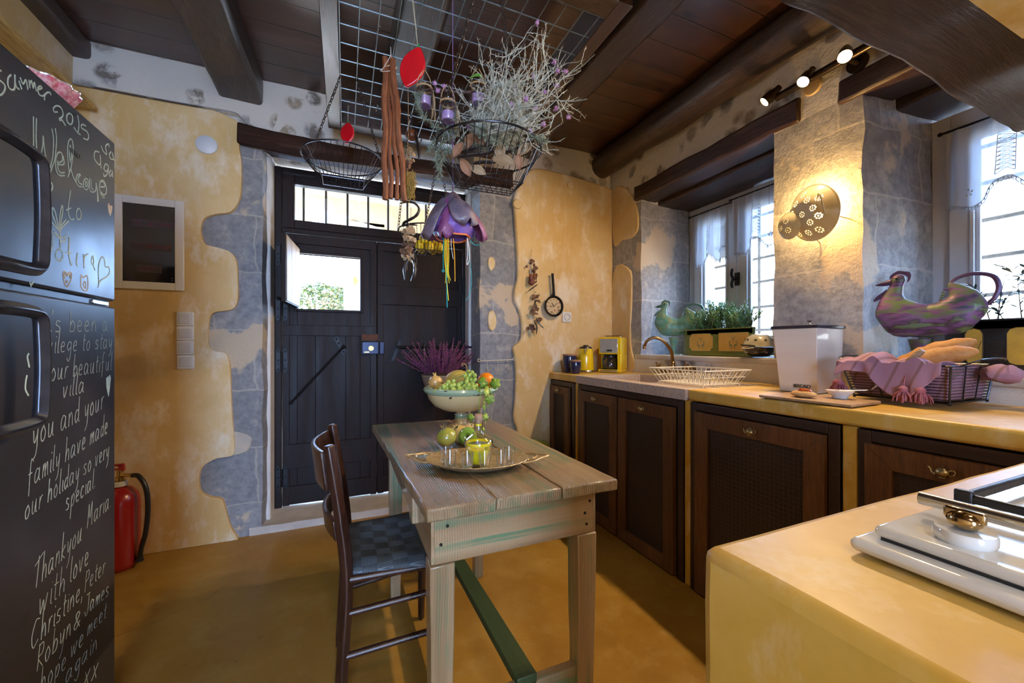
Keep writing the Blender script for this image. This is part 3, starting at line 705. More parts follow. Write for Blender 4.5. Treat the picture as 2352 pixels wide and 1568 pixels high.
def terrazzo():
    t = NT('speckled_stone'); v = t.voro(170, out='Color'); p = t.sep(v)[0]
    c = t.ramp(p, [(0, (.10, .07, .06)), (.16, (.17, .12, .10)), (.2, (.44, .36, .31)), (.8, (.56, .47, .41)), (1, (.68, .60, .53))], 'CONSTANT')
    c = t.mix(t.noise(5, 4), c, (.50, .36, .28)); c = t.mix(.35, c, (.50, .42, .37))
    t.bump(t.noise(60, 3), .06); return t.set(color=c, rough=.32, spec=.5)
M_TERR = terrazzo()
K = thing('stone_sink', 'speckled pinkish stone sink slab with basin and drainboard', 'sink', (1.7, 1.85, ZT))
q = MB(); y0, y1, x0, x1 = 1.373, 2.309, 1.442, 1.984; bx0, bx1, by0, by1 = 1.525, 1.925, 1.74, 2.235
q.box(x0, bx0, y0, y1, .862, ZT); q.box(bx1, x1, y0, y1, .862, ZT); q.box(bx0, bx1, by1, y1, .862, ZT); q.box(bx0, bx1, y0, by0, .862, ZT-.008)
for k in range(5): q.box(1.56+k*.075, 1.575+k*.075, y0+.05, by0-.03, ZT-.01, ZT-.003)
q.done('slab', M_TERR, K, bevel=.007)
q = MB(); z = .73
q.hexa([(bx0, by0, ZT-.004), (bx1, by0, ZT-.004), (bx1, by1, ZT-.004), (bx0, by1, ZT-.004)], [(bx0+.02, by0+.02, z), (bx1-.02, by0+.02, z), (bx1-.02, by1-.02, z), (bx0+.02, by1-.02, z)])
q.bm.faces.ensure_lookup_table(); bmesh.ops.delete(q.bm, geom=[q.bm.faces[0]], context='FACES_ONLY')
q.done('basin', M_TERR, K)
q = MB(); q.lathe([(0, .003), (.02, .003), (.028, .0), (.03, -.002)], ((bx0+bx1)/2, (by0+by1)/2, z+.003), 20); q.done('drain', M_STEEL, K)
M_TAP = pm('antique_brass_tap', (.26, .15, .05), (.36, .22, .09), 25, .28, 1)
T = thing('kitchen_tap', 'antique brass bridge tap with swan-neck spout over the sink', 'tap', (1.97, 1.98, .95))
by = at(1547, 845, X=1.97).y; bz = .968
sp = [V((1.965, by, bz)), V((1.963, by+.002, bz+.055))]+[at(x, y, X=X) for x, y, X in ((1541, 805, 1.935), (1524, 783, 1.885), (1503, 775, 1.84), (1486, 783, 1.805), (1480, 797, 1.80))]
q = MB(); P = catmull(sp, 6); q.tube(P, [.012-.004*i/len(P) for i in range(len(P))], 12)
q.lathe([(0, 0), (.011, 0), (.012, .012), (.009, .016), (.009, .03)], tuple(P[-1]-V((0, 0, .012))), 12); q.lathe([(.02, -.02), (.024, -.01), (.016, .0), (.019, .012), (.013, .03), (.016, .038), (.012, .045)], (1.965, by, bz), 16)
q.done('spout', M_TAP, T)
q = MB(); q.tube([(1.965, by-.085, bz-.012), (1.965, by+.085, bz-.012)], .014, 12)
for s in (-1, 1):
    y = by+s*.085; q.tube([(1.965, y, bz-.012), (2.045, y, bz-.012)], .013, 12); q.lathe([(.0, 0), (.032, 0), (.03, .008), (.015, .014)], (2.052, y, bz-.012), 18, rotm(y=-PI/2))
    q.ball((1.965, y, bz-.012), .020, 14)
q.done('bridge_body', M_TAP, T)
for s in (-1, 1):
    q = MB(); c = V((1.955, by+s*.125, bz+.012)); q.tube([V((1.965, by+s*.085, bz-.012)), c], .009, 10)
    for k in range(4):
        a = k*PI/2+.5; e = c+V((.024*math.cos(a), 0, .024*math.sin(a))); q.tube([c, e], [.007, .005], 8); q.ball(e, .0075, 10)
    q.ball(c, .010, 12); q.done('cross_handle', M_TAP, T)
# dish rack
M_RACKW = pm('cream_coated_wire', (.72, .66, .50), None, rough=.4)
R = thing('dish_rack', 'empty cream wire dish rack standing on the sink drainboard', 'dish rack', (1.7, 1.6, ZT))
xa, xb, ya, yb = 1.57, 1.86, 1.385, 1.715; zb_, zt_ = ZT+.008, ZT+.078
q = MB()
top = [V((xa-.015, ya-.02, zt_)), V((xb+.015, ya-.02, zt_)), V((xb+.015, yb+.02, zt_)), V((xa-.015, yb+.02, zt_))]
bot = [V((xa+.02, ya+.02, zb_)), V((xb-.02, ya+.02, zb_)), V((xb-.02, yb-.02, zb_)), V((xa+.02, yb-.02, zb_))]
q.tube(top, .0034, 8, True); q.tube(bot, .0026, 6, True)
q.tube([p*.5+o*.5 for p, o in zip(top, bot)], .0018, 6, True)
for i in range(4):
    a, b, c, d = top[i], top[(i+1) % 4], bot[i], bot[(i+1) % 4]
    for k in range(12): t = k/11; q.tube([a.lerp(b, t), c.lerp(d, t)], .0014, 5)
for k in range(1, 12): t = k/12; q.tube([bot[0].lerp(bot[3], t), bot[1].lerp(bot[2], t)], .0017, 5)
for b in bot: q.tube([b, b+V((0, 0, -.012))], .004, 6)
q.done('wire_tray', M_RACKW, R)
for row in (.33, .72):
    q = MB(); x = xa+.02+(xb-xa-.04)*row
    for k in range(11):
        y = ya+.04+k*.026; q.tube([V((x, y+.013*math.cos(a), zb_+.045*math.sin(a))) for a in [j*PI/8 for j in range(9)]], .0018, 5)
    q.done('plate_loops', M_RACKW, R)
# hob counter
c0 = at(1628, 1268, Z=.905); c1 = at(2352, 1075, Z=.905)
q = MB(); XH, YH = c0.x, (c0.y+c1.y)/2
q.box(XH-.006, 1.440, -.75, YH+.008, 0, .912); q.cut(.07).rough(.003, 6, (1, 1, .3), seed=9)
tag(q.done('hob_counter', M_YELT, bevel=.012, segs=3), 'ochre plastered masonry counter end holding the white hob', 'counter')
M_ENAM = pm('white_enamel', (.74, .74, .72), (.66, .65, .60), 4, .12, lo=.45, hi=.8, coat=.5)
H = thing('gas_hob', 'white enamel gas hob set into the ochre counter end', 'hob', (.72, -.05, .905))
e0 = at(1946, 1256, Z=.917); hx, hy = e0.x, e0.y
q = MB(); q.box(hx, hx+.55, hy-.60, hy, .9085, .921); q.done('base_tray', M_ENAM, H, bevel=.008, segs=4)
q = MB(); q.box(hx+.017, hx+.53, hy-.585, hy-.012, .9235, .934); q.done('hob_plate', M_ENAM, H, bevel=.005, segs=3)
box_obj('seal', M_BLACK, (hx+.02, hx+.525, hy-.58, hy-.017, .919, .9245), H)
q = MB(); rx = hx+.088; q.tube([(rx, hy-.018, .951), (rx+.006, hy-.57, .951)], .0062, 14)
for y in (hy-.045, hy-.3, hy-.55): q.tube([(rx, y, .932), (rx, y, .951)], .004, 10)
q.done('guard_rail', M_STEEL, H)
M_BRZ = pm('shiny_brass_chrome', (.60, .46, .26), (.40, .28, .14), 8, .12, 1)
for k in range(4):
    c = V((hx+.050, hy-.062-k*.075, .934)); q = MB()
    q.lathe([(.0, .0105), (.0185, .0105), (.0195, .009), (.0195, .0025), (.018, 0)], c, 28); kn = q.done('control_knob', M_ENAM, H)
    q = MB(); q.ball(c+V((0, 0, .0185)), (.0115, .0115, .0082), 16); q.box(c.x-.003, c.x+.003, c.y-.013, c.y+.013, c.z+.018, c.z+.028); q.done('knob_cap', M_BRZ, kn, bevel=.002)
M_GRATE = pm('black_cast_iron', (.010, .010, .012), None, rough=.45, bump=.3, bscale=60)
for gy in (hy-.03, hy-.31):
    q = MB(); gx0, gx1, gy0, gy1 = hx+.145, hx+.48, gy-.255, gy; z = .952
    for y in (gy0, gy1): q.box(gx0, gx1, y-.003, y+.003, z-.010, z); 
    for x in (gx0, gx1): q.box(x-.003, x+.003, gy0, gy1, z-.009, z)
    for x in (gx0, gx1):
        for y in (gy0, gy1): q.box(x-.004, x+.004, y-.007, y+.007, .934, z+.003)
    cx, cy = (gx0+gx1)/2, (gy0+gy1)/2
    for dx, dy in ((1, 0), (-1, 0), (0, 1), (0, -1)):
        hxx = (gx1-gx0)/2 if dx else (gy1-gy0)/2; q.tube([(cx+dx*hxx, cy+dy*hxx, z-.006), (cx+dx*.04, cy+dy*.04, z-.002)], .0055, 6)
    q.done('pan_grate', M_GRATE, H, bevel=.002)
    q = MB(); q.lathe([(0, .014), (.03, .014), (.033, .01), (.033, .006), (.042, .004), (.045, 0)], (cx, cy, .934), 28); q.done('burner', M_BLACK, H)

H.location.z += .007
# ---------------------------------------------------------------- table
def table_wood(name, axis, ridge):
    t = NT(name); sx = (60, 1.6, 60) if axis == 'Y' else (1.6, 60, 60) if axis == 'X' else (60, 60, 1.6)
    g = t.noise(.55, 5, .6, t.warp(.35, .35, t.map(tuple(q*.55 for q in sx)))); w2 = t.noise(6, 6, .7, t.map(tuple(q/12 for q in sx)))
    c = t.ramp(g, [(.3, (.20, .125, .060)), (.5, (.31, .205, .108)), (.72, (.40, .29, .17))])
    gm = t.math('MULTIPLY', t.ramp(w2, [(.47, 0), (.58, 1)]), t.ramp(t.noise(3.4, 4), [(.38, 0), (.55, .9)]))
    c = t.mix(gm, c, (.075, .18, .09)); c = t.mix(t.ramp(w2, [(.27, .8), (.38, 0)]), c, (.09, .06, .035))
    lines = t.wave(52, t.warp(.035, 3.2), dist=2.2, detail=3, dscale=.7, d='X')
    h = t.math('ADD', t.math('MULTIPLY', g, .5), t.math('MULTIPLY', lines, ridge))
    t.bump(h, .75, .0035); return t.set(color=c, rough=t.ramp(g, [(.3, .30), (.7, .42)]), spec=.5, coat=.5, coatr=.16)
M_TTOP = table_wood('worn_table_top', 'Y', .85); M_TLEG = table_wood('worn_table_leg', 'Z', .1); M_TAPR = table_wood('worn_table_apron', 'X', .1); M_TAPY = table_wood('worn_table_side', 'Y', .1)
TB = thing('kitchen_table', 'worn pine table with flaking green paint in the room centre', 'table', (.4, 1.38, 0))
TZ = .755
lx = lambda y: .163-(y-.867)*.050; rx_ = lambda y: .674-(y-.867)*.016
q = MB()
for a, b in ((0, .32), (.322, .66), (.668, 1)):
    def X(t, y): return lx(y)+(rx_(y)-lx(y))*t
    yf0, yb0 = .866+.004*a, 1.905-.012*a
    q.hexa([(X(a, .867), yf0, TZ-.030), (X(b, .867), yf0+.002, TZ-.030), (X(b, 1.9), yb0, TZ-.030), (X(a, 1.9), yb0, TZ-.030)], [(X(a, .867), yf0, TZ), (X(b, .867), yf0+.002, TZ), (X(b, 1.9), yb0, TZ), (X(a, 1.9), yb0, TZ)])
q.cut(.09).rough(.0022, 14, (1, 1, .35)); q.done('tabletop', M_TTOP, TB, bevel=.004)
box_obj('end_apron', M_TAPR, (.186, .612, 1.845, 1.865, .615, TZ-.03), TB, bevel=.002); ap = box_obj('end_apron', M_TAPR, (.186, .612, .893, .913, .615, TZ-.03), TB, bevel=.002)
for xs in (.178, .602): box_obj('side_apron', M_TAPY, (xs, xs+.018, .895, 1.863, .615, TZ-.03), TB, bevel=.002)
box_obj('side_cleat', M_TAPY, (.160, .180, 1.055, 1.105, .645, TZ-.03), TB, bevel=.004)
for x, z in ((.20, .66), (.215, .70), (.59, .64), (.60, .70), (.585, .67)):
    q = MB(); q.ball((x, .893, z), .004, 8); q.done('nail_head', M_IRON, ap)
for x, y, sx, sy in ((.203, .917, 1, 1), (.590, .917, -1, 1), (.205, 1.835, 1, -1), (.592, 1.835, -1, -1)):
    q = MB(); a, b = .029, .021
    q.hexa([(x-b, y-b, 0), (x+b, y-b, 0), (x+b, y+b, 0), (x-b, y+b, 0)], [(x-a, y-a, .615), (x+a, y-a, .615), (x+a, y+a, .615), (x-a, y+a, .615)])
    q.cut(.08).rough(.0015, 10); q.done('leg', M_TLEG, TB, bevel=.003)
q = MB(); q.box(.18, .61, .905, .930, .20, .262); q.done('end_stretcher', M_TAPR, TB, bevel=.003)
q = MB(); q.box(.18, .61, 1.825, 1.845, .20, .25); q.done('end_stretcher', M_TAPR, TB, bevel=.003)
q = MB(); q.hexa([(.395, .905, .255), (.450, .905, .255), (.425, 1.85, .245), (.375, 1.85, .245)], [(.395, .905, .28), (.450, .905, .28), (.425, 1.85, .27), (.375, 1.85, .27)])
o = q.done('long_stretcher', pm('dark_green_paint', (.022, .045, .012), (.035, .06, .02), 10, .5, bump=.2, bscale=30, stretch=(4, .5, 4)), TB, bevel=.002); o['label'] = 'dark green painted long stretcher'

# ---------------------------------------------------------------- chair
M_CHAIR = wood('chair_dark_wood', (.022, .008, .005), (.045, .016, .009), (.085, .036, .022), 'Z', .9, .34, .25, False, coat=.3)
def rush():
    t = NT('blue_grey_rush'); x, y, z = t.sep()
    ck = t.node('TexChecker'); t.put(ck.inputs[0], t.map((22, 22, 0))); ck.inputs['Scale'].default_value = 1
    la = t.wave(75, d='X', dist=.6); lb = t.wave(75, d='Y', dist=.6); h = t.mix(ck.outputs['Fac'], la, lb)
    c = t.mix(h, (.055, .075, .095), (.17, .22, .26)); c = t.mix(t.ramp(t.noise(9, 4), [(.35, .5), (.65, 0)]), c, (.07, .07, .075))
    t.bump(t.math('ADD', t.math('MULTIPLY', h, .5), t.math('MULTIPLY', ck.outputs['Fac'], .25)), .9, .005); return t.set(color=c, rough=.8)
CHR = thing('dining_chair', 'dark wooden ladder-back chair with a woven blue-grey seat', 'chair', (.12, 1.43, 0))
for y0, y1 in ((1.262, 1.262), (1.60, 1.60)):
    q = MB(); pts = [(-.018, y0, 0), (-.006, y0, .22), (.004, y0, .42), (-.012, y0, .60), (-.045, y1, .825)]
    q.tube(catmull(pts, 5), [.017]*1+[.019]*10+[.020]*5+[.018]*5, 4); q.done('back_post', M_CHAIR, CHR, bevel=.004, angle=30)
for y in (1.255, 1.635):
    q = MB(); q.tube([(.285, y, 0), (.288, y, .24), (.284, y, .432)], [.014, .018, .019], 4); q.done('front_leg', M_CHAIR, CHR, bevel=.004, angle=30)
for z0, z1 in ((.69, .805), (.54, .60)):
    q = MB()
    def f(u, v, z0=z0, z1=z1):
        z = z0+(z1-z0)*v; return V((-.028-(z-.6)*.12-.035*math.sin(PI*u)-(.008 if z0 > .6 else 0), 1.27+.325*u, z))
    q.sheet(f, 16, 4); q.done('back_slat', M_CHAIR, CHR, solid=.014, bevel=.003)
q = MB()
def seat(u, v):
    x = -.005+.315*u; hw = .172+.028*u; y = 1.437+(2*v-1)*hw; ed = max(abs(2*u-1), abs(2*v-1)); return V((x, y, .447-.016*math.exp(-((u-.5)**2+(v-.5)**2)*6)-.012*max(0, ed-.8)*5))
q.sheet(seat, 24, 24); q.done('seat', rush(), CHR, solid=.026, bevel=.006, segs=3)
q = MB()
for z in (.20, .325):
    q.tube([(0, 1.262, z), (.285, 1.256, z+.012)], .010, 10); q.tube([(0, 1.60, z+.01), (.285, 1.634, z+.022)], .010, 10)
q.tube([(.285, 1.255, .27), (.285, 1.635, .27)], .011, 10); q.tube([(0, 1.262, .24), (0, 1.60, .24)], .010, 10)
for y, yy in ((1.262, 1.255), (1.60, 1.635)): q.tube([(0, y, .425), (.285, yy, .42)], .012, 10)
q.done('rung', M_CHAIR, CHR)
# ---------------------------------------------------------------- fridge with chalk writing
XF = -.648
def fridge_mat():
    t = NT('charcoal_fridge_front'); n = t.noise(2.2, 5, .6, t.warp(.3, 2))
    c = t.ramp(n, [(.3, (.030, .027, .028)), (.55, (.042, .038, .040)), (.75, (.075, .07, .075))])
    return t.set(color=c, rough=t.ramp(t.noise(4, 5, .65), [(.3, .27), (.7, .42)]), metal=.0, spec=.42)
M_FR = fridge_mat()
M_CHALK = pm('chalk', (.70, .84, .74), (.52, .64, .56), 90, .95); M_CHALKT = pm('thin_chalk', (.50, .57, .50), (.36, .42, .37), 90, .95); M_CHALKO = pm('peach_chalk', (.72, .60, .48), None, rough=.95)
FR = thing('fridge', 'dark charcoal fridge covered in handwritten chalk messages', 'fridge', (-.95, 1.24, 0))
fy0, fy1, fz = .905, 1.586, 1.732
q = MB(); q.box(-1.262, -.712, fy0+.004, fy1-.003, .02, fz-.004); q.done('cabinet_body', pm('fridge_side', (.03, .028, .028), None, rough=.4), FR, bevel=.006)
q = MB(); q.box(-.708, XF, fy0, fy1, 1.247, fz); fd = q.done('freezer_door', M_FR, FR, bevel=.007, segs=3)
q = MB(); q.box(-.708, XF, fy0, fy1, .06, 1.230); ld = q.done('fridge_door', M_FR, FR, bevel=.007, segs=3)
q = MB(); q.box(-.714, -.660, fy0+.01, fy1-.01, 1.228, 1.249); q.done('door_seal', M_BLACK, FR)
q = MB(); q.box(-.69, -.655, fy1-.10, fy1-.02, 1.232, 1.244); q.done('hinge', M_STEEL, FR, bevel=.002)
q = MB()
for y in (fy0+.05, fy1-.05):
    for x in (-1.2, -.75): q.tube([(x, y, 0), (x, y, .03)], .018, 10)
q.done('foot', M_BLACK, FR)
M_HAND = pm('glossy_dark_handle', (.035, .036, .045), (.055, .055, .065), 30, .24, .5)
def handle(z0, z1, parent):
    q = MB(); xo = -.598; yg = 1.170
    P = catmull([(XF-.004, .995, z1), (XF+.03, 1.005, z1), (xo, 1.05, z1), (xo, yg-.035, z1-.002), (xo, yg-.006, z1-.012), (xo, yg, z1-.05), (xo, yg+.003, (z0+z1)/2), (xo, yg, z0+.05), (xo, yg-.006, z0+.012), (xo, yg-.035, z0+.002), (xo, 1.05, z0), (XF+.03, 1.005, z0), (XF-.004, .995, z0)], 6)
    q.tube(P, .0155, 4); 
    q.done('door_handle', M_HAND, parent, bevel=.004, segs=2, angle=28)
handle(1.268, 1.515, fd); handle(.948, 1.185, ld)
text_mesh('brand_badge', 'BEKO', .021, Matrix.Translation(tuple(at(172, 357, X=XF+.0006))) @ Matrix.Rotation(PI/2, 4, 'Z') @ Matrix.Rotation(PI/2, 4, 'X') @ Matrix.Scale(.85, 4), pm('badge_grey', (.022, .02, .021), None, rough=.3), fd)
GL = {  # one-stroke handwriting, x height 1
 'a': [[(.62, .85), (.3, 1), (.03, .6), (.1, .08), (.35, .05), (.62, .5), (.66, .95)], [(.64, .6), (.66, .15), (.85, 0)]],
 'b': [[(.08, 2.0), (.05, 0)], [(.06, .5), (.35, .98), (.65, .6), (.5, .08), (.06, .05)]],
 'c': [[(.6, .85), (.3, 1), (.04, .5), (.2, .03), (.62, .12)]],
 'd': [[(.58, .8), (.3, .98), (.04, .5), (.2, .02), (.58, .3)], [(.62, 2.0), (.6, .3), (.75, 0)]],
 'e': [[(.05, .5), (.5, .62), (.45, .95), (.2, .98), (.04, .5), (.2, .04), (.6, .1)]],
 'f': [[(.6, 1.8), (.35, 1.9), (.25, 1.2), (.28, -.6)], [(.05, .9), (.55, .95)]],
 'g': [[(.6, .85), (.3, 1), (.05, .55), (.25, .12), (.58, .4)], [(.62, .95), (.62, -.5), (.35, -.9), (.1, -.6)]],
 'h': [[(.06, 2.0), (.05, 0)], [(.06, .5), (.35, 1), (.55, .7), (.6, 0)]],
 'i': [[(.1, 1), (.1, .15), (.25, 0)], [(.12, 1.5), (.13, 1.42)]],
 'k': [[(.06, 2.0), (.05, 0)], [(.55, 1), (.08, .5), (.6, 0)]],
 'l': [[(.1, 2.0), (.08, .2), (.28, 0)]],
 'm': [[(.05, 1), (.05, 0)], [(.06, .5), (.3, 1), (.42, 0)], [(.42, .5), (.68, 1), (.8, 0)]],
 'n': [[(.05, 1), (.05, 0)], [(.06, .5), (.35, 1), (.55, .6), (.6, 0)]],
 'o': [[(.35, 1), (.05, .6), (.15, .05), (.45, .02), (.62, .5), (.35, 1)]],
 'p': [[(.08, 1), (.05, -1)], [(.07, .5), (.38, 1), (.62, .6), (.4, .05), (.07, .1)]],
 'r': [[(.06, 1), (.05, 0)], [(.06, .5), (.25, .95), (.5, .95)]],
 's': [[(.55, .9), (.2, 1), (.1, .65), (.5, .4), (.45, .05), (.05, .08)]],
 't': [[(.2, 1.7), (.15, .2), (.4, 0)], [(0, 1.05), (.45, 1.1)]],
 'u': [[(.05, 1), (.1, .1), (.4, .1), (.58, .9)], [(.6, 1), (.62, .1), (.8, 0)]],
 'v': [[(.02, 1), (.25, 0), (.55, 1)]],
 'w': [[(.02, 1), (.2, 0), (.42, .8), (.6, 0), (.85, 1)]],
 'x': [[(0, 1), (.55, 0)], [(.55, 1), (0, 0)]],
 'y': [[(.05, 1), (.2, .15), (.5, .5), (.6, 1)], [(.6, 1), (.5, -.5), (.15, -.95)]],
 'T': [[(.5, 2), (.42, 0)], [(-.1, 1.6), (1.1, 2.1)]],
 'M': [[(.0, 0), (.1, 1.9)], [(.1, 1.9), (.4, .7), (.7, 1.95)], [(.7, 1.95), (.85, 0)]],
 'C': [[(.9, 1.8), (.4, 1.9), (.02, .9), (.3, 0), (.9, .3)]],
 'P': [[(.1, 1.9), (.05, 0)], [(.05, 1.8), (.6, 1.8), (.6, 1.1), (.08, .9)]],
 'R': [[(.1, 1.9), (.05, 0)], [(.05, 1.8), (.6, 1.8), (.6, 1.1), (.08, .9), (.7, 0)]],
 'J': [[(.2, 1.9), (.8, 1.9)], [(.6, 1.9), (.55, .2), (.2, -.1), (0, .3)]],
 "'": [[(.1, 2.0), (.05, 1.6)]], ',': [[(.1, .1), (0, -.4)]], '.': [[(.05, .1), (.1, .02)]],
 '&': [[(.75, 0), (.15, 1.2), (.35, 1.7), (.55, 1.3), (.05, .4), (.3, .0), (.7, .6)]],
}
ADV = {'m': .95, 'i': .35, 'l': .4, 'r': .6, 't': .55, "'": .35, ',': .35, '.': .3, ' ': .55, 'T': 1.0, 'M': 1.05, 'C': 1.05, 'w': 1.0, '&': .95, 'a': .95, 'u': .92}
def onF(x, y): return at(x, y, X=XF)
def stroke(q, P, r=.0024, n=5):
    P = [V((XF+.0002, p[1], p[2])) for p in P]
    P = catmull(P, n) if len(P) > 2 else P
    q.tube(P, r, 5, flat=1)
def fl(q):                                                        # chalk lies flat on the door
    for v in q.bm.verts: v.co.x = XF+.0003+(v.co.x-XF)*.22
def line(q, txt, p0, p1, xh, slant=.15, r=.00135):
    a, b = onF(*p0), onF(*p1); d = (b-a); L = d.length; u = d/L; up = V((0, 0, 1)); 
    own = q is None; q = MB() if own else q
    tot = sum(ADV.get(c, .8) for c in txt); k = L/tot; x = 0
    for c in txt:
        for s in GL.get(c, []):
            stroke(q, [a+u*((x+(px+py*slant)*.82)*k)+up*(py*xh)*(.95+.1*rnd.random()) for px, py in s], r*(.8+.4*rnd.random()))
        x += ADV.get(c, .8)
    if own: fl(q); q.done('chalk_lettering', M_CHALKT, ld)
def tr1(pts): return [onF(x/5.225, 120+y/5.225) for x, y in pts]
def tr2(pts): return [onF(x/5.225, 400+y/5.225) for x, y in pts]
fst = []
for s in ([(0, 215), (14, 228)], [(0, 340), (50, 385), (60, 440), (30, 495), (0, 515)], [(130, 270), (95, 310), (95, 400), (130, 445), (175, 430), (178, 270)], [(178, 350), (195, 415), (230, 445)], [(225, 340), (262, 445)],
          [(240, 300), (275, 380), (310, 330), (335, 450)], [(345, 330), (355, 430)], [(350, 400), (375, 340), (395, 430), (410, 360), (435, 470)], [(450, 450), (500, 430), (485, 405), (455, 430), (465, 500), (510, 525), (540, 500)],
          [(530, 575), (535, 500)], [(535, 520), (560, 485), (600, 485), (608, 515)],
          [(690, 715), (650, 715), (640, 670), (680, 640), (730, 665), (755, 735), (740, 780), (710, 795), (720, 820), (740, 810), (785, 880)], [(830, 730), (800, 760), (805, 830), (845, 865), (870, 830), (865, 760), (832, 730)],
          [(885, 900), (930, 965), (965, 990)], [(930, 755), (945, 860), (935, 965)], [(1030, 885), (985, 865), (975, 905), (1040, 950), (1062, 1010), (1045, 1050), (1000, 1030)],
          [(400, 770), (400, 1000), (405, 1220), (440, 1245)], [(435, 790), (430, 1000), (440, 1240)], [(515, 1000), (510, 1120), (480, 1275)], [(515, 1000), (540, 1220), (580, 1340), (600, 1385)], [(480, 1275), (510, 1300), (560, 1390), (600, 1440)],
          [(620, 915), (640, 1050), (630, 1250), (600, 1385)], [(660, 910), (675, 1050), (655, 1280), (600, 1440)], [(690, 1330), (745, 1300), (740, 1215), (700, 1200), (670, 1270), (670, 1400), (710, 1475), (775, 1480)],
          [(700, 1350), (765, 1340), (755, 1240)], [(690, 1300), (695, 1400), (730, 1445), (775, 1440)], [(830, 1460), (810, 1250), (815, 1090), (845, 1040), (870, 1080), (875, 1200), (850, 1380), (810, 1500)], [(845, 1380), (870, 1480), (910, 1560)],
          [(840, 1110), (830, 1220), (845, 1330)], [(840, 1110), (855, 1200), (850, 1300)],
          [(1210, 1120), (1240, 1190), (1280, 1225), (1265, 1130), (1300, 1100), (1310, 1140)], [(1330, 1190), (1310, 1230), (1325, 1275), (1360, 1280), (1345, 1200)], [(1360, 1280), (1376, 1308)], [(1380, 1330), (1378, 1385)],
          [(1190, 1200), (1140, 1190), (1130, 1270), (1180, 1345), (1205, 1330), (1200, 1230)], [(1200, 1330), (1215, 1395)], [(1260, 1340), (1245, 1400), (1280, 1430), (1300, 1370), (1265, 1335)], [(1300, 1380), (1290, 1450), (1250, 1490), (1240, 1450)],
          [(1330, 1410), (1310, 1450), (1320, 1490), (1345, 1450)], [(1345, 1420), (1350, 1500)]): fst.append(tr1(s))
for s in ([(960, 0), (925, 10), (910, 80), (940, 140), (990, 150)], [(965, 5), (935, 50), (950, 105), (985, 120)], [(1030, 45), (1000, 90), (1005, 160), (1035, 185), (1062, 150), (1058, 75), (1032, 47)], [(1032, 80), (1020, 120), (1032, 150), (1045, 120), (1032, 82)],
          [(1075, 40), (1075, 180), (1110, 215), (1145, 190), (1150, 100)], [(1090, 60), (1095, 160), (1120, 185)], [(1150, 100), (1165, 200), (1170, 330)], [(1165, 180), (1180, 330)],
          [(1200, 150), (1255, 150), (1240, 95), (1205, 90), (1190, 160), (1215, 230), (1265, 240), (1275, 160), (1240, 75), (1200, 85)], [(1200, 220), (1240, 290)], [(1215, 210), (1255, 285)],
          [(500, 85), (570, 75), (620, 110), (630, 160), (600, 210), (535, 235)], [(845, 190), (825, 330), (815, 430), (830, 510), (860, 548), (885, 530)], [(790, 432), (850, 405)], [(930, 410), (912, 470), (925, 535), (960, 535), (970, 480), (955, 420), (932, 410)],
          [(715, 700), (650, 540), (625, 470), (632, 400), (660, 450), (680, 540), (715, 680)], [(712, 690), (715, 520), (740, 375), (752, 430), (735, 540), (718, 680)], [(715, 690), (740, 610), (790, 545)], [(720, 670), (770, 610), (825, 560)],
          [(715, 690), (660, 620), (620, 580)], [(720, 770), (680, 720), (640, 690)], [(720, 780), (660, 720)], [(722, 760), (740, 755), (765, 765), (800, 730)], [(725, 810), (765, 805), (790, 770)], [(715, 690), (722, 780), (722, 880)],
          [(540, 585), (595, 630), (630, 720), (630, 850), (600, 940), (535, 1000)], [(705, 890), (670, 940), (672, 1000), (715, 1035), (748, 1000), (745, 930), (707, 890)], [(830, 750), (825, 950), (845, 1060), (858, 1095)], [(790, 938), (860, 945)],
          [(930, 945), (915, 1060), (930, 1100)], [(1000, 955), (1010, 1130)], [(1005, 1040), (1020, 980), (1055, 955)], [(1110, 980), (1095, 1030), (1105, 1080), (1125, 1060), (1115, 975)], [(1115, 1080), (1140, 1155)],
          [(1185, 1330), (1180, 1200), (1185, 1080), (1220, 995), (1250, 1020), (1265, 1110), (1300, 1110), (1315, 1170), (1280, 1230), (1200, 1280), (1175, 1360)], [(355, 1290), (372, 1355)], [(400, 1290), (375, 1330)]): fst.append(tr2(s))
cl = []                                                          # strokes that lie close together are one mesh
for P in fst:
    P = catmull(P, 4); near = [c for c in cl if min((p-r).length for p in P for Q in c for r in Q) < .016]
    cl = [c for c in cl if c not in near]+[sum(near, [])+[P]]
for c in cl:
    q = MB()
    for P in c: stroke(q, P, .0020, 1)
    fl(q); q.done('chalk_lettering', M_CHALK, fd)
def disc(pts, T): q.poly(T(pts), (.0006, 0, 0))
q = MB()
for s in ([(800, 1200), (775, 1165), (755, 1200), (770, 1290), (800, 1350), (845, 1280), (860, 1200), (835, 1175), (803, 1200)], [(802, 1225), (785, 1195), (770, 1215), (780, 1250)], [(810, 1215), (830, 1195), (842, 1215), (835, 1245)], [(790, 1275), (800, 1300), (812, 1278)],
          [(975, 1205), (1000, 1240), (1045, 1215), (1055, 1300), (1050, 1380), (1020, 1400), (975, 1360), (970, 1270), (975, 1208)], [(1015, 1280), (1000, 1330), (1025, 1370), (1030, 1310), (1015, 1282)]): stroke(q, tr2(s), .0018)
fl(q); disc([(1305, 340), (1293, 375), (1300, 440), (1322, 505), (1342, 440), (1347, 385), (1332, 372), (1318, 385)], tr2); q.done('chalk_lettering', M_CHALKO, fd)
q = MB()
line(None, "'s been a", (117, 763), (251, 760), .028, .05); line(None, "vilege to stay", (108, 812), (259, 798), .026); line(None, "our beautiful", (116, 874), (258, 848), .028); line(None, "villa", (143, 914), (196, 899), .028)
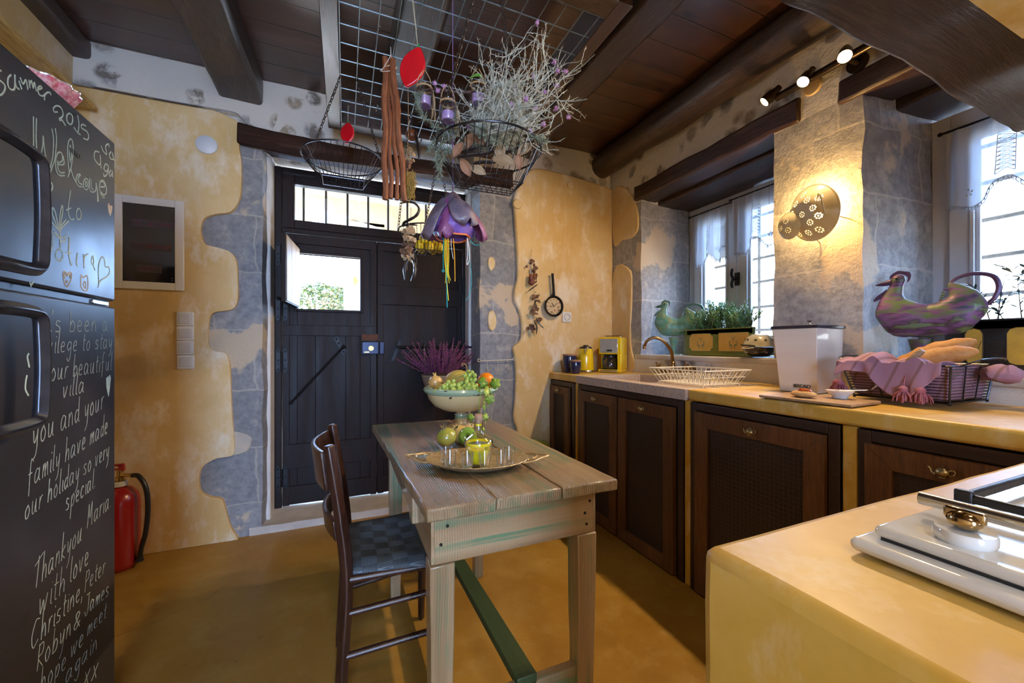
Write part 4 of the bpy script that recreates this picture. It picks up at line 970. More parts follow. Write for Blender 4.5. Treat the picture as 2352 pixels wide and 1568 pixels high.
line(None, "you and your", (74, 1024), (240, 936), .034, .1); line(None, "family have made", (62, 1122), (249, 992), .030); line(None, "our holiday so very", (56, 1194), (252, 1046), .028); line(None, "special.", (150, 1174), (220, 1116), .028)
q = MB()
for s in ([(610, 1240), (635, 1180), (630, 1090), (615, 1055)], [(370, 735), (350, 780), (365, 860), (375, 915)], [(345, 1015), (330, 1090), (325, 1200), (365, 1280)], [(590, 468), (655, 445)]): stroke(q, [onF(x/5.6, 680+y/5.6) for x, y in s])
fl(q); q.done('chalk_lettering', M_CHALK, ld)
line(None, "Thankyou", (76, 1356), (190, 1236), .032, .2); line(None, "Maria.", (200, 1213), (256, 1162), .032); line(None, "with", (88, 1414), (153, 1352), .034); line(None, "love", (160, 1338), (206, 1290), .032)
line(None, "Christine,", (70, 1494), (192, 1368), .030); line(None, "Peter", (194, 1360), (243, 1312), .028); line(None, "Robyn", (84, 1542), (166, 1452), .030); line(None, "&", (168, 1450), (190, 1430), .024); line(None, "James", (194, 1414), (252, 1364), .026)
line(None, "hope", (92, 1590), (155, 1530), .028); line(None, "we", (161, 1512), (195, 1474), .028); line(None, "meet", (200, 1460), (246, 1414), .024); line(None, "again", (150, 1570), (226, 1484), .026); line(None, "xx", (190, 1578), (228, 1550), .036, .3)
q = MB()
disc([(x, y) for x, y in [(1385, 1030), (1364, 1060), (1370, 1180), (1395, 1290), (1410, 1180), (1424, 1050), (1412, 1008), (1392, 1042)]], lambda P: [onF(x/5.6, 680+y/5.6) for x, y in P])
q.done('chalk_lettering', M_CHALK, ld)
# ruffled pink bowl on the fridge, shelf above
M_PINK = pm('pink_floral_cloth', (.55, .10, .16), (.75, .45, .48), 60, .7, lo=.4, hi=.6)
r = thing('fabric_bowl', 'pink ruffled fabric bowl with glittery rim on top of the fridge', 'bowl', (-.80, 1.50, fz))
c = V((-.775, 1.49, fz)); q = MB()
def f(u, v):
    a = 2*PI*u; rr = (.03+.052*v)*(1+.05*math.sin(a*14)*v); return c+V((rr*math.cos(a), rr*math.sin(a), .004+.085*v**1.3))
q.sheet(f, 84, 8, True); q.done('cloth_side', M_PINK, r, solid=.004)
q = MB(); q.tube([f(i/84, 1.0)+V((0, 0, .002)) for i in range(84)], .0028, 5, True); q.done('rim_braid', pm('silver_braid', (.75, .70, .70), (.45, .40, .42), 200, .3, .7), r)
q = MB(); q.lathe([(0, .003), (.034, .003), (.034, 0), (0, 0)], c, 24); q.done('bowl_base', M_PINK, r)
M_SHELF = wood('yellow_shelf_pine', (.40, .24, .06), (.52, .34, .10), (.62, .45, .18), 'Y', .6, .5, .1, True)
r = thing('wall_shelf', 'long yellow pine shelf board on the wall over the fridge', 'shelf', (-1.22, 1.3, 2.3))
box_obj('shelf_board', M_SHELF, (WL+.001, -1.165, -.4, 2.655, 2.305, 2.328), r, bevel=.002)
box_obj('shelf_bracket', pm('cream_bracket', (.70, .65, .52), None, rough=.6), (WL+.001, -1.205, 2.40, 2.435, 2.225, 2.305), r, bevel=.003)
# ---------------------------------------------------------------- things on the door wall
YW = WB
r = thing('fuse_box', 'white framed fuse box with a dark tinted glass door on the ochre wall', 'fuse box', (-.96, YW, 1.66))
fx0, fx1, fz0, fz1 = -1.115, -.815, 1.415, 1.905
q = MB(); f = .04
for b in ((fx0, fx0+f, fz0, fz1), (fx1-f, fx1, fz0, fz1), (fx0+f, fx1-f, fz1-f, fz1), (fx0+f, fx1-f, fz0, fz0+f)): q.box(b[0], b[1], YW-.018, YW-.001, b[2], b[3])
q.done('white_frame', M_PLASTIC, r, bevel=.003)
box_obj('tinted_glass', pm('smoked_glass', (.012, .012, .022), None, rough=.06, spec=.7), (fx0+f, fx1-f, YW-.010, YW-.006, fz0+f, fz1-f), r)
for k, (z, n) in enumerate(((1.765, 12), (1.645, 11), (1.525, 7))):
    x0 = fx0+.075+(.02 if k == 2 else 0); wd = .0155*n
    br = box_obj('breaker_row', pm('breaker_grey', (.05, .035, .045), None, rough=.4), (x0, x0+wd, YW-.0118, YW-.010, z-.02, z+.02), r)
    q = MB()
    for i in range(n): q.box(x0+.002+i*.0155, x0+.0105+i*.0155, YW-.0128, YW-.0118, z-.008, z+.008)
    q.done('breaker_switches', pm('breaker_red', (.12, .015, .012), (.03, .02, .02), 55, .4, lo=.45, hi=.5), br, smooth=False)
q = MB()
for x in (fx1-f-.012,):
    for z in (fz0+f+.014, fz0+f+.026, fz1-f-.014, fz1-f-.026): q.ball((x, YW-.011, z), .003, 8)
q.done('glass_stud', M_STEEL, r)
M_ROCK = pm('rocker_plastic', (.60, .59, .58), None, rough=.2); sx0 = at(405, 715, Y=YW-.01); names = ('topmost', 'second from the top', 'third from the top', 'lowest')
for k in range(4):
    z = 1.2625-k*.079; x = -.813+(.001 if k < 3 else .003)
    r = thing('light_switch', 'white light switch on the ochre wall, %s of the column of four' % names[k], 'light switch', (x, YW, z), 'column of four light switches')
    box_obj('switch_plate', M_PLASTIC, (x-.039, x+.039, YW-.010, YW, z-.0385, z+.0385), r, bevel=.006)
    T = Matrix.Translation((x, YW-.010, z)) @ Matrix.Rotation(.05, 4, 'X')
    q = MB(); q.box(-.0275, .0275, -.006, .004, -.027, .027, T); q.done('rocker', M_ROCK, r, bevel=.004)
def cover(label, px, m, r, plane, Z=0):
    q = MB(); c = at(*px, Y=YW) if plane == 'Y' else at(*px, X=WR)
    M = rotm(x=PI/2) if plane == 'Y' else rotm(y=-PI/2)
    q.lathe([(0, .012), (r*.86, .011), (r*.97, .007), (r, 0), (r*.9, -.02), (0, -.02)], c, 36, M); tag(q.done('junction_cover', m), label, 'wall cover')
M_COV = pm('cream_cover', (.62, .45, .22), None, rough=.45)
cover('pale bluish round junction cover on the ochre wall near the lintel end', (475, 333), pm('pale_cover', (.62, .66, .72), None, rough=.4), .052, 'Y')
cover('cream round junction cover beside the doorway stones, above the dried garland', (1188, 469), M_COV, .037, 'Y')
cover('cream round junction cover under the spotlight bar', (1868, 200), M_COV, .040, 'X')
cover('ochre round junction cover high on the plaster in the far corner', (1311, 427), M_YEL, .036, 'Y')
q = MB(); q.tube(catmull([at(x, y, Y=YW-.012) for x, y in [(163, 191), (240, 205), (330, 222), (430, 240), (480, 248), (535, 258)]]+[at(552, 268, Y=YW+.012), at(567, 285, Y=YW+.01)], 6), .0045, 8)
tag(q.done('wall_cable', pm('dark_cable', (.05, .045, .045), (.30, .28, .26), 4, .5, lo=.45, hi=.55)), 'thin cable running along the top edge of the ochre plaster to the lintel', 'cable')
# fire extinguisher standing behind the fridge
e = V((-1.045, 2.60, 0)); M_REDX = pm('extinguisher_red', (.34, .012, .012), None, rough=.25, coat=.5)
r = thing('fire_extinguisher', 'red fire extinguisher standing on the floor beside the fridge', 'fire extinguisher', e)
q = MB(); q.lathe([(0, .0), (.06, .0), (.074, .012), (.078, .03), (.078, .33), (.070, .37), (.045, .40), (.022, .408), (.022, .425), (0, .425)], e, 32); q.done('cylinder', M_REDX, r)
q = MB(); q.lathe([(.024, .41), (.03, .412), (.03, .432), (.022, .436)], e, 20); q.done('neck_label', M_PLASTIC, r)
q = MB(); q.lathe([(.018, .425), (.018, .455), (.012, .46), (.012, .49), (0, .49)], e, 14); q.tube([e+V((0, 0, .465)), e+V((.055, -.02, .463))], .009, 10); q.done('valve', M_BRASS, r)
q = MB(); q.box(e.x-.07, e.x+.02, e.y-.010, e.y+.010, .492, .500); q.box(e.x-.07, e.x+.012, e.y-.009, e.y+.009, .512, .522); q.box(e.x-.005, e.x+.018, e.y-.009, e.y+.009, .485, .52); q.done('lever', M_REDX, r, bevel=.002)
q = MB(); q.tube(catmull([e+V(p) for p in ((.055, -.02, .463), (.085, -.032, .458), (.118, -.045, .40), (.128, -.05, .30), (.118, -.045, .18), (.098, -.038, .10))], 6), .011, 10); q.done('hose', M_BLACK, r)
q = MB(); q.tube([e+V((.098, -.038, .10)), e+V((.092, -.036, .06)), e+V((.088, -.034, .035))], [.010, .011, .019], 12); q.done('nozzle', M_BLACK, r)
# socket, clock, garland, hook rail on the far plaster
s = at(1301, 728, Y=YW); r = thing('wall_socket', 'white round-pin wall socket beside the frying pan clock', 'socket', (s.x, YW, s.z))
box_obj('socket_plate', M_PLASTIC, (s.x-.040, s.x+.040, YW-.010, YW, s.z-.04, s.z+.04), r, bevel=.003)
q = MB(); q.lathe([(.028, .001), (.028, .004), (.022, .004), (.0205, -.006), (0, -.006)], (s.x, YW-.010, s.z), 28, rotm(x=PI/2)); si = q.done('socket_face', pm('socket_grey', (.5, .5, .5), None, rough=.4), r)
q = MB()
for k in (-1, 1): q.ball((s.x+k*.0095, YW-.005, s.z), .003, 8)
q.done('pin_hole', M_BLACK, si)
c = at(1272, 703, Y=YW-.03); r = thing('frying_pan_clock', 'wall clock made from a black frying pan with a floral face', 'clock', (c.x, YW, c.z))
q = MB(); M = rotm(x=PI/2); q.lathe([(0, -.02), (.066, -.02), (.080, .012), (.082, .014), (.076, .014), (.065, .004), (0, .004)], (c.x, YW-.022, c.z), 40, M); q.done('pan', M_IRON, r)
q = MB(); h = at(1269, 628, Y=YW-.03); q.tube(catmull([(c.x, YW-.022, c.z+.078), (c.x-.001, YW-.03, c.z+.11), (h.x, YW-.03, h.z)], 5), [.020]*2+[.012]*3+[.010]*6, 10); q.done('pan_handle', M_IRON, r)
def floral():
    t = NT('floral_paper'); v = t.voro(38); n = t.noise(30, 4)
    c_ = t.mix(t.ramp(v, [(.28, 1), (.42, 0)]), (.52, .40, .22), t.ramp(t.noise(14, 2), [(.42, (.50, .05, .06)), (.5, (.12, .16, .06)), (.58, (.45, .10, .12))])); return t.set(color=t.mix(t.ramp(n, [(.6, 0), (.7, .7)]), c_, (.10, .09, .05)), rough=.5)
q = MB(); q.lathe([(0, .0065), (.064, .0065), (.064, .004)], (c.x, YW-.022, c.z), 40, M); fc = q.done('clock_face', floral(), r)
q = MB()
for k in range(12):
    a = k*PI/6; T = Matrix.Translation((c.x+.054*math.sin(a), YW-.0292, c.z+.054*math.cos(a))) @ Matrix.Rotation(a, 4, 'Y'); q.box(-.0016, .0016, -.0008, .0008, -.006, .006, T)
q.done('hour_mark', M_IRON, fc)
q = MB()
for a, l in ((-.6, .030), (.9, .043)): q.box(-.0018, .0018, -.001, .001, -.006, l, Matrix.Translation((c.x, YW-.031, c.z)) @ Matrix.Rotation(a, 4, 'Y'))
q.done('clock_hand', M_IRON, fc)
# ---------------------------------------------------------------- things on the worktop
def blob(name, m, parts, parent, vox=.004, flat=(1, 1, 1), o=(0, 0, 0), M=None, it=4):
    """one continuous rounded body grown around a chain of (point, radius)"""
    q = MB(); o = V(o)
    for (p, r), (p2, r2) in zip(parts, parts[1:]):
        p, p2 = V(p), V(p2); n = max(2, int((p2-p).length/(min(r, r2)*.45)))
        for k in range(n):
            t = k/n; rr = r+(r2-r)*t; q.ball(o+p.lerp(p2, t), (rr*flat[0], rr*flat[1], rr*flat[2]), 14)
    q.ball(o+V(parts[-1][0]), tuple(parts[-1][1]*f for f in flat), 14)
    if M is not None:
        for v in q.bm.verts: v.co = M @ v.co
    ob = q.done(name, m, parent)
    k = ob.modifiers.new('r', 'REMESH'); k.mode = 'VOXEL'; k.voxel_size = vox; k.use_smooth_shade = True
    k = ob.modifiers.new('s', 'SMOOTH'); k.iterations = it; k.factor = .6
    return ob
def jar(label, px, h, r0):
    c = V((px[0], px[1], ZT+.002)); r = thing('storage_jar', label, 'jar', c, 'blue jars with cork lids')
    q = MB(); q.lathe([(0, 0), (r0*.72, 0), (r0*.78, .006), (r0*.98, h*.55), (r0, h*.8), (r0*.94, h*.9), (r0*.97, h), (r0*.85, h), (0, h-.004)], c, 28); q.done('glazed_body', pm('cobalt_glaze', (.008, .010, .045), (.012, .016, .07), 12, .12, coat=.5), r)
    q = MB(); q.lathe([(0, h+.012), (r0*.93, h+.012), (r0*.95, h+.006), (r0*.90, h), (0, h)], c, 28); q.done('cork_lid', pm('cork', (.40, .22, .12), (.30, .15, .08), 60, .85), r)
jar('tall dark blue jar with cork lid in the worktop corner', (1.57, 2.605), .125, .055)
jar('small dark blue jar with cork lid standing before the tall blue one', (1.535, 2.465), .085, .040)
M_YK = pm('yellow_enamel', (.78, .56, .005), (.74, .50, .004), 3, .16, coat=.6)
c = V((1.70, 2.585, ZT+.003)); r = thing('electric_kettle', 'yellow electric kettle beside the yellow coffee machine', 'kettle', c)
q = MB(); q.lathe([(0, .012), (.062, .012), (.064, .02), (.060, .10), (.055, .165), (.050, .178), (0, .178)], c, 32); q.done('kettle_body', M_YK, r)
q = MB(); q.lathe([(0, 0), (.064, 0), (.066, .006), (.062, .014), (0, .014)], c, 32); q.done('base_ring', M_STEEL, r)
q = MB(); q.lathe([(.050, .178), (.045, .190), (.02, .196), (.018, .205), (0, .206)], c, 28); q.done('lid', M_BLACK, r)
q = MB(); d = V((-.55, -.83, 0)); s = V((-d.y, d.x, 0)); q.hexa([c+d*.052+s*.02+V((0, 0, .172)), c+d*.052-s*.02+V((0, 0, .172)), c+d*.058+V((0, 0, .125)), c+d*.05+V((0, 0, .128))], [c+d*.080+s*.008+V((0, 0, .178)), c+d*.080-s*.008+V((0, 0, .178)), c+d*.064+V((0, 0, .128)), c+d*.058+V((0, 0, .128))]); q.done('spout', M_STEEL, r, bevel=.002)
q = MB(); q.tube(catmull([c-d*.05+V((0, 0, .165)), c-d*.095+V((0, 0, .16)), c-d*.10+V((0, 0, .09)), c-d*.062+V((0, 0, .045))], 6), .009, 10); q.done('kettle_handle', M_BLACK, r)
# coffee machine
c = V((1.893, 2.505, ZT+.003)); r = thing('coffee_machine', 'yellow filter coffee machine with chrome front and glass jug', 'coffee machine', c)
T = Matrix.Translation(c) @ Matrix.Rotation(math.radians(-52), 4, 'Z')       # local -Y is its front
q = MB(); q.box(-.085, .085, -.10, .10, .0, .022, T); q.box(-.085, .085, .02, .10, .02, .14, T); q.box(-.085, .085, -.085, .10, .135, .262, T); q.box(.055, .085, -.085, .03, .02, .14, T); q.box(-.085, -.075, -.02, .03, .02, .14, T); q.done('yellow_housing', M_YK, r, bevel=.010, segs=3)
q = MB(); q.box(-.07, .06, -.106, -.098, .004, .02, T); q.done('tray_lip', M_STEEL, r, bevel=.003); q = MB(); q.box(-.074, .060, -.092, -.084, .145, .252, T); q.done('chrome_front', pm('chrome', (.80, .78, .74), None, rough=.16, metal=.75), r, bevel=.003)
q = MB(); q.box(-.072, .053, -.07, .02, .024, .026, T); q.box(-.072, .053, .012, .022, .024, .136, T); q.box(-.02, .02, -.097, -.091, .158, .170, T); q.done('black_trim', M_BLACK, r, bevel=.002)
q = MB(); q.lathe([(0, .028), (.045, .028), (.048, .035), (.046, .08), (.034, .105), (.036, .112)], T @ V((-.008, -.032, 0)), 28); jg = q.done('glass_jug', M_GLASS, r, solid=.002)
q = MB(); q.lathe([(.0, .112), (.038, .112), (.038, .124), (0, .124)], T @ V((-.008, -.032, 0)), 24); q.done('jug_lid', M_BLACK, jg)
q = MB(); q.tube(catmull([T @ V(p) for p in ((-.03, -.07, .112), (-.05, -.095, .105), (-.045, -.09, .05), (-.03, -.072, .045))], 5), .006, 8); q.done('jug_handle', M_BLACK, jg)
q = MB()
for x in (-.05, .05): q.tube([T @ V((x, .03, .26)), T @ V((x, .03, .275))], .006, 8)
q.box(-.065, .065, 0, .06, .272, .279, T); q.done('top_rail', M_STEEL, r, bevel=.002)
# bread bin
c = V((1.865, 1.09, ZT+.002)); r = thing('bread_bin', 'tall white tapered bread bin with a dark lid', 'bread bin', c)
M_BIN = pm('white_bin_lacquer', (.72, .64, .55), (.66, .57, .48), 1.3, .25, stretch=(1, 1, 8), coat=.3)
a0, a1, b0, b1, h = -.093, .100, -.072, .072, .270
q = MB(); T = Matrix.Translation(c) @ Matrix.Rotation(.10, 4, 'Z')
vs = q.hexa([(a0, b0, 0), (a1, b0, 0), (a1, b1, 0), (a0, b1, 0)], [(a0-.020, b0-.006, h), (a1+.014, b0-.006, h), (a1+.014, b1+.02, h), (a0-.020, b1+.02, h)])
for v in vs: v.co = T @ v.co
q.done('bin_body', M_BIN, r, bevel=.0025)
q = MB(); q.box(a0-.026, a1+.020, b0-.012, b1+.026, h, h+.013, T); ld_ = q.done('bin_lid', pm('dark_lid', (.025, .02, .03), None, rough=.35), r, bevel=.002)
q = MB(); q.lathe([(0, 0), (.010, 0), (.006, .006), (.006, .018), (.011, .024), (0, .026)], T @ V((0, 0, h+.013)), 20); q.done('lid_knob', M_STEEL, ld_)
sl = math.atan2(.020, h)
text_mesh('bread_lettering', 'BREAD', .021, T @ Matrix.Translation((a0-.0042-.0012, .018-.035, .012+.008)) @ Matrix.Rotation(-PI/2, 4, 'Z') @ Matrix.Rotation(PI/2, 4, 'X') @ Matrix.Rotation(-sl, 4, 'X'), pm('print_black', (.03, .025, .02), None, rough=.6), r)
# cutting board, jam toast, jam bowl
r = thing('cutting_board', 'thin wooden serving board at the worktop edge', 'board', (1.55, .88, ZT))
q = MB(); T = Matrix.Translation((1.553, .885, ZT+.003)) @ Matrix.Rotation(.06, 4, 'Z'); q.box(-.098, .098, -.145, .145, 0, .010, T)
q.done('board_slab', wood('board_beech', (.34, .19, .09), (.44, .27, .14), (.52, .35, .20), 'Y', .8, .5, .1, False), r, bevel=.003)
o = V((1.515, .905, ZT+.014))
r = thing('jam_toast', 'slice of bread topped with red jam on the serving board', 'bread', o)
q = MB(); q.ball(o+V((0, 0, .012)), (.028, .042, .013), 20); q.cut(.01).rough(.002, 60); q.done('bread_slice', pm('crumb', (.62, .40, .18), (.48, .24, .07), 40, .8, bump=.5), r)
q = MB(); q.ball(o+V((.002, -.002, .024)), (.016, .024, .008), 18); q.cut(.006).rough(.003, 90, (1, 1, .6)); q.done('jam_topping', pm('red_jam', (.30, .035, .008), (.45, .09, .01), 60, .1, coat=.6), r)
o = V((1.603, .838, ZT+.014)); r = thing('jam_bowl', 'small white boat-shaped bowl of amber jam with a spoon', 'bowl', o)
q = MB(); q.lathe([(0, .002), (.018, .002), (.020, 0), (.020, .003), (.034, .020), (.040, .027), (.038, .0275), (.030, .018), (0, .010)], o, 32, None, .85, 1.1); q.done('porcelain', pm('white_porcelain', (.78, .76, .74), None, rough=.12, coat=.5), r)
q = MB(); q.lathe([(0, .024), (.02, .0235), (.033, .021)], o, 24, None, .85, 1.1); q.cut(.006).rough(.002, 120, (0, 0, 1)); q.done('amber_jam', pm('amber_jam', (.50, .16, .01), (.32, .05, .01), 90, .1, coat=.6), r)
q = MB(); q.tube([o+V((.0, .0, .028)), o+V((.02, -.05, .032)), o+V((.03, -.066, .034))], [.004, .0018, .003], 8, flat=.4); q.done('spoon', M_STEEL, r)
# bread basket
B = V((1.86, .735, ZT+.009)); r = thing('bread_basket', 'black wire bread basket lined with a mauve cloth on the worktop', 'basket', B)
bx0, bx1, by0, by1 = -.125, .13, -.125, .125; hz = .125
def rect(t, z): return [B+V((bx0-.025*t, by0-.012*t, z)), B+V((bx1+.02*t, by0-.012*t, z)), B+V((bx1+.02*t, by1+.03*t, z)), B+V((bx0-.025*t, by1+.03*t, z))]
q = MB()
for k in range(13): t = k/12; q.tube(rect(t, .008+(hz-.008)*t), .0030 if k in (0, 12) else .0014, 5, True)
for A, Bq in zip(rect(0, .008), rect(1, hz)): q.tube([A, Bq], .003, 6)
for i in range(4):
    a, b = rect(0, .008)[i], rect(0, .008)[(i+1) % 4]; c_, d = rect(1, hz)[i], rect(1, hz)[(i+1) % 4]
    for t in (.33, .66): q.tube([a.lerp(b, t), c_.lerp(d, t)], .0022, 5)
for k in range(1, 8): t = k/8; R0 = rect(0, .008); q.tube([R0[0].lerp(R0[1], t), R0[3].lerp(R0[2], t)], .0016, 5)
for p in rect(0, .008): q.ball(p-V((0, 0, .003)), .005, 8)
q.done('wire_cage', M_DWIRE, r)
for s in (-1, 1):
    q = MB(); ye = by1+.03 if s > 0 else by0-.012
    q.tube(catmull([B+V((bx0+.03, ye, hz)), B+V((bx0+.05, ye+s*.045, hz+.022)), B+V((bx1-.05, ye+s*.045, hz+.022)), B+V((bx1-.03, ye, hz))], 6), .0026, 6); q.done('basket_handle', M_DWIRE, r)
def cloth_mat():
    t = NT('mauve_striped_cloth'); x, y, z = t.sep(); f = t.math('FRACT', t.math('MULTIPLY', t.math('ADD', y, t.math('MULTIPLY', z, .35)), 17))
    st = t.ramp(t.math('ABSOLUTE', t.math('SUBTRACT', f, .5)), [(.06, 1), (.09, 0)])
    c_ = t.mix(t.math('MULTIPLY', st, .8), t.mix(t.noise(8, 4), (.29, .145, .205), (.38, .21, .28)), (.20, .10, .10)); t.bump(t.noise(380, 2), .2, .001); return t.set(color=c_, rough=.85)
M_CLO = cloth_mat()
r2 = thing('bread_cloth', 'mauve striped cloth with tassels draped over the bread basket', 'cloth', B)
def drape(u, v):
    y = .165-.285*u; fold = .012*math.sin(u*17+v*4)+.008*math.sin(u*31+2)
    hang = .045+.075*max(0, math.sin((u-.35)*PI/.62)) if u > .35 else .035+.02*u
    if v < .35:
        t = v/.35; x = bx0-.034-.012*(1-t)-fold*.5*(1-t); z = hz+.012-hang*(1-t)
    else:
        t = (v-.35)/.65; x = bx0-.034+(.235)*t; z = hz+.012+.030*math.sin(min(1, t*1.15)*PI)*(.6+.4*math.sin(u*6+.5))-.030*t*t+fold*.8
    if u < .12: z -= (.12-u)*.18
    if u > .72 and v > .35: z -= (u-.72)*.30*((v-.35)/.65)
    return B+V((x, y, z))
q = MB(); q.sheet(drape, 56, 40); q.done('top_cloth', M_CLO, r2, solid=.002)
q = MB(); n_ = 40
def inner(u, v):
    P = rect(0, .014); a = u*4; i = int(a) % 4; p = P[i].lerp(P[(i+1) % 4], a-int(a)); p1 = rect(1, hz)[i].lerp(rect(1, hz)[(i+1) % 4], a-int(a)); cc = B+V((0, 0, 0))
    w_ = p.lerp(p1, v); w_ += (V((cc.x, cc.y, w_.z))-w_)*(.07+.03*math.sin(u*50)); return w_
q.sheet(inner, 64, 8, True); q.done('lining', M_CLO, r2, solid=.002)
q = MB(); q.ball(B+V((.06, by0-.055, hz-.025)), (.05, .045, .028), 16); q.cut(.015).rough(.008, 35); q.done('bunched_end', M_CLO, r2)
def tassel(p, parent):
    q = MB(); p = V(p); q.ball(p, (.013, .013, .012), 12)
    for k in range(46):
        a = rnd.uniform(0, 2*PI); rr = rnd.uniform(.004, .030); e = p+V((rr*math.cos(a)*.8, rr*math.sin(a), -rnd.uniform(.030, .042)))
        q.tube(catmull([p+V((.006*math.cos(a), .006*math.sin(a), -.004)), p.lerp(e, .6)+V((.004*math.cos(a), .006*math.sin(a), .003)), e], 3), .0019, 4)
    q.tube([p, p+V((.012, 0, .045))], .0018, 4); q.done('tassel', pm('mauve_thread', (.30, .085, .12), (.40, .15, .19), 80, .9), parent)
tassel(B+V((-.155, .155, .052)), r2); tassel(B+V((-.14, .175, .050)), r2); tassel(B+V((-.175, -.035, .046)), r2); tassel(B+V((-.175, -.078, .046)), r2)
M_CRUST = pm('baguette_crust', (.44, .17, .035), (.58, .30, .09), 24, .6, bump=.5)
def loaf(label, a, b, rr):
    a, b = V(a), V(b); q = MB(); n = 16
    q.tube([a.lerp(b, i/n)+V((0, 0, .012*math.sin(PI*i/n))) for i in range(n+1)], [max(.002, rr*math.sin(PI*min(1, max(0, (i+.15)/(n+.3))))**.45)*(1+.07*math.sin(i*2.1)) for i in range(n+1)], 16)
    q.cut(.02).rough(.003, 40); tag(q.done('baguette', M_CRUST), label, 'bread', 'baguettes in the bread basket')
loaf('golden baguette leaning highest at the back of the bread basket', B+V((.035, .10, .09)), B+V((.108, -.110, .205)), .033)
loaf('pale-tipped baguette lying in front of the other in the bread basket', B+V((-.045, .07, .09)), B+V((.026, -.140, .172)), .033)
k0, k1 = at(2064, 846, X=1.73), at(2120, 804, X=1.735); kn = thing('bread_knife', 'bread knife with worn wooden handle stuck in the cloth', 'knife', k0)
q = MB(); q.tube([k0.lerp(k1, t) for t in (0, .15, .5, .85, 1)], [.010, .0125, .0135, .015, .011], 12, flat=.7); hd = q.done('wooden_handle', wood('knife_handle', (.28, .17, .09), (.38, .25, .14), (.46, .33, .20), 'Y', 2, .55, .1, False), kn)
q = MB()
for t in (.25, .7): p = k0.lerp(k1, t); q.ball(p+V((-.008, 0, 0)), (.003, .004, .004), 8)
q.done('rivet', M_BRASS, hd)
q = MB(); d = (k0-k1).normalized(); q.poly([k0+V((0, .0, .009)), k0-V((0, 0, .009)), k0+d*.10-V((0, 0, .006)), k0+d*.11], (.0015, 0, 0)); q.done('blade', M_STEEL, kn)

# ---------------------------------------------------------------- window sill things
def patina(name, cols, sc_):
    t = NT(name); n = t.noise(sc_, 3, .6, t.warp(.08, 9, t.map((1, .45, 1.7))))
    c_ = t.ramp(n, [(.32+.36*i/(len(cols)-1), k) for i, k in enumerate(cols)]); t.bump(t.noise(40, 4), .15, .004)
    return t.set(color=c_, rough=t.ramp(t.noise(22, 4), [(.3, .34), (.7, .6)]), metal=.1, spec=.45)
def rooster(label, o, rot, mb, mc, sc_=1.0):
    """tin watering-can hen; forward is +Y before turning by rot"""
    r = thing('hen_figure', label, 'ornament', o, 'painted tin hens on the sills')
    T = Matrix.Translation(o) @ Matrix.Rotation(rot, 4, 'Z') @ Matrix.Scale(sc_, 4)
    K = .00172; f = lambda x, y: V((0, (2093-x)*K, .405-(y-612)*K))
    st = [((2147, 652), 8), ((2156, 664), 14), ((2166, 684), 25), ((2166, 704), 35), ((2147, 722), 41), ((2110, 731), 37), ((2072, 724), 44), ((2055, 707), 37), ((2050, 687), 26), ((2053, 665), 17), ((2057, 646), 13), ((2061, 630), 14)]
    blob('hen_body', mb, [(f(*p), rr*K) for p, rr in st], r, .005, (.62, 1, 1), M=T)
    def plate(name, px, th, m, dx=0):
        q = MB(); P = catmull([f(*p)+V((dx-th/2, 0, 0)) for p in px], 3, True); q.poly(P, (th, 0, 0))
        for v in q.bm.verts: v.co = T @ v.co
        return q.done(name, m, r, bevel=.001)
    plate('comb', [(2046, 627), (2047, 618), (2053, 612), (2060, 608), (2067, 609), (2073, 611), (2080, 613), (2083, 621), (2081, 632), (2076, 637), (2077, 626), (2070, 618), (2060, 616), (2052, 621)], .007, mc)
    plate('wattle', [(2041, 650), (2034, 656), (2024, 664), (2017, 674), (2018, 678), (2027, 674), (2034, 668), (2041, 660)], .006, mc)
    q = MB(); a, b = f(2049, 633), f(2020, 638)
    q.tube([a, a.lerp(b, .6), b], [.012, .007, .0015], 10); q.tube([a-V((0, 0, .004)), a.lerp(b, .5)-V((0, 0, .006)), b.lerp(a, .1)-V((0, 0, .003))], [.009, .005, .001], 8)
    for v in q.bm.verts: v.co = T @ v.co
    q.done('beak', mc, r)
    q = MB()
    for s in (-1, 1): q.ball(f(2060, 627)+V((s*.0155, 0, 0)), (.003, .006, .006), 10)
    for v in q.bm.verts: v.co = T @ v.co
    q.done('eye', pm('hen_eye', (.01, .01, .01), None, rough=.2), r)
    q = MB(); q.tube(catmull([f(*p) for p in ((2143, 650), (2156, 637), (2180, 631), (2205, 640), (2213, 662), (2208, 685), (2199, 697), (2204, 699))], 6), [.0045+.0035*math.sin(PI*i/42) for i in range(43)], 8)
    for v in q.bm.verts: v.co = T @ v.co
    q.done('tail_handle', mc, r)
    q = MB()
    for i in range(7): t = i/6; p = f(2143-14*t**.5, 655+34*t); q.ball(p, (.004, .006, .005), 8)
    for v in q.bm.verts: v.co = T @ v.co
    q.done('tail_scallop', mb, r)
    q = MB(); a = f(2096, 760); q.lathe([(.034, .130), (.024, .085), (.012, .045), (.009, .012), (.011, .006), (.055, .004), (.058, 0), (0, 0)], (0, a.y*0-.006, 0), 16, None, .6, 1)
    for i in range(6): q.box(-.003, .003, -.030-.006*(i % 2)+.0035*i, -.010, .10-.014*i, .112-.014*i)
    for v in q.bm.verts: v.co = T @ v.co
    q.done('leg_stand', mb, r)
rooster('purple and green painted tin hen on the sill behind the bread basket', V((2.115, .835, 1.010)), .28, patina('purple_green_tin', [(.02, .05, .05), (.14, .05, .16), (.10, .16, .04), (.20, .08, .20), (.06, .03, .05), (.15, .20, .07), (.08, .12, .16)], 9), pm('purple_tin', (.07, .03, .07), (.10, .06, .12), 20, .4, .4))
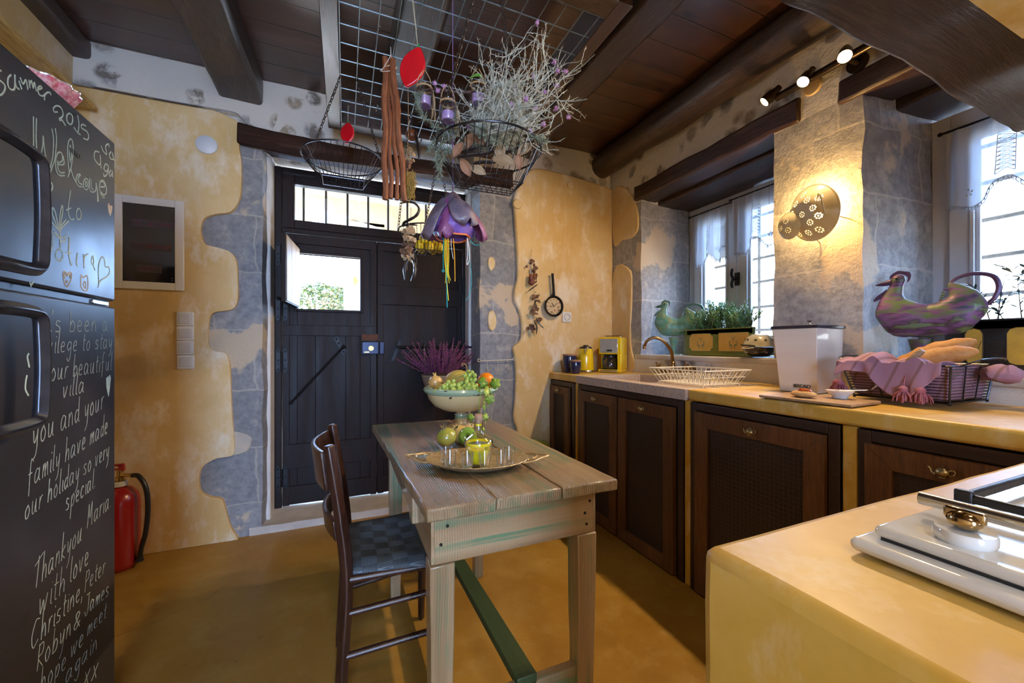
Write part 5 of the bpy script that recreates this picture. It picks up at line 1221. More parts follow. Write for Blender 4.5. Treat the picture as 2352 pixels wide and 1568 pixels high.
rooster('verdigris green tin hen on the sink window sill', V((2.215, 2.225, 1.052)), .75, patina('verdigris_tin', [(.07, .16, .10), (.10, .26, .22), (.18, .24, .12), (.05, .22, .18), (.16, .28, .24)], 7), pm('verdigris_dark', (.05, .12, .10), (.08, .18, .14), 20, .45, .4), .98)
def planter(label, xf, ya, yb, z0, h, d, mbody, mpanel, mline, motif, faces):
    """eight-sided painted tin trough with two panels on its long face"""
    r = thing('window_planter', label, 'planter', (xf+d/2, (ya+yb)/2, z0), 'painted tin planters on the sills'); ch = .065
    out = [(xf, yb), (xf, ya), (xf+.036, ya+ch), (xf+d, ya+ch), (xf+d, yb+ch), (xf+.02, yb+.004)]
    q = MB(); q.hexa([(x, y, z0) for x, y in out], [(x, y, z0+h) for x, y in out]); 
    top = [f for f in q.bm.faces if all(abs(v.co.z-z0-h) < 1e-5 for v in f.verts)]; bmesh.ops.inset_region(q.bm, faces=top, thickness=.006)
    for v in {v for f in top for v in f.verts}: v.co.z -= .035
    q.done('trough', mbody, r, bevel=.0025)
    q = MB(); q.tube([V((x, y, z0+h)) for x, y in out], .004, 6, True); q.tube([V((x, y, z0+.004)) for x, y in out], .004, 6, True); q.done('rolled_rim', mbody, r)
    mid = (ya+yb)/2
    for i, (a, b) in enumerate(faces):
        z_0, z_1 = z0+h*.17, z0+h*.85; c_ = .022
        if motif: P = [(a, z_0+c_), (a-c_*.4, z_0+c_*.9), (a-c_, z_0), (b+c_, z_0), (b+c_*.4, z_0+c_*.9), (b, z_0+c_), (b, z_1-c_), (b+c_*.4, z_1-c_*.9), (b+c_, z_1), (a-c_, z_1), (a-c_*.4, z_1-c_*.9), (a, z_1-c_)] if i == 0 else [(a, z_0), (b, z_0), (b, z_1), (a, z_1)]
        else: P = [(a-c_*.3, z_0+c_*.3), (a-c_, z_0), (b+c_, z_0), (b+c_*.3, z_0+c_*.3), (b, z_0+c_), (b, z_1-c_), (b+c_*.3, z_1-c_*.3), (b+c_, z_1), (a-c_, z_1), (a-c_*.3, z_1-c_*.3), (a, z_1-c_), (a, z_0+c_)]
        q = MB(); q.poly([(xf-.0016, y, z) for y, z in P], (.002, 0, 0)); pn = q.done('painted_panel', mpanel, r, smooth=False)
        q = MB(); q.tube([(xf-.0018, y, z) for y, z in P], .0012, 4, True); cy, cz = (a+b)/2, (z_0+z_1)/2
        if motif:
            for s in (-1, 1):
                q.tube([(xf-.002, cy+s*(.006+.020*math.sin(t*.5)), cz-.026+.0065*t+.004*math.sin(t*2)) for t in [k*.4 for k in range(14)]], .0016, 4)
                q.tube([(xf-.002, cy+s*(.017+.009*math.cos(t)), cz-.028+.009*math.sin(t)) for t in [k*.45 for k in range(12)]], .0016, 4)
                q.tube([(xf-.002, cy+s*.0, cz+.01), (xf-.002, cy+s*.012, cz+.032)], .0016, 4)
        else:
            q.tube([(xf-.002, cy, cz+.03), (xf-.002, cy+.006, cz-.01), (xf-.002, cy+.012, cz-.03)], .0012, 4); q.tube([(xf-.002, cy-.02, cz+.02), (xf-.002, cy-.01, cz-.02)], .001, 4)
        q.done('painted_motif', mline, pn)
    q = MB(); q.box(xf+.022, xf+d-.008, yb+.06, ya-.002, z0+h-.032, z0+h-.02); q.done('soil', pm('soil', (.03, .02, .012), (.06, .04, .025), 60, .95), r)
    return r
M_PYEL = pm('planter_yellow', (.62, .38, .08), (.55, .32, .06), 12, .5); M_TEAL = pm('teal_line', (.05, .14, .11), None, rough=.6)
planter('green tin planter with yellow panels on the sink window sill', 2.15, 2.03, 1.556, 1.053, .168, .115, pm('olive_green_tin', (.17, .20, .025), (.11, .15, .02), 5, .4, bump=.1), M_PYEL, M_TEAL, True, ((2.010, 1.822), (1.782, 1.580)))
planter('worn black tin planter with yellow panels behind the bread basket', 2.20, .735, .30, 1.011, .198, .17, pm('worn_black_tin', (.018, .015, .013), (.09, .065, .04), 9, .5, lo=.5, hi=.75, bump=.2), pm('aged_yellow', (.66, .40, .06), (.50, .30, .06), 16, .4), pm('brown_line', (.10, .05, .01), None, rough=.6), False, ((.731, .684), (.626, .44)))
def sprigs(name, label, cat, base, n, hgt, spread, m_leaf, m_stem, leaf, dens, box, lean=.25, up=.5):
    r = thing(name, label, cat, base); L = MB(); S_ = MB(); base = V(base)
    for i in range(n):
        p = base+V((rnd.uniform(-box[0], box[0]), rnd.uniform(-box[1], box[1]), 0)); d = V((rnd.gauss(0, lean), (p.y-base.y)*spread+rnd.gauss(0, lean), 1)).normalized(); hh = hgt*rnd.uniform(.55, 1.0)*(1-.35*abs(p.y-base.y)/max(.01, box[1]))
        bend = V((rnd.gauss(0, .05), rnd.gauss(0, .05), 0)); P = [p+d*hh*t+bend*t*t for t in [k/7 for k in range(8)]]
        S_.tube(P, [.0022*(1-.6*k/7) for k in range(8)], 4)
        for k in range(int(dens*hh)):
            t = rnd.uniform(.12, 1)**.8; q0 = P[0]+d*hh*t+bend*t*t; a = rnd.uniform(0, 2*PI); lv = (V((math.cos(a), math.sin(a), up*rnd.uniform(.6, 1.6)))).normalized()
            sd = lv.cross(d).normalized()*leaf[1]; e = q0+lv*leaf[0]*rnd.uniform(.7, 1.2)
            vs = [L.bm.verts.new(x) for x in (q0-sd*.4, q0.lerp(e, .55)-sd, e, q0.lerp(e, .55)+sd, q0+sd*.4)]; L.bm.faces.new(vs)
    L.done('foliage', m_leaf, r, smooth=False); S_.done('stem', m_stem, r); return r
M_ROSE = pm('rosemary_leaf', (.10, .27, .08), (.24, .44, .19), 25, .5, lo=.4, hi=.6); M_STEM = pm('woody_stem', (.16, .11, .06), None, rough=.8)
sprigs('rosemary_plant', 'bushy green rosemary growing in the green planter', 'plant', (2.21, 1.815, 1.193), 150, .235, .45, M_ROSE, M_STEM, (.022, .0026), 340, (.035, .185), .22, .7)
sprigs('olive_sapling', 'dark slender-leaved sapling growing in the black planter', 'plant', (2.285, .53, 1.185), 26, .30, .7, pm('olive_leaf', (.030, .050, .030), (.07, .10, .07), 25, .5), pm('olive_stem', (.05, .035, .02), None, rough=.8), (.034, .0042), 120, (.05, .17), .30, .5)
def colander(label, o, T, rr, m, ml):
    r = thing('colander', label, 'colander', o, 'colanders on the sink window sill')
    q = MB(); prof = [(.0, .0), (rr*.45, .004), (rr*.75, .022), (rr*.94, .058), (rr, .078), (rr*1.06, .080), (rr*1.06, .083), (rr*.97, .081)]
    q.lathe(prof, (0, 0, 0), 40); 
    for v in q.bm.verts: v.co = T @ v.co
    q.done('bowl', m, r)
    q = MB()
    for k in range(9):
        a = k*2*PI/9
        for j in range(6):
            b = j*PI/3; aa = a+.075*math.cos(b); t = .5+.14*math.sin(b); rad = rr*(.75+.19*t)+.0008; z = .022+.036*t; p = V((rad*math.cos(aa), rad*math.sin(aa), z)); q.ball(p, .0028, 6)
    for v in q.bm.verts: v.co = T @ v.co
    q.done('drain_hole', ml, r)
    for s in (-1, 1):
        q = MB(); q.tube(catmull([T @ V(p) for p in ((s*rr*1.03, -.03, .078), (s*(rr+.034), -.022, .074), (s*(rr+.034), .022, .074), (s*rr*1.03, .03, .078))], 6), .0035, 8); q.done('side_handle', ml, r)
colander('cream enamel colander upside down on top of the black one', V((2.09, 1.475, 1.14)), Matrix.Translation((2.092, 1.475, 1.181)) @ rotm(x=PI+.05, y=-.03) @ Matrix.Diagonal((1, 1, .8, 1)), .078, pm('cream_enamel', (.60, .55, .40), (.52, .46, .32), 20, .25, coat=.4), pm('hole_dark', (.02, .02, .02), None, rough=.8))
colander('black enamel colander under the cream one beside the bread bin', V((2.09, 1.475, 1.052)), Matrix.Translation((2.092, 1.475, 1.053)) @ Matrix.Diagonal((.9, .9, .66, 1)), .092, pm('black_enamel', (.012, .012, .014), None, rough=.12, coat=.5), pm('hole_pale', (.55, .52, .45), None, rough=.5))
# ---------------------------------------------------------------- things on the table
def chipped():
    t = NT('chipped_cream_enamel'); n = t.noise(11, 4, .6); x, y, z = t.sep()
    base = t.mix(t.noise(30, 3), (.58, .43, .20), (.64, .50, .27)); rim = t.mix(t.noise(20, 3), (.30, .40, .26), (.38, .50, .34))
    green = t.ramp(z, [(0, 0), (.02, 0)]); c_ = base
    chip = t.ramp(n, [(.655, 0), (.668, 1)]); return t, base, rim, chip
t, base, rim, chip = chipped(); M_CRM = t.set(color=t.mix(chip, base, (.035, .02, .016)), rough=.28, coat=.35)
t, base, rim, chip = chipped(); M_GRN = t.set(color=t.mix(t.ramp(t.noise(17, 4), [(.64, 0), (.655, 1)]), rim, (.035, .02, .016)), rough=.25, coat=.4)
o = V((.468, 1.69, TZ+.002)); FB = thing('fruit_bowl', 'chipped cream enamel pedestal bowl with green rim on the table', 'bowl', o)
q = MB(); q.lathe([(.020, .066), (.03, .072), (.075, .078), (.115, .098), (.138, .125), (.148, .155), (.149, .160), (.142, .158), (.128, .128), (.10, .103), (0, .088)], o, 48); q.done('bowl_dish', M_CRM, FB)
q = MB(); q.lathe([(.148, .152), (.158, .158), (.163, .168), (.160, .177), (.152, .180), (.146, .174), (.142, .160)], o, 48); q.done('rolled_rim', M_GRN, FB)
q = MB(); q.lathe([(0, .0), (.062, .0), (.064, .006), (.05, .012), (.026, .018), (.021, .03), (.027, .034), (.027, .038), (.020, .042)], o, 32); q.lathe([(.020, .058), (.021, .066), (.034, .075)], o, 32); pd = q.done('pedestal', M_CRM, FB)
q = MB(); q.lathe([(.020, .040), (.028, .043), (.029, .047), (.022, .050), (.022, .052), (.029, .055), (.028, .060), (.020, .062)], o, 32); q.done('pedestal_ring', M_GRN, pd)
M_POM1 = pm('green_pomegranate', (.30, .30, .035), (.42, .36, .07), 7, .22, lo=.4, hi=.62, coat=.3, bump=.03)
M_POM2 = pm('blush_pomegranate', (.62, .17, .09), (.58, .40, .13), 6, .22, lo=.38, hi=.62, coat=.3)
M_CRN = pm('dry_calyx', (.16, .09, .04), (.26, .19, .07), 40, .8)
def pomegranate(label, c, r, m, tilt, group):
    c = V(c); R = thing('pomegranate', label, 'fruit', c, group); T = Matrix.Translation(c) @ tilt
    q = MB(); n = 30; q.lathe([(0, -.93*r)]+[(r*math.sin(PI*i/16)*1.02, -r*math.cos(PI*i/16)*.94) for i in range(1, 15)]+[(r*.22, r*.96)], (0, 0, 0), n)
    for v in q.bm.verts:
        a = math.atan2(v.co.y, v.co.x); v.co *= 1+.022*math.cos(6*a)*(1-abs(v.co.z/r)**2 if abs(v.co.z) < r else 0); v.co = T @ v.co
    q.done('fruit_skin', m, R)
    q = MB(); q.lathe([(r*.24, r*.92), (r*.18, r*1.05), (r*.22, r*1.2)], (0, 0, 0), 14)
    for k in range(6):
        a = k*PI/3; b0 = V((r*.20*math.cos(a-.4), r*.20*math.sin(a-.4), r*1.12)); b1 = V((r*.20*math.cos(a+.4), r*.20*math.sin(a+.4), r*1.12)); e = V((r*.38*math.cos(a), r*.38*math.sin(a), r*1.42)); q.poly([b0, b1, e], (0, 0, r*.03))
    for v in q.bm.verts: v.co = T @ v.co
    q.done('crown', M_CRN if m is M_POM1 else m, R)
def ps(px, py, D): return at(px, py, D=D)
pomegranate('large green pomegranate on the table before the fruit bowl', ps(1026, 1003, 1.40)*1+V((0, 0, 0)), .0345, M_POM1, rotm(x=.25, y=-.35), 'fruit on the table')
pomegranate('blushing pomegranate with split crown, half hidden behind the green one', (.388, 1.425, TZ+.033), .034, M_POM2, rotm(x=.5, y=-.5), 'fruit on the table')
pomegranate('small pink pomegranate on the bowl edge facing the door', (.365, 1.735, 0.955), .030, M_POM2, rotm(x=-.1, y=-.1), 'fruit in the pedestal bowl')
pomegranate('yellowish pomegranate in the bowl under the pink one', (.372, 1.672, .935), .027, pm('yellow_pom', (.42, .27, .05), (.50, .30, .08), 8, .3), rotm(x=.7, y=.2), 'fruit in the pedestal bowl')
q = MB(); c = V((.475, 1.755, .957)); q.lathe([(0, -.062)]+[(.047*math.sin(PI*i/16), -.062*math.cos(PI*i/16)) for i in range(1, 16)]+[(0, .062)], c, 40, rotm(y=PI/2, z=-.4))
def melon():
    t = NT('melon_skin'); n = t.noise(30, 5, .65, t.map((1, 1, 1))); t.bump(t.voro(70, out='Distance'), .2, .002)
    return t.set(color=t.ramp(n, [(.35, (.46, .36, .07)), (.6, (.58, .42, .10))]), rough=.45)
R = thing('melon', 'oval yellow melon at the back of the fruit bowl', 'fruit', c, 'fruit in the pedestal bowl'); q.done('rind', melon(), R)
q = MB(); s0 = at(1073, 862, D=1.80); q.tube(catmull([s0, at(1072, 845, D=1.79), at(1068, 836, D=1.78), at(1061, 836, D=1.78), at(1063, 841, D=1.78)], 5), .0028, 6); q.tube(catmull([s0, at(1080, 858, D=1.79), at(1092, 861, D=1.79)], 4), .002, 6); q.done('dry_stalk', pm('dry_stalk', (.30, .19, .08), None, rough=.8), R)
R = thing('orange', 'bright orange resting in the fruit bowl beside the vine leaves', 'fruit', (.573, 1.66, .955), 'fruit in the pedestal bowl')
q = MB(); q.ball((.575, 1.665, .957), .0385, 36); q.done('peel', pm('orange_peel', (.80, .24, .005), (.72, .19, .004), 40, .35, bump=.25, bscale=260, bdist=.001), R)
q = MB(); q.ball((.575, 1.665, .994), (.005, .005, .0025), 8); q.done('navel', M_CRN, R)
M_APP = pm('apple_skin', (.22, .42, .05), (.55, .16, .09), 9, .2, lo=.52, hi=.68, coat=.35)
c = at(1074, 1003, D=1.425); c.z = TZ+.032; R = thing('apple', 'green apple with a red blush behind the carafe', 'fruit', c, 'fruit on the table'); T = Matrix.Translation(c) @ rotm(x=PI/2-.3, z=-.3)
q = MB(); q.lathe([(0, -.026), (.012, -.031), (.026, -.024), (.034, -.004), (.033, .012), (.024, .026), (.012, .029), (.004, .022), (0, .020)], (0, 0, 0), 36)
for v in q.bm.verts: v.co = T @ v.co
q.done('apple_skin', M_APP, R)
q = MB(); q.tube([T @ V((0, 0, .019)), T @ V((.001, .001, .027))], [.0045, .003], 8); q.done('stalk_end', M_IRON, R)
# grapes: every berry is part of its bunch
def gmat():
    t = NT('green_grape'); n = t.noise(9, 3); return t.set(color=t.ramp(n, [(.3, (.24, .36, .05)), (.7, (.42, .50, .10))]), rough=.15, coat=.3, sss=.0, spec=.5)
M_GRAPE = gmat(); GR = thing('grape_bunch', 'bunch of green grapes spilling over the front of the fruit bowl', 'fruit', (.47, 1.60, .93), 'fruit in the pedestal bowl')
gp = [(1001, 900), (1012, 893), (1011, 904), (1020, 898), (1023, 905), (1019, 888), (1027, 892), (1032, 901), (1033, 911-10), (1040, 894), (1038, 903), (1043, 885), (1030, 878), (1042, 876), (1050, 900), (1047, 908-8), (1053, 884), (1060, 879), (1062, 890), (1056, 905-6), (1068, 887), (1066, 900), (1073, 870), (1068, 862), (1078, 862), (1082, 872), (1071, 877), (1076, 885), (1081, 892), (1071, 898), (1080, 900), (1085, 880), (1088, 896), (1090, 872), (1076, 855), (1084, 856), (1090, 862), (1093, 886), (1098, 896), (1062, 898), (1045, 896), (1026, 884), (1036, 886), (1055, 893), (1072, 892), (1086, 888)]
gp += [(1000+rnd.uniform(8, 92), 880+rnd.uniform(4, 22)) for _ in range(22)]
for i, (x, y) in enumerate(gp):
    c = at(x, y, D=1.605+.025*rnd.random()+(.04 if i > 45 else 0)+.0012*max(0, 895-y)); 
    q = MB(); q.ball(c, (.0098, .0098, .0115), 14, rotm(rnd.uniform(-.5, .5), rnd.uniform(-.5, .5))); q.done('grape', M_GRAPE, GR)
q = MB(); a = at(1074, 858, D=1.66)
for k in range(14):
    e = at(*gp[k*3], D=1.65); q.tube(catmull([a, a.lerp(e, .5)+V((0, 0, .012)), e], 4), .0014, 5)
q.done('grape_stem', pm('grape_stem', (.22, .22, .05), None, rough=.7), GR)
# vine sprig
def vleafm():
    t = NT('vine_leaf'); n = t.noise(14, 4); t.bump(t.noise(60, 3), .3, .002)
    return t.set(color=t.ramp(n, [(.35, (.09, .20, .02)), (.55, (.19, .32, .035)), (.72, (.42, .44, .06))]), rough=.4)
M_VINE = vleafm(); VS = thing('vine_sprig', 'vine sprig with green leaves trailing from the fruit bowl to the table', 'leaves', (.60, 1.58, .93))
def vine_leaf(c, s, tilt):
    q = MB(); T = Matrix.Translation(c) @ tilt; P = []
    for k in range(40):
        a = 2*PI*k/40; rr = s*(.62+.30*abs(math.cos(2.5*a))**.8+.05*math.sin(20*a)); P.append(V((rr*math.sin(a), rr*math.cos(a), -.25*rr*rr/s+.12*s*math.sin(5*a))))
    cv = q.bm.verts.new(T @ V((0, -s*.25, .1*s))); vs = [q.bm.verts.new(T @ p) for p in P]
    for k in range(40): q.bm.faces.new([cv, vs[k], vs[(k+1) % 40]])
    q.done('vine_leaf', M_VINE, VS, solid=.0009)
for x, y, D, s, R_ in ((1112, 879, 1.59, .030, rotm(1.2, .2, .4)), (1137, 880, 1.60, .026, rotm(1.4, -.5, -.4)), (1121, 901, 1.555, .027, rotm(1.5, 0, .6)), (1125, 916, 1.55, .022, rotm(1.3, .5, 2.6)), (1114, 934, 1.55, .024, rotm(1.6, 0, 1.1)), (1116, 958, 1.54, .017, rotm(1.5, .3, .2)), (1081, 958, 1.56, .017, rotm(1.5, .3, -.3)), (1083, 972, 1.56, .012, rotm(1.2, .3, 1.3)), (1110, 985, 1.53, .011, rotm(1.2, .3, .3))): vine_leaf(at(x, y, D=D), s, R_)
q = MB(); q.tube(catmull([at(1100, 886, D=1.58), at(1103, 900, D=1.56), at(1101, 930, D=1.555), at(1098, 955, D=1.55), at(1086, 985, D=1.55), at(1084, 990, D=1.55)], 5), .0016, 6); q.tube(catmull([at(1102, 888, D=1.58), at(1128, 890, D=1.57), at(1126, 930, D=1.55), at(1114, 940, D=1.55), at(1116, 975, D=1.54)], 5), .0013, 6); q.done('vine_stem', M_VINE, VS)
# brass tray, carafe, glasses
def traym():
    t = NT('engraved_brass_tray'); w_ = t.noise(90, 4, .7); v = t.voro(75); t.bump(t.math('ADD', w_, v), .5, .003)
    return t.set(color=t.ramp(w_, [(.35, (.42, .27, .11)), (.65, (.70, .52, .28))]), rough=.38, metal=.65)
M_TRAY = traym(); TC = V((.363, 1.135, TZ+.003)); ang = -YAW
TR = thing('brass_tray', 'oval engraved brass tray with two looped handles on the table', 'tray', TC); T = Matrix.Translation(TC) @ Matrix.Rotation(ang, 4, 'Z')
q = MB(); A, Bb = .152, .112
q.lathe([(0, .0055), (.62, .0055), (.70, .007), (.86, .014), (1.0, .022), (1.01, .0205), (.86, .0095), (.70, .0), (0, .0)], (0, 0, 0), 96, None, A, Bb)
for v in q.bm.verts:
    a = math.atan2(v.co.y/Bb, v.co.x/A); rr = math.hypot(v.co.x/A, v.co.y/Bb)
    if rr > .9: v.co.x *= 1+.012*math.sin(28*a); v.co.y *= 1+.012*math.sin(28*a)
    v.co = T @ v.co
q.done('tray_plate', M_TRAY, TR)
for s in (-1, 1):
    q = MB(); q.tube(catmull([T @ V((s*x, y, z)) for x, y, z in ((.135, .052, .019), (.165, .045, .022), (.190, .020, .025), (.212, 0, .027), (.190, -.020, .025), (.165, -.045, .022), (.135, -.052, .019))], 6), .0048, 8, flat=.6)
    q.tube(catmull([T @ V((s*x, y, z)) for x, y, z in ((.15, .03, .021), (.172, .02, .024), (.18, 0, .026), (.172, -.02, .024), (.15, -.03, .021))], 5), .003, 6); q.done('tray_handle', M_TRAY, TR)
M_TUMB = clear_glass('tumbler_glass')
tz = TC.z+.0072
glpos = [((1024, 1071), 'shot glass at the handle end of the tray toward the chair, rear of the pair'), ((1034, 1081), 'shot glass on the tray toward the chair, front of the overlapping pair'), ((1074, 1083), 'shot glass at the front of the tray, nearest the chair of the middle two'), ((1114, 1083), 'shot glass directly in front of the carafe'), ((1152, 1080), 'shot glass on the tray toward the cabinets, front of the overlapping pair'), ((1170, 1071), 'shot glass on the tray toward the cabinets, behind its pair')]
g0 = None
for (x, y), lab in glpos:
    p = at(x, y-5, Z=tz)
    if g0 is None:
        g0 = thing('shot_glass', lab, 'glass', p, 'shot glasses on the brass tray')
        q = MB(); q.lathe([(0, 0), (.0125, 0), (.0135, .002), (.0185, .0485), (.0180, .049), (.0172, .0485), (.0135, .013), (.0115, .0115), (0, .011)], p, 28); q.done('glass_wall', M_TUMB, g0)
        q = MB(); q.ball(p+V((0, 0, .0062)), (.0118, .0118, .0046), 16); q.done('thick_base', clear_glass('base_glass'), g0)
    else: dup(g0, p, lab)
c = at(1099, 1066, Z=tz); CF = thing('liqueur_carafe', 'glass carafe of yellow liqueur with a cork on the brass tray', 'carafe', c)
q = MB(); q.lathe([(0, 0), (.026, 0), (.027, .003), (.027, .010), (.031, .030), (.0365, .042), (.036, .044), (.0385, .050), (.038, .052), (.0425, .064), (.0415, .068), (.036, .076), (.020, .087), (.0125, .096), (.0118, .122), (.0125, .1245), (.0175, .127), (.0175, .1305), (.012, .133)], c, 40); q.done('carafe_glass', M_TUMB, CF, solid=.0016)
q = MB(); q.lathe([(0, .006), (.024, .006), (.025, .010), (.0295, .031), (.0345, .042), (.0365, .0475), (0, .0475)], c, 36); q.done('yellow_liqueur', pm('yellow_liqueur', (.92, .74, .01), None, rough=.08, coat=.4, trans=.15), CF)
q = MB(); q.lathe([(.0385, .0585), (.0398, .064), (.0385, .0668), (.036, .0668)], c, 36); q.lathe([(0, .120), (.0105, .120), (.0105, .114), (0, .114)], c, 20); q.done('liqueur_reflection', bpy.data.materials['yellow_liqueur'], CF)  # yellow rings modelled in place of the liqueur's reflection in the glass
q = MB(); q.lathe([(0, .118), (.0095, .118), (.0115, .146), (.0105, .147), (0, .147)], c, 24); q.done('cork_stopper', pm('cork_pale', (.46, .27, .16), (.36, .20, .11), 70, .85), CF)
# ---------------------------------------------------------------- hanging rack and everything on it
RZ = 2.385; HR = thing('hanging_rack', 'wooden framed wire mesh rack hung flat under the ceiling beams', 'rack', (.45, 1.87, RZ), kind='thing')
x0, x1, y0, y1 = -.092, .995, 1.195, 2.545
M_FX = wood('rack_frame_cross', (.030, .012, .007), (.055, .022, .012), (.09, .042, .026), 'X', .9, .30, .25, False, coat=.5)
M_FRAMEW.node_tree.nodes['Principled BSDF'].inputs['Coat Weight'].default_value = .5
for nm, b, m in (('frame_board', (x0, x0+.066, y0, y1, RZ, 2.53), M_FRAMEW), ('frame_board', (x1-.062, x1, y0, y1, RZ, 2.53), M_FRAMEW), ('frame_board', (x0+.066, x1-.062, y0, y0+.085, RZ, 2.53), M_FX), ('frame_board', (x0+.066, x1-.062, y1-.092, y1, RZ, 2.53), M_FX)):
    box_obj(nm, m, b, HR, bevel=.003)
q = MB()
for k in range(14): x = x0+.07+k*.0715; q.tube([(x, y0+.08, RZ+.004), (x, y1-.09, RZ+.004)], .0022, 5)
for k in range(12): y = y0+.092+k*.1065; q.tube([(x0+.06, y, RZ+.008), (x1-.058, y, RZ+.008)], .0026, 5)
q.done('mesh_grid', M_WIRE, HR)
def chain(q, a, b, link=.021, r=.0017):
    a, b = V(a), V(b); L = (b-a).length; n = max(2, int(L/(link*.72))); d = (b-a)/L; u = d.orthogonal().normalized(); w_ = d.cross(u)
    for i in range(n):
        c = a+d*L*(i+.5)/n; s = u if i % 2 else w_
        q.tube([c+d*(link*.5*math.cos(t))*1.0+s*(link*.27*math.sin(t)) for t in [2*PI*k/10 for k in range(10)]], r, 4, True)
def hook(p):
    p = V(p); q = MB(); q.tube(catmull([p+V((0, 0, .012)), p+V((.006, 0, .006)), p, p-V((0, 0, .014)), p-V((.006, 0, .022)), p-V((.010, 0, .014))], 5), .0014, 5); return q
def hk(label, p):
    tag(hook(p).done('s_hook', M_STEEL), label, 'hook', 'hooks on the wire rack')
for (px, py), lb in (((870, 62), 'small wire hook on the rack mesh near the cinnamon sticks'), ((803, 236), 'small steel hook on the rack mesh above the small red ornament'), ((866, 246), 'small steel hook on the rack mesh beside the cinnamon sticks')): hk(lb, at(px, py, Z=RZ-.002))
def basket(label, c, rr, hgt, tops, hx_=.085, hy_=.055, n=44, grp='wire hanging baskets'):
    c = V(c); r = thing('wire_basket', label, 'basket', c, grp); q = MB()
    rim = [c+V((rr*math.cos(a), rr*math.sin(a), 0)) for a in [2*PI*k/64 for k in range(64)]]; q.tube(rim, .0034, 8, True)
    def sq(t):
        t = t % 4; i = int(t); f = t-i; P = [V((hx_, -hy_, 0)), V((hx_, hy_, 0)), V((-hx_, hy_, 0)), V((-hx_, -hy_, 0))]; return c+P[i].lerp(P[(i+1) % 4], f)-V((0, 0, hgt))
    for k in range(n):
        a = 2*PI*k/n; q.tube([c+V((rr*math.cos(a), rr*math.sin(a), 0)), sq(4*k/n+.5)], .0013, 4)
    q.tube([sq(t) for t in (0, 1, 2, 3)], .002, 5, True)
    for k in range(1, 9): t = k/9; q.tube([sq(0).lerp(sq(3), t), sq(1).lerp(sq(2), t)], .0012, 4)
    for k in range(1, 6): t = k/6; q.tube([sq(0).lerp(sq(1), t), sq(3).lerp(sq(2), t)], .0012, 4)
    q.done('wire_bowl', M_DWIRE, r)
    for (tp, a) in tops:
        q = MB(); chain(q, tp, c+V((rr*math.cos(a), rr*math.sin(a), .002))); q.done('chain', M_CHAIN, r)
    return r
def ang(c, px):                                                   # rim angle that lands near a photo column
    return px
c1 = at(789, 366, D=1.79); t1, t2 = at(782, 174, Z=RZ-.008), at(818, 176, Z=RZ-.008)
basket('empty black wire basket hanging before the door', c1, .172, .105, [(t1, 2.62), (t2, .12), (t2+V((.03, -.02, 0)), -1.2)][:2])
c2 = at(1122, 346, D=1.327)
basket('wire hanging basket filled with dried herbs, pods and leaves', c2, .176, .115, [(V((c2.x-.025, c2.y-.0, RZ-.008)), 2.9), (V((c2.x+.05, c2.y+.03, RZ-.008)), .45)], .10, .06)
c3 = at(984, 533, D=2.02)
basket('small wire basket of yellow fruit hanging behind the purple flower', c3, .150, .105, [(at(1003, 330, D=1.95), .3), (at(1013, 330, D=1.95), 1.6), (at(938, 300, D=2.0), 2.9)], .085, .06)
for k, (dx, dy, dz) in enumerate(((-.052, -.022, 0), (0, -.026, 0), (.052, -.022, 0), (-.028, .026, 0), (.028, .026, 0), (-.026, -.004, .040), (.030, -.004, .040))):
    p = c3+V((dx, dy, -.105+.0255+dz)); q = MB(); q.ball(p, (.022, .022, .028), 16); tag(q.done('lemon', pm('lemon_skin', (.70, .55, .02), (.62, .40, .03), 30, .35)), 'yellow lemon lying in the small wire basket behind the purple flower', 'fruit', 'lemons in the small wire basket')
# cinnamon sticks
M_CIN = wood('cinnamon_bark', (.16, .045, .016), (.27, .085, .03), (.36, .14, .06), 'Z', 1.2, .6, .4, False)
top = at(893, 138, D=1.66)
for k, (bx, by, w_, dd) in enumerate(((884, 458, .0125, 0), (898, 456, .010, .032), (914, 459, .0085, .016), (930, 462, .012, -.026))):
    e = at(bx, by, D=1.70+dd); s = at(884+k*6, 132+(k % 2)*5, D=1.70+dd); q = MB(); n = 14
    P = [s.lerp(e, i/n)+V((.004*math.sin(i*1.1+k), 0, 0)) for i in range(n+1)]; q.tube(P, [w_*(1+.06*math.sin(i*2.3+k)) for i in range(n+1)], 9)
    tag(q.done('cinnamon_stick', M_CIN), ['thick long cinnamon stick of the hanging bundle, nearest the empty basket', 'thin cinnamon stick tucked behind the bundle', 'slender cinnamon stick in the middle of the bundle', 'long cinnamon stick of the bundle swinging toward the dried garland'][k], 'cinnamon stick', 'bundle of long cinnamon sticks')
q = MB(); h0 = at(897, 108, D=1.70)
for y in (158, 146): q.tube([at(893+19*math.cos(t)*(1 if y > 150 else .6), y+5*math.sin(t)-4*math.cos(t), D=1.70-.014*math.sin(t)) for t in [2*PI*k/14 for k in range(14)]], .0017, 5, True)
q.tube([at(899, 134, D=1.685), h0], .0016, 5); q.tube([at(880, 158, D=1.69), at(897, 128, D=1.685), h0], .0016, 5)
tag(q.done('white_string', pm('white_twine', (.62, .58, .52), None, rough=.9)), 'white twine tying the cinnamon sticks to the rack', 'string')
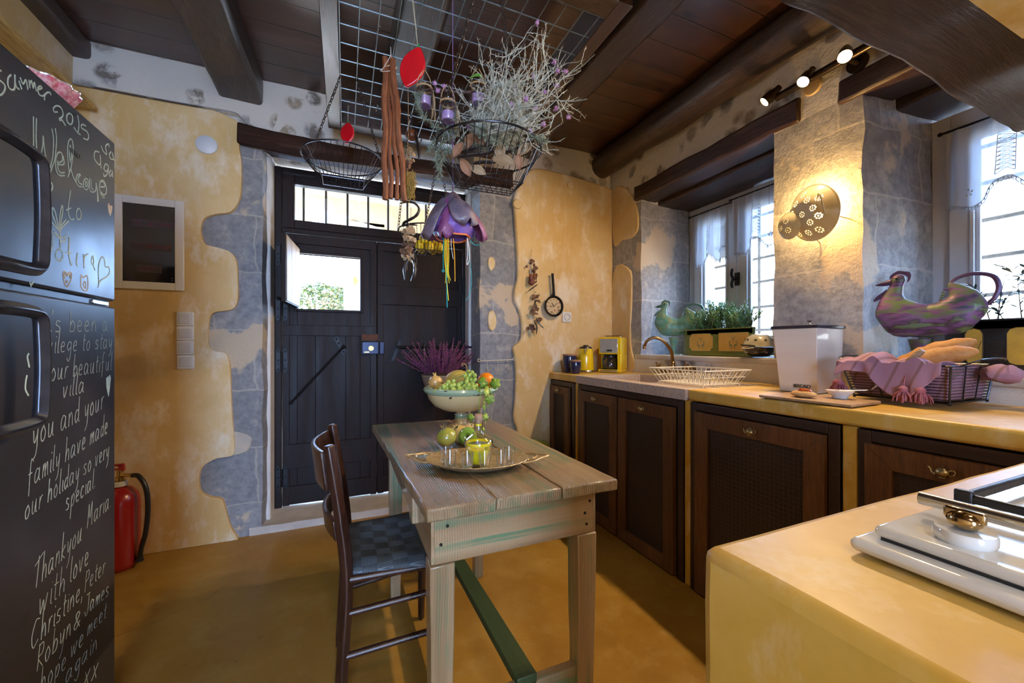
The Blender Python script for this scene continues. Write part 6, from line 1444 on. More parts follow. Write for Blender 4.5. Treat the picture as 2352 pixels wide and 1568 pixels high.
# red lemon-shaped ornaments
M_RED = pm('red_lacquer', (.62, .004, .012), (.50, .003, .010), 14, .32, stretch=(3, 3, .4), bump=.35, bscale=26, coat=.4)
def ornament(label, c, w_, h, tilt, D_, cord):
    r = thing('felt_ornament', label, 'ornament', c, 'red hanging ornaments'); T = Matrix.Translation(c) @ Matrix.Rotation(-YAW, 4, 'Z') @ Matrix.Rotation(tilt, 4, 'Y')
    P = [V((w_*.5*math.sin(t)*(1-.10*math.cos(2*t)), 0, h*.5*math.cos(t)*(1+.05*math.cos(4*t)))) for t in [2*PI*k/40 for k in range(40)]]
    q = MB(); q.hexa([p+V((0, -.006, 0)) for p in P], [p+V((0, .006, 0)) for p in P])
    for v in q.bm.verts: v.co = T @ v.co
    q.done('red_body', M_RED, r, bevel=.004, segs=3)
    q = MB(); tp = T @ V((-.004, 0, h*.47)); q.tube([tp, tp+V((.003, 0, .022))], [.0045, .002], 6); q.done('green_stalk', pm('green_stalk', (.01, .22, .03), None, rough=.5), r)
    q = MB()
    for s in (-1, 1): q.tube([tp+V((0, 0, .015)), V(cord)+V((s*.0025, 0, 0))], .0009, 4)
    q.done('hanging_cord', pm('pale_cord', (.55, .50, .36), None, rough=.8), r)
o1 = at(948, 155, D=1.40); ornament('large red lacquered lemon-shaped ornament hanging beside the cinnamon sticks', o1, .078, .140, .33, 1.4, (at(945, 100, D=1.40).x, o1.y+.004, RZ))
o2 = at(798, 306, D=2.19); ornament('small red lacquered ornament hanging above the empty wire basket', o2, .068, .112, .12, 2.19, at(800, 262, D=2.19)+V((0, 0, .05)))
# dried herbs
M_HERB = pm('grey_dried_herb', (.36, .39, .34), (.56, .57, .50), 40, .9); M_HERBG = pm('grey_green_needle', (.16, .23, .17), (.27, .33, .26), 40, .8)
HB = thing('dried_herb_bunch', 'large bunch of pale dried herbs with purple flower heads in the hanging basket', 'dried herbs', c2)
SQ = MB(); LQ = MB(); HQ = []
def twig(p, d, L, r, lev):
    n = 5; P = [V(p)]; dd = V(d)
    for i in range(n):
        dd = (dd+V((rnd.gauss(0, .16), rnd.gauss(0, .16), rnd.gauss(.03, .14)))).normalized(); P.append(P[-1]+dd*L/n)
    SQ.tube(P, [r*(1-.5*i/n) for i in range(n+1)], 4)
    for i in range(1, n+1):
        for _ in range(3 if lev else 2):
            t = rnd.random(); b = P[i-1].lerp(P[i], t); lv = (dd+V((rnd.gauss(0, .8), rnd.gauss(0, .8), rnd.gauss(0, .8)))).normalized(); sd = lv.orthogonal().normalized()*.0013; e = b+lv*rnd.uniform(.006, .013)
            LQ.bm.faces.new([LQ.bm.verts.new(x) for x in (b-sd, e-sd*.5, e+sd*.5, b+sd)])
    if lev > 0:
        for _ in range(6 if lev > 1 else 4):
            i = rnd.randint(1, n); nd = (dd*1.0+V((rnd.gauss(.06, .75), rnd.gauss(-.03, .7), rnd.gauss(-.02, .65)))).normalized(); twig(P[i], nd, L*rnd.uniform(.40, .68), r*.65, lev-1)
    elif rnd.random() < .02: HQ.append(P[-1])
for px, py, D_ in ((1215, 75, 1.30), (1240, 115, 1.36), (1270, 150, 1.33), (1290, 185, 1.30), (1295, 230, 1.25), (1280, 265, 1.22), (1240, 170, 1.20), (1200, 150, 1.30), (1180, 190, 1.35), (1225, 220, 1.38), (1260, 205, 1.42), (1165, 230, 1.28), (1120, 230, 1.32), (1090, 240, 1.25), (1200, 250, 1.18), (1140, 180, 1.30), (1250, 240, 1.30)):
    b = at(1110+rnd.uniform(-30, 60), 325+rnd.uniform(-15, 10), D=1.32+rnd.uniform(-.06, .06)); e = at(px, py, D=D_); [twig(b+V((rnd.gauss(0, .02), rnd.gauss(0, .02), 0)), ((e-b)+V((rnd.gauss(0, .03), rnd.gauss(0, .03), rnd.gauss(0, .02)))).normalized(), (e-b).length*rnd.uniform(.45, .72), .0028, 2) for _ in range(2)]
HQ += [at(x, y, D=1.30) for x, y in ((1234, 53), (1273, 143), (1281, 163), (1299, 165), (1306, 270), (1278, 250), (1230, 250), (1279, 197), (1005, 209), (1020, 199), (999, 192))]
SQ.done('stem', M_HERB, HB); LQ.done('foliage', M_HERB, HB, smooth=False)
for p in HQ[-24:]:
    q = MB(); q.ball(p, (.0065, .0065, .007), 8)
    for _ in range(14): d = V((rnd.gauss(0, 1), rnd.gauss(0, 1), rnd.gauss(.4, 1))).normalized(); q.tube([p+d*.004, p+d*.011], [.0015, .0006], 4)
    q.done('flower_head', pm('mauve_flower', (.34, .16, .38), (.45, .26, .46), 60, .8), HB)
# rosemary sprays trailing over the basket edge
RS = thing('rosemary_spray', 'grey-green rosemary sprays drooping over the rim of the herb basket', 'dried herbs', at(1000, 330, D=1.25)); SQ2 = MB(); LQ2 = MB()
for pts in (((1060, 300), (1030, 305), (1000, 320), (985, 345)), ((1050, 310), (1015, 330), (1003, 360), (1010, 395)), ((1060, 296), (1000, 290), (965, 255), (952, 215)), ((975, 280), (958, 245), (968, 218)), ((1070, 330), (1040, 345), (1020, 350), (1008, 410)), ((1080, 300), (1120, 318), (1150, 330)), ((1110, 300), (1150, 318), (1180, 345)), ((1060, 310), (1090, 330), (1120, 345)), ((1120, 300), (1090, 290), (1040, 270)), ((1160, 300), (1190, 310), (1200, 345)), ((1210, 310), (1235, 320), (1255, 322))):
    D_ = rnd.uniform(1.16, 1.26); P = catmull([at(x, y, D=D_) for x, y in pts], 6); SQ2.tube(P, .0016, 4)
    for a, b in zip(P, P[1:]):
        for _ in range(15):
            o = a.lerp(b, rnd.random()); lv = ((b-a).normalized()*.7+V((rnd.gauss(0, .7), rnd.gauss(0, .7), rnd.gauss(0, .7)))).normalized(); sd = lv.orthogonal().normalized()*.0012; e = o+lv*rnd.uniform(.010, .022)
            LQ2.bm.faces.new([LQ2.bm.verts.new(x) for x in (o-sd, e-sd*.4, e+sd*.4, o+sd)])
SQ2.done('stem', M_STEM, RS); LQ2.done('foliage', M_HERBG, RS, smooth=False)
# pods and dry leaves inside the basket
M_CAROB = pm('carob_pod', (.014, .009, .010), (.035, .024, .022), 20, .35, bump=.4, coat=.2)
def pod(name, label, pts, D_, r, grp=None, cat='seed pod', parent=None, flat=.55):
    P = catmull([at(x, y, D=D_) for x, y in pts], 5); n = len(P); q = MB(); q.tube(P, [max(.0012, r*min(1, 4*min(i, n-1-i)/n+.25)*(1+.10*math.sin(i*1.9))) for i in range(n)], 10, flat=flat)
    o = q.done(name, M_CAROB, parent); return tag(o, label, cat, grp) if parent is None else o
pod('carob_pod', 'straight dark carob pod lying highest in the herb basket', [(1066, 348), (1090, 342), (1115, 336), (1120, 318)], 1.25, .010, 'carob pods in the herb basket')
pod('carob_pod', 'dark carob pod lying in the middle of the herb basket', [(1050, 362), (1085, 356), (1120, 352), (1140, 345)], 1.24, .010, 'carob pods in the herb basket')
pod('carob_pod', 'dark carob pod sloping up at the outer side of the herb basket', [(1150, 352), (1180, 345), (1205, 330), (1228, 325)], 1.28, .009, 'carob pods in the herb basket')
pod('carob_pod', 'lowest dark carob pod near the floor of the herb basket', [(1085, 376), (1110, 372), (1140, 374)], 1.27, .009, 'carob pods in the herb basket')
M_DRY = pm('dry_brown_leaf', (.20, .085, .04), (.30, .16, .09), 12, .65); M_DRYP = pm('pale_dry_leaf', (.24, .16, .085), (.32, .225, .13), 12, .6)
for k, (px, py, D_, s, rx, rz, m, lb) in enumerate(((1070, 385, 1.20, .030, 1.3, .5, M_DRY, 'long brown dry leaf at the lower corner of the herb basket'), (1080, 325, 1.24, .032, .9, -.3, M_DRY, 'curled brown dry leaf at the top of the herb basket'), (1098, 322, 1.26, .028, 1.1, .9, M_DRY, 'brown dry leaf behind the highest carob pod'), (1156, 372, 1.20, .036, 1.0, 1.3, M_DRYP, 'broad pale dry leaf at the front of the herb basket'), (1148, 346, 1.22, .034, 1.3, .2, M_DRYP, 'pale upright dry leaf above the broad pale one'), (1192, 372, 1.22, .024, 1.4, .1, M_DRY, 'small brown leaf at the outer side of the herb basket'), (1052, 345, 1.18, .026, 1.2, -.6, M_DRY, 'brown dry leaf poking out through the basket wires'), (1205, 345, 1.25, .032, 1.0, -.8, M_DRYP, 'pale dry leaf under the outer rim of the herb basket'), (1098, 392, 1.24, .028, 1.2, 1.1, M_DRYP, 'yellowish dry leaf on the floor of the herb basket'))):
    c = at(px, py, D=D_); T = Matrix.Translation(c) @ Matrix.Rotation(-YAW, 4, 'Z') @ Matrix.Rotation(PI/2+(rx-1.1)*.9, 4, 'X') @ Matrix.Rotation(rz, 4, 'Z'); q = MB()
    q.sheet(lambda u, v: T @ V(((2*v-1)*s*.50*math.sin(PI*min(.98, max(.02, u)))**.8, (u-.5)*2*s, .22*s*(2*v-1)**2+.16*s*math.sin(u*4))), 10, 6)
    tag(q.done('dry_leaf', m, solid=.0008), lb, 'leaf', 'dry leaves in the herb basket')
# jars with purple candles, on a twig
q = MB(); P = catmull([at(x, y, D=1.33) for x, y in ((952, 205), (975, 207), (1000, 204), (1030, 210), (1060, 212), (1092, 208), (1110, 190))], 4); q.tube(P, [.0042*(1+.2*math.sin(i*2.2)) for i in range(len(P))], 7); tag(q.done('hanging_twig', pm('twig_bark', (.07, .04, .035), (.12, .08, .06), 30, .8, bump=.4)), 'gnarled dark twig carrying the candle jars', 'twig')
M_CAND = pm('lilac_candle', (.40, .26, .58), (.46, .32, .62), 10, .5); M_JUTE = pm('jute_twine', (.34, .22, .11), (.46, .33, .18), 60, .9)
j0 = None; JH = .078
for px, py, D_, lb in ((975, 249, 1.30, 'candle jar hanging at the end of the twig toward the cinnamon sticks'), (1029, 284, 1.27, 'candle jar hanging lowest, in the middle of the twig'), (1098, 243, 1.33, 'candle jar with a green felt leaf under the bunch of herbs')):
    p = at(px, py, D=D_)
    if j0 is None:
        j0 = thing('candle_jar', lb, 'candle jar', p, 'hanging glass candle jars')
        q = MB(); q.lathe([(0, .002), (.022, .002), (.0265, .006), (.0275, .012), (.0275, .052), (.025, .060), (.0225, .064), (.0235, .070), (.0235, JH)], p, 28); q.done('glass_jar', M_TUMB, j0, solid=.0014)
        q = MB(); q.lathe([(0, .008), (.019, .008), (.0205, .012), (.0205, .032), (.018, .036), (0, .034)], p, 20); cn = q.done('lilac_candle', M_CAND, j0)
        q = MB(); q.tube([p+V((0, 0, .034)), p+V((.002, 0, .044))], .001, 5); q.done('wick', M_BLACK, cn)
        q = MB()
        for z in (.064, .067): q.tube([p+V((.0245*math.cos(a), .0245*math.sin(a), z)) for a in [2*PI*k/20 for k in range(20)]], .0018, 5, True)
        for s in (-1, 1): q.tube(catmull([p+V((s*.0245, 0, .066)), p+V((s*.018, 0, .10)), p+V((s*.003, 0, .125))], 4), .0013, 4)
        for k in range(9): a = k*.7; q.tube(catmull([p+V((.026, 0, .066)), p+V((.031+.004*math.sin(a), .004*math.cos(a), .03)), p+V((.030+.008*math.sin(a*2), .008*math.cos(a), -.015-.012*(k % 3)))], 4), .0009, 4)
        q.done('jute_tie', M_JUTE, j0); last = j0
    else: last = dup(j0, p, lb)
p = at(1098, 243, D=1.33); q = MB(); T = Matrix.Translation(p+V((0, 0, .085))) @ rotm(.9, .2, .2)
q.sheet(lambda u, v: T @ V(((u-.5)*.056, (v-.5)*.030*math.sin(PI*min(.97, max(.03, u))), .016-.06*(u-.5)**2*4*.4)), 12, 5); q.done('felt_leaf', pm('green_felt', (.10, .34, .03), (.16, .42, .06), 60, .9), last, solid=.002)
# purple flower lampshade
fc = at(1040, 452, D=1.45); FL = thing('flower_ornament', 'purple papier-mache flower with coloured ribbons hanging from the rack', 'ornament', fc)
def papier(name, a, b, c_):
    t = NT(name); n = t.noise(22, 5, .65); t.bump(t.noise(48, 5, .7), .7, .005); return t.set(color=t.ramp(n, [(.3, a), (.5, b), (.7, c_)]), rough=.45, coat=.2)
M_PET = papier('grey_purple_petal', (.11, .085, .12), (.16, .125, .17), (.24, .20, .25)); M_PETI = papier('violet_cup', (.10, .03, .20), (.20, .10, .44), (.34, .20, .50)); M_PETR = papier('plum_petal', (.12, .02, .09), (.20, .05, .16), (.28, .10, .22))
q = MB(); q.lathe([(.006, .004), (.022, -.002), (.034, -.03), (.055, -.06), (.074, -.095), (.078, -.120), (.066, -.146), (.058, -.150), (.060, -.146), (.07, -.12)], fc, 30); q.cut(.012).rough(.004, 30); q.done('violet_cup', M_PETI, FL)
q = MB(); q.lathe([(0, .016), (.012, .014), (.022, .004), (.034, -.012), (.046, -.032), (.052, -.046)], fc, 26); q.cut(.010).rough(.005, 45); q.done('ruffled_cap', M_PET, FL)
def petal(phi, wd, ln, flare, m):
    q = MB(); ca, sa = math.cos(phi), math.sin(phi)
    def f(u, v):
        t = .12+.88*v; ww = wd*(math.sin(PI*min(1, .10+.62*v))**.7)*(1 if v < .8 else math.sqrt(max(.02, 1-((v-.8)/.2)**2*.92))); s = (2*u-1)
        r = .018+flare*t**.85+.006*math.sin(3*t); z = -.005-ln*t**1.35-.016*s*s; r -= .022*s*s
        x = r*ca-s*ww*sa; y = r*sa+s*ww*ca; return fc+V((x, y, z+.004*math.sin(9*u+5*v+phi)))
    q.sheet(f, 14, 16); q.done('petal', m, FL, solid=.003)
vw = math.atan2(-fc.y, -fc.x)
for dphi, wd, ln, fl_, m in ((-1.25, .060, .150, .098, M_PET), (.55, .056, .105, .098, M_PET), (1.75, .050, .135, .112, M_PETR), (-2.4, .055, .13, .10, M_PETR), (2.7, .055, .12, .10, M_PET), (-.45, .035, .150, .070, M_PETR)): petal(vw+dphi, wd, ln, fl_, m)
q = MB(); q.tube([fc+V((.061*math.cos(a), .061*math.sin(a), -.149+.002*math.sin(a*5))) for a in [2*PI*k/30 for k in range(30)]], .0035, 6, True); q.done('orange_edging', pm('orange_edging', (.80, .16, .03), (.85, .30, .12), 30, .6), FL)
def ribbon(name, pts, r, col, flat=1): 
    q = MB(); q.tube(catmull([at(x, y, D=1.39) for x, y in pts], 5), r, 6, flat=flat); q.done(name, pm(name+'_cloth', col, None, rough=.8), FL)
ribbon('orange_ribbon', [(1027, 546), (1028, 575), (1026, 608)], .0058, (.85, .30, .004), .25); ribbon('orange_ribbon', [(1041, 548), (1044, 590), (1045, 646)], .0042, (.88, .38, .005), .35)
for k in range(5): ribbon('yellow_strand', [(1022+k*2, 546), (1021+k*2.5, 590), (1024+k*1.5, 625), (1023+k*3, 650-6*(k % 3))], .0012, (.80, .62, .02))
ribbon('yellow_strand', [(1027, 600), (1026, 640), (1030, 690)], .0014, (.80, .62, .02)); ribbon('teal_cord', [(1019, 546), (1018, 580), (1018, 618)], .0014, (.01, .30, .30)); ribbon('teal_cord', [(1026, 600), (1026, 650), (1027, 706)], .0016, (.01, .36, .38))
ribbon('white_ribbon', [(1036, 548), (1037, 570), (1041, 595)], .0022, (.72, .74, .70), .5); ribbon('white_ribbon', [(1073, 546), (1074, 580), (1072, 608), (1078, 595), (1077, 570), (1074, 548)], .0015, (.74, .72, .70)); ribbon('teal_cord', [(1078, 550), (1090, 562), (1105, 562)], .0011, (.02, .34, .36)); ribbon('teal_cord', [(1076, 580), (1083, 630), (1080, 670), (1069, 692)], .0010, (.02, .34, .36))
q = MB(); q.ball(at(1018, 622, D=1.39), .006, 10); q.done('teal_bead', pm('teal_bead', (.01, .24, .25), None, rough=.5), FL)
q = MB(); q.tube([fc+V((0, 0, .01)), fc+V((0, 0, .30))], .0022, 5); q.tube([fc+V((0, 0, .30)), V((fc.x, fc.y, RZ))], .0013, 5); q.done('purple_cord', pm('purple_cord', (.20, .12, .34), None, rough=.8), FL)
# dried garland hanging before the door
def crumbs(q, c, n, s, spread):
    for _ in range(n):
        p = V(c)+V((rnd.gauss(0, spread[0]), rnd.gauss(0, spread[1]), rnd.gauss(0, spread[2]))); T = Matrix.Translation(p) @ rotm(rnd.uniform(0, 6), rnd.uniform(0, 6), rnd.uniform(0, 6)); a = s*rnd.uniform(.6, 1.3)
        q.lathe([(0, 0), (a*.6, .1*a), (a, .45*a), (a*.9, .55*a), (.4*a, .3*a)], p, 8, T.to_3x3().to_4x4())
M_MUSH = pm('dried_mushroom', (.36, .21, .09), (.58, .44, .28), 45, .85, bump=.5); M_MUSD = pm('dark_dried_skin', (.11, .05, .03), (.28, .15, .08), 40, .8, bump=.5); M_MOSS = pm('ochre_moss', (.30, .19, .04), (.40, .27, .07), 60, .95)
GD = thing('dried_garland', 'long string of dried mushrooms, moss and carob pods hanging before the door', 'garland', at(938, 480, D=1.88)); DG = 1.88
q = MB(); q.tube(catmull([at(x, y, D=DG) for x, y in ((937, 179), (938, 300), (936, 350), (936, 460), (944, 480), (938, 560), (935, 620))], 4), .0013, 4); q.done('garland_string', M_JUTE, GD)
for y, n, s, m in ((352, 14, .012, M_MUSH), (368, 12, .013, M_MUSH), (382, 10, .012, M_MUSD), (530, 12, .014, M_MUSH), (552, 12, .015, M_MUSH), (566, 10, .014, M_MUSD), (578, 12, .016, M_MUSD), (590, 12, .015, M_MUSH)):
    q = MB(); crumbs(q, at(938, y, D=DG), n, s, (.013, .012, .009)); q.done('mushroom_cluster', m, GD)
q = MB()
for _ in range(110):
    a = at(938+rnd.gauss(0, 6), 398+rnd.uniform(-8, 30), D=DG+rnd.gauss(0, .012)); q.tube(catmull([a, a+V((rnd.gauss(0, .008), rnd.gauss(0, .008), -.025)), a+V((rnd.gauss(0, .010), rnd.gauss(0, .010), -rnd.uniform(.04, .09)))], 3), .0022, 4)
q.done('moss_foliage', M_MOSS, GD)
pod('carob_pod', None, [(918, 467), (945, 464), (962, 478), (955, 496), (930, 510), (922, 520)], DG, .0105, parent=GD); pod('carob_pod', None, [(920, 520), (940, 516), (960, 517)], DG, .007, parent=GD)
pod('carob_pod', None, [(945, 572), (940, 590), (930, 615), (930, 642)], DG, .0135, parent=GD); pod('carob_pod', None, [(945, 590), (953, 608), (952, 630), (944, 646)], DG, .0135, parent=GD); pod('carob_pod', None, [(950, 575), (955, 595), (957, 612)], DG, .008, parent=GD)
N_ = thing('nut_hanger', 'brown nut and dark pod hanging on a thin chain behind the cinnamon sticks', 'ornament', at(945, 312, D=2.05))
q = MB(); q.ball(at(945, 311, D=2.05), .031, 20); q.done('brown_nut', pm('brown_nut', (.14, .045, .02), (.22, .08, .035), 20, .35), N_)
pod('carob_pod', None, [(953, 300), (958, 325), (962, 345), (962, 366)], 2.03, .014, parent=N_); q = MB(); chain(q, at(945, 300, D=2.05), at(943, 258, D=2.05)); chain(q, at(968, 320, D=2.04), at(958, 345, D=2.04), .016); q.done('chain', M_CHAIN, N_)
# garland, hook rail and heather around the doorway
WG = thing('wall_garland', 'small garland of dried fruit and pods hanging on the far ochre wall', 'garland', at(1222, 670, Y=WB-.02))
q = MB(); q.tube(catmull([at(x, y, Y=WB-.015) for x, y in ((1222, 572), (1219, 595), (1223, 640), (1228, 690), (1226, 720), (1230, 758))], 4), .0012, 4); q.done('garland_string', M_JUTE, WG)
for x, y, n, s, m in ((1221, 602, 5, .012, M_MUSD), (1227, 617, 9, .014, M_MUSD), (1228, 632, 8, .014, pm('orange_peel_dried', (.28, .09, .025), (.36, .15, .05), 40, .8)), (1229, 645, 7, .014, M_MUSD), (1231, 680, 9, .013, M_MUSD), (1230, 712, 12, .014, M_MUSD), (1236, 735, 8, .013, M_MUSD), (1222, 752, 12, .014, M_MUSD)):
    q = MB(); crumbs(q, at(x, y, Y=WB-.028), n, s, (.016, .007, .014)); q.done('dried_fruit', m, WG)
q = MB(); q.ball(at(1221, 648, Y=WB-.03), (.024, .022, .024), 16); q.ball(at(1219, 638, Y=WB-.03), (.015, .015, .03), 14); q.done('dried_pomegranate', pm('dried_pomegranate', (.14, .03, .02), (.22, .07, .04), 20, .5), WG)
for pts in (((1213, 668), (1225, 660), (1236, 652)), ((1226, 702), (1232, 690), (1243, 696)), ((1218, 722), (1220, 710)), ((1230, 728), (1240, 745), (1250, 754)), ((1232, 768), (1233, 750), (1226, 735))): pod('carob_pod', None, pts, 2.955, .008, parent=WG)
a, b = at(1103, 829, Y=2.715), at(1178, 826, Y=2.715); M_CRW = pm('cream_wire', (.50, .46, .38), None, rough=.5)
r = thing('hook_rail', 'cream wire hook rail with three hooks on the doorway stones', 'hook rail', a); q = MB(); q.tube([a, b], .0042, 8)
for p, s in ((a, -1), (b, 1)): q.tube([p+V((s*.010+.010*math.cos(t)*s*-1, 0, .010*math.sin(t)+.006)) for t in [k*.7 for k in range(9)]], .003, 6)
q.done('rail', M_CRW, r)
for t in (.2, .52, .84):
    p = a.lerp(b, t); q = MB(); q.tube(catmull([p, p+V((0, -.008, -.05)), p+V((.006, -.016, -.072)), p+V((.018, -.024, -.070)), p+V((.020, -.026, -.052))], 5), .0026, 6); q.done('wire_hook', M_CRW, r)
hc = V((.635, 2.86, .78)); HP = thing('heather_pot', 'dark purple heather in a pale wicker pot hung on the door bar', 'plant', hc)
def wick():
    t = NT('pale_wicker'); h = t.wave(26, d='Z', dist=1.5, detail=2); t.bump(h, .8, .006); return t.set(color=t.mix(h, (.22, .16, .11), (.52, .45, .36)), rough=.8)
q = MB(); q.lathe([(0, 0), (.09, 0), (.105, .03), (.125, .09), (.135, .13), (.128, .13), (.11, .10), (0, .10)], hc, 32); q.done('wicker_pot', wick(), HP)
zb_ = at(1000, 797, Y=2.95).z
for x in (-.10, .11):
    q = MB(); q.tube(catmull([hc+V((x, -.02, .12)), hc+V((x, .04, .20)), V((hc.x+x, 2.935, zb_+.012)), V((hc.x+x, 2.965, zb_+.010)), V((hc.x+x, 2.97, zb_-.02))], 5), .0045, 6)
    q.done('hanging_hook', M_STEEL, HP)
SQ3 = MB(); LQ3 = MB()
for i in range(120):
    a = rnd.uniform(0, 2*PI); e = rnd.uniform(.05, 1.12); d = V((math.sin(e)*math.cos(a)*1.15, math.sin(e)*math.sin(a)*.42-.12, math.cos(e)*.82)); L = rnd.uniform(.18, .30); b = hc+V((.06*math.cos(a)*rnd.random(), .05*math.sin(a)*rnd.random(), .12)); P = [b+d*L*t+V((0, 0, .03*t*t)) for t in [k/5 for k in range(6)]]; SQ3.tube(P, .0016, 4)
    for k in range(85):
        t = rnd.uniform(.15, 1); o = b+d*L*t+V((0, 0, .03*t*t)); lv = (d.normalized()*.9+V((rnd.gauss(0, .7), rnd.gauss(0, .7), rnd.gauss(0, .7)))).normalized(); sd = lv.orthogonal().normalized()*.0022; e2 = o+lv*rnd.uniform(.006, .013)
        LQ3.bm.faces.new([LQ3.bm.verts.new(x) for x in (o-sd, e2-sd*.6, e2+sd*.6, o+sd)])
SQ3.done('stem', M_STEM, HP); LQ3.done('foliage', pm('heather_flower', (.20, .025, .13), (.36, .07, .26), 40, .8), HP, smooth=False)
r = thing('lime_bin', 'lime green round bin behind the table, by the far wall', 'bin', (1.24, 2.56, 0)); q = MB(); q.lathe([(0, .002), (.085, .002), (.105, .40), (0, .40)], (1.24, 2.56, 0), 36); M_LIME = pm('lime_plastic', (.36, .46, .01), None, rough=.3); q.done('bin_body', M_LIME, r)
q = MB(); q.lathe([(.112, .402), (.114, .412), (.10, .425), (0, .432)], (1.24, 2.56, 0), 36); q.lathe([(.112, .402), (0, .402)], (1.24, 2.56, 0), 36); q.done('bin_lid', M_LIME, r)
# ---------------------------------------------------------------- spotlight bar and colander lamp
r = thing('spotlight_bar', 'dark spotlight bar with three lit spots on the window wall', 'lamp', (1.97, 1.1, 2.33))
M_LAMP = pm('dark_bronze_lamp', (.045, .032, .022), (.07, .05, .035), 20, .3, .8)
q = MB(); q.tube([(1.965, .70, 2.335), (1.965, 1.30, 2.34)], .017, 12); q.tube([(1.965, 1.0, 2.337), (2.06, 1.0, 2.337)], .012, 10); q.tube([(2.035, 1.0, 2.337), (2.055, 1.0, 2.337)], .04, 20); q.done('bar', M_LAMP, r)
for k, p in enumerate(SPOTS):
    p = V(p); ax = V(((-.60, -.25, -.76), (-.62, .10, -.78), (-.50, .55, -.67))[k]).normalized(); T = Matrix.Translation(p) @ aimm(ax)
    q = MB(); q.lathe([(0, -.075), (.014, -.075), (.016, -.05), (.024, -.035), (.0265, .0), (.0275, .012), (.0245, .012), (.022, -.02), (0, -.03)], (0, 0, 0), 24)
    for v in q.bm.verts: v.co = T @ v.co
    hd = q.done('spot_head', M_LAMP, r)
    q = MB(); q.lathe([(0, .006), (.018, .006), (.0225, .001), (.022, -.006), (0, -.008)], (0, 0, 0), 24)
    for v in q.bm.verts: v.co = T @ v.co
    q.done('bulb', M_BULB, hd)
    q = MB(); q.tube([p-ax*.06, V((1.965, p.y, 2.336))], .008, 8); q.done('bracket', M_LAMP, hd)
    lamp('spot_light', 'SPOT', p+ax*.03, SPOT_W, WARM, aim=ax, spot_size=math.radians(118), spot_blend=.8, shadow_soft_size=.018)
c = at(1855, 490, X=1.955); r = thing('colander_lamp', 'wall lamp made of two cream enamel colanders, glowing on the stone pier', 'lamp', (2.05, c.y, c.z))
M_CREAM = pm('cream_lamp_enamel', (.64, .54, .33), (.56, .45, .25), 20, .3, coat=.3)
def pierced(rr, depth, holes, T, name, parent):
    """shallow bowl with rosettes of open holes, built from a fine grid of faces with the holes left out"""
    q = MB(); N = 220
    def P(x, y):
        d = math.hypot(x, y); z = depth*(1-max(0, (d/rr-.35)/.65)**1.8) if d > .35*rr else depth; return T @ V((x, y, z))
    g = {}
    for i in range(N+1):
        for j in range(N+1):
            x, y = (2*i/N-1)*rr, (2*j/N-1)*rr
            if x*x+y*y <= rr*rr*1.0: g[i, j] = q.bm.verts.new(P(x, y))
    for i in range(N):
        for j in range(N):
            k = [(i, j), (i+1, j), (i+1, j+1), (i, j+1)]
            if all(a in g for a in k):
                x, y = (2*(i+.5)/N-1)*rr, (2*(j+.5)/N-1)*rr
                if any((x-hx_)**2+(y-hy_)**2 < hr*hr for hx_, hy_, hr in holes): continue
                q.bm.faces.new([g[a] for a in k])
    o = q.done(name, M_CREAM, parent, solid=.0012); return o
def rosettes(cs, a, h): return [(cx+a*math.cos(k*PI/4), cy+a*math.sin(k*PI/4), h) for cx, cy in cs for k in range(8)]+[(cx, cy, h) for cx, cy in cs]
R1 = .122; d1 = V((-.96, .22, -.16)).normalized(); up = V((0, 0, 1)); xx = up.cross(d1).normalized(); yy = d1.cross(xx)
T1 = Matrix.Translation((1.975, c.y-.012, c.z)) @ Matrix((xx, d1.cross(xx), d1)).transposed().to_4x4()
cs = [(.0, .0), (.052, .012), (-.050, .02), (.028, .055), (-.03, .058), (.03, -.045), (-.03, -.045), (.066, -.028), (-.075, -.02), (.07, .05), (-.068, .058), (0, .088), (0, -.085), (.045, -.085), (-.05, -.078)]
pierced(R1, .060, rosettes(cs, .0110, .0027), T1, 'large_shade', r)
q = MB(); q.tube([T1 @ V((R1*math.cos(a), R1*math.sin(a), -.001)) for a in [2*PI*k/64 for k in range(64)]], .0035, 6, True); q.done('rolled_rim', M_CREAM, r)
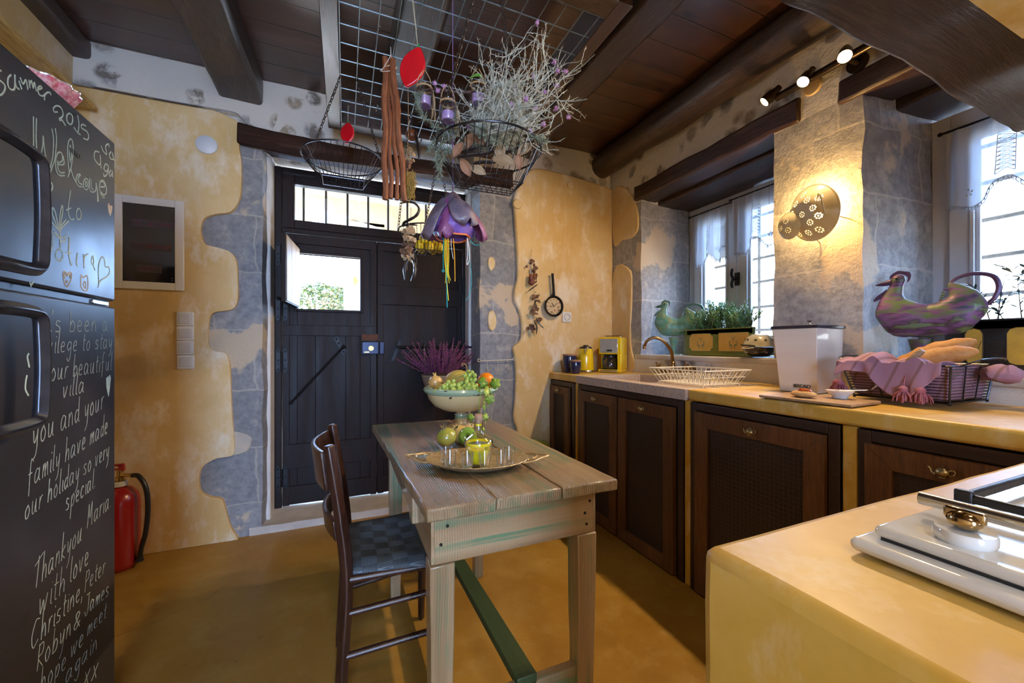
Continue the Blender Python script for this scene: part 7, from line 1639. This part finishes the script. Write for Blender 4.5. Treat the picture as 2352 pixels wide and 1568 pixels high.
q = MB(); q.tube(catmull([T1 @ V(p) for p in ((.070, .052, .045), (.098, .060, .065), (.108, .02, .07), (.10, -.018, .058), (.085, -.03, .036))], 6), .004, 8); q.done('side_handle', M_CREAM, r)
T2 = T1 @ Matrix.Translation((-.072, -.030, .062)); cs2 = [(.012, .022), (-.022, -.004), (.016, -.022)]
pierced(.060, .028, rosettes(cs2, .0110, .0027), T2, 'small_shade', r)
q = MB(); q.tube([T2 @ V((.060*math.cos(a), .060*math.sin(a), -.001)) for a in [2*PI*k/48 for k in range(48)]], .0025, 6, True); q.tube([T1 @ V((0, -R1, 0)), V((2.05, c.y, c.z-.13))], .0025, 6); q.tube([T1 @ V((R1*.9, -R1*.4, 0)), V((2.05, c.y-.12, c.z-.05))], .0025, 6); q.done('small_rim', M_CREAM, r)
q = MB(); q.ball((2.018, c.y-.012, c.z+.0), .016, 16); q.tube([(2.049, c.y-.012, c.z+.0), (2.025, c.y-.012, c.z+.0)], .010, 10); q.done('bulb', bulb('colander_bulb', (1, .75, .38), 40), r)
lamp('colander_light', 'POINT', (1.985, c.y-.012, c.z+.038), COLANDER_W, (1, .60, .21), shadow_soft_size=.02)

# added fill lamp with an invented fixture behind the camera, and the small lamp inside the hood
M_OPAL = bulb('opal_glass', (1, .80, .55), 6)
def fill_and_hood_lamp(label, p, r_, e, size):
    t = thing('fill_and_hood_lamp', label, 'lamp', p); q = MB(); q.lathe([(0, .0), (r_*.7, 0), (r_*.72, -.02), (r_, -.022), (r_, -.03)], p, 32); q.done('lamp_base', M_LAMP, t)
    q = MB(); q.lathe([(r_*.96, -.03), (r_*.8, -.06), (r_*.4, -.078), (0, -.082)], p, 32); q.done('opal_bowl', M_OPAL, t)
    lamp('fill_and_hood_light', 'POINT', V(p)-V((0, 0, .13)), e, (1, .80, .55), shadow_soft_size=size)
fill_and_hood_lamp('added opal fill lamp in the room end away from the door', (.10, -1.05, CZ), .15, 42, .12)
fill_and_hood_lamp('small opal lamp under the hood above the hob', (.95, -.12, 2.2), .07, 4.5, .06)
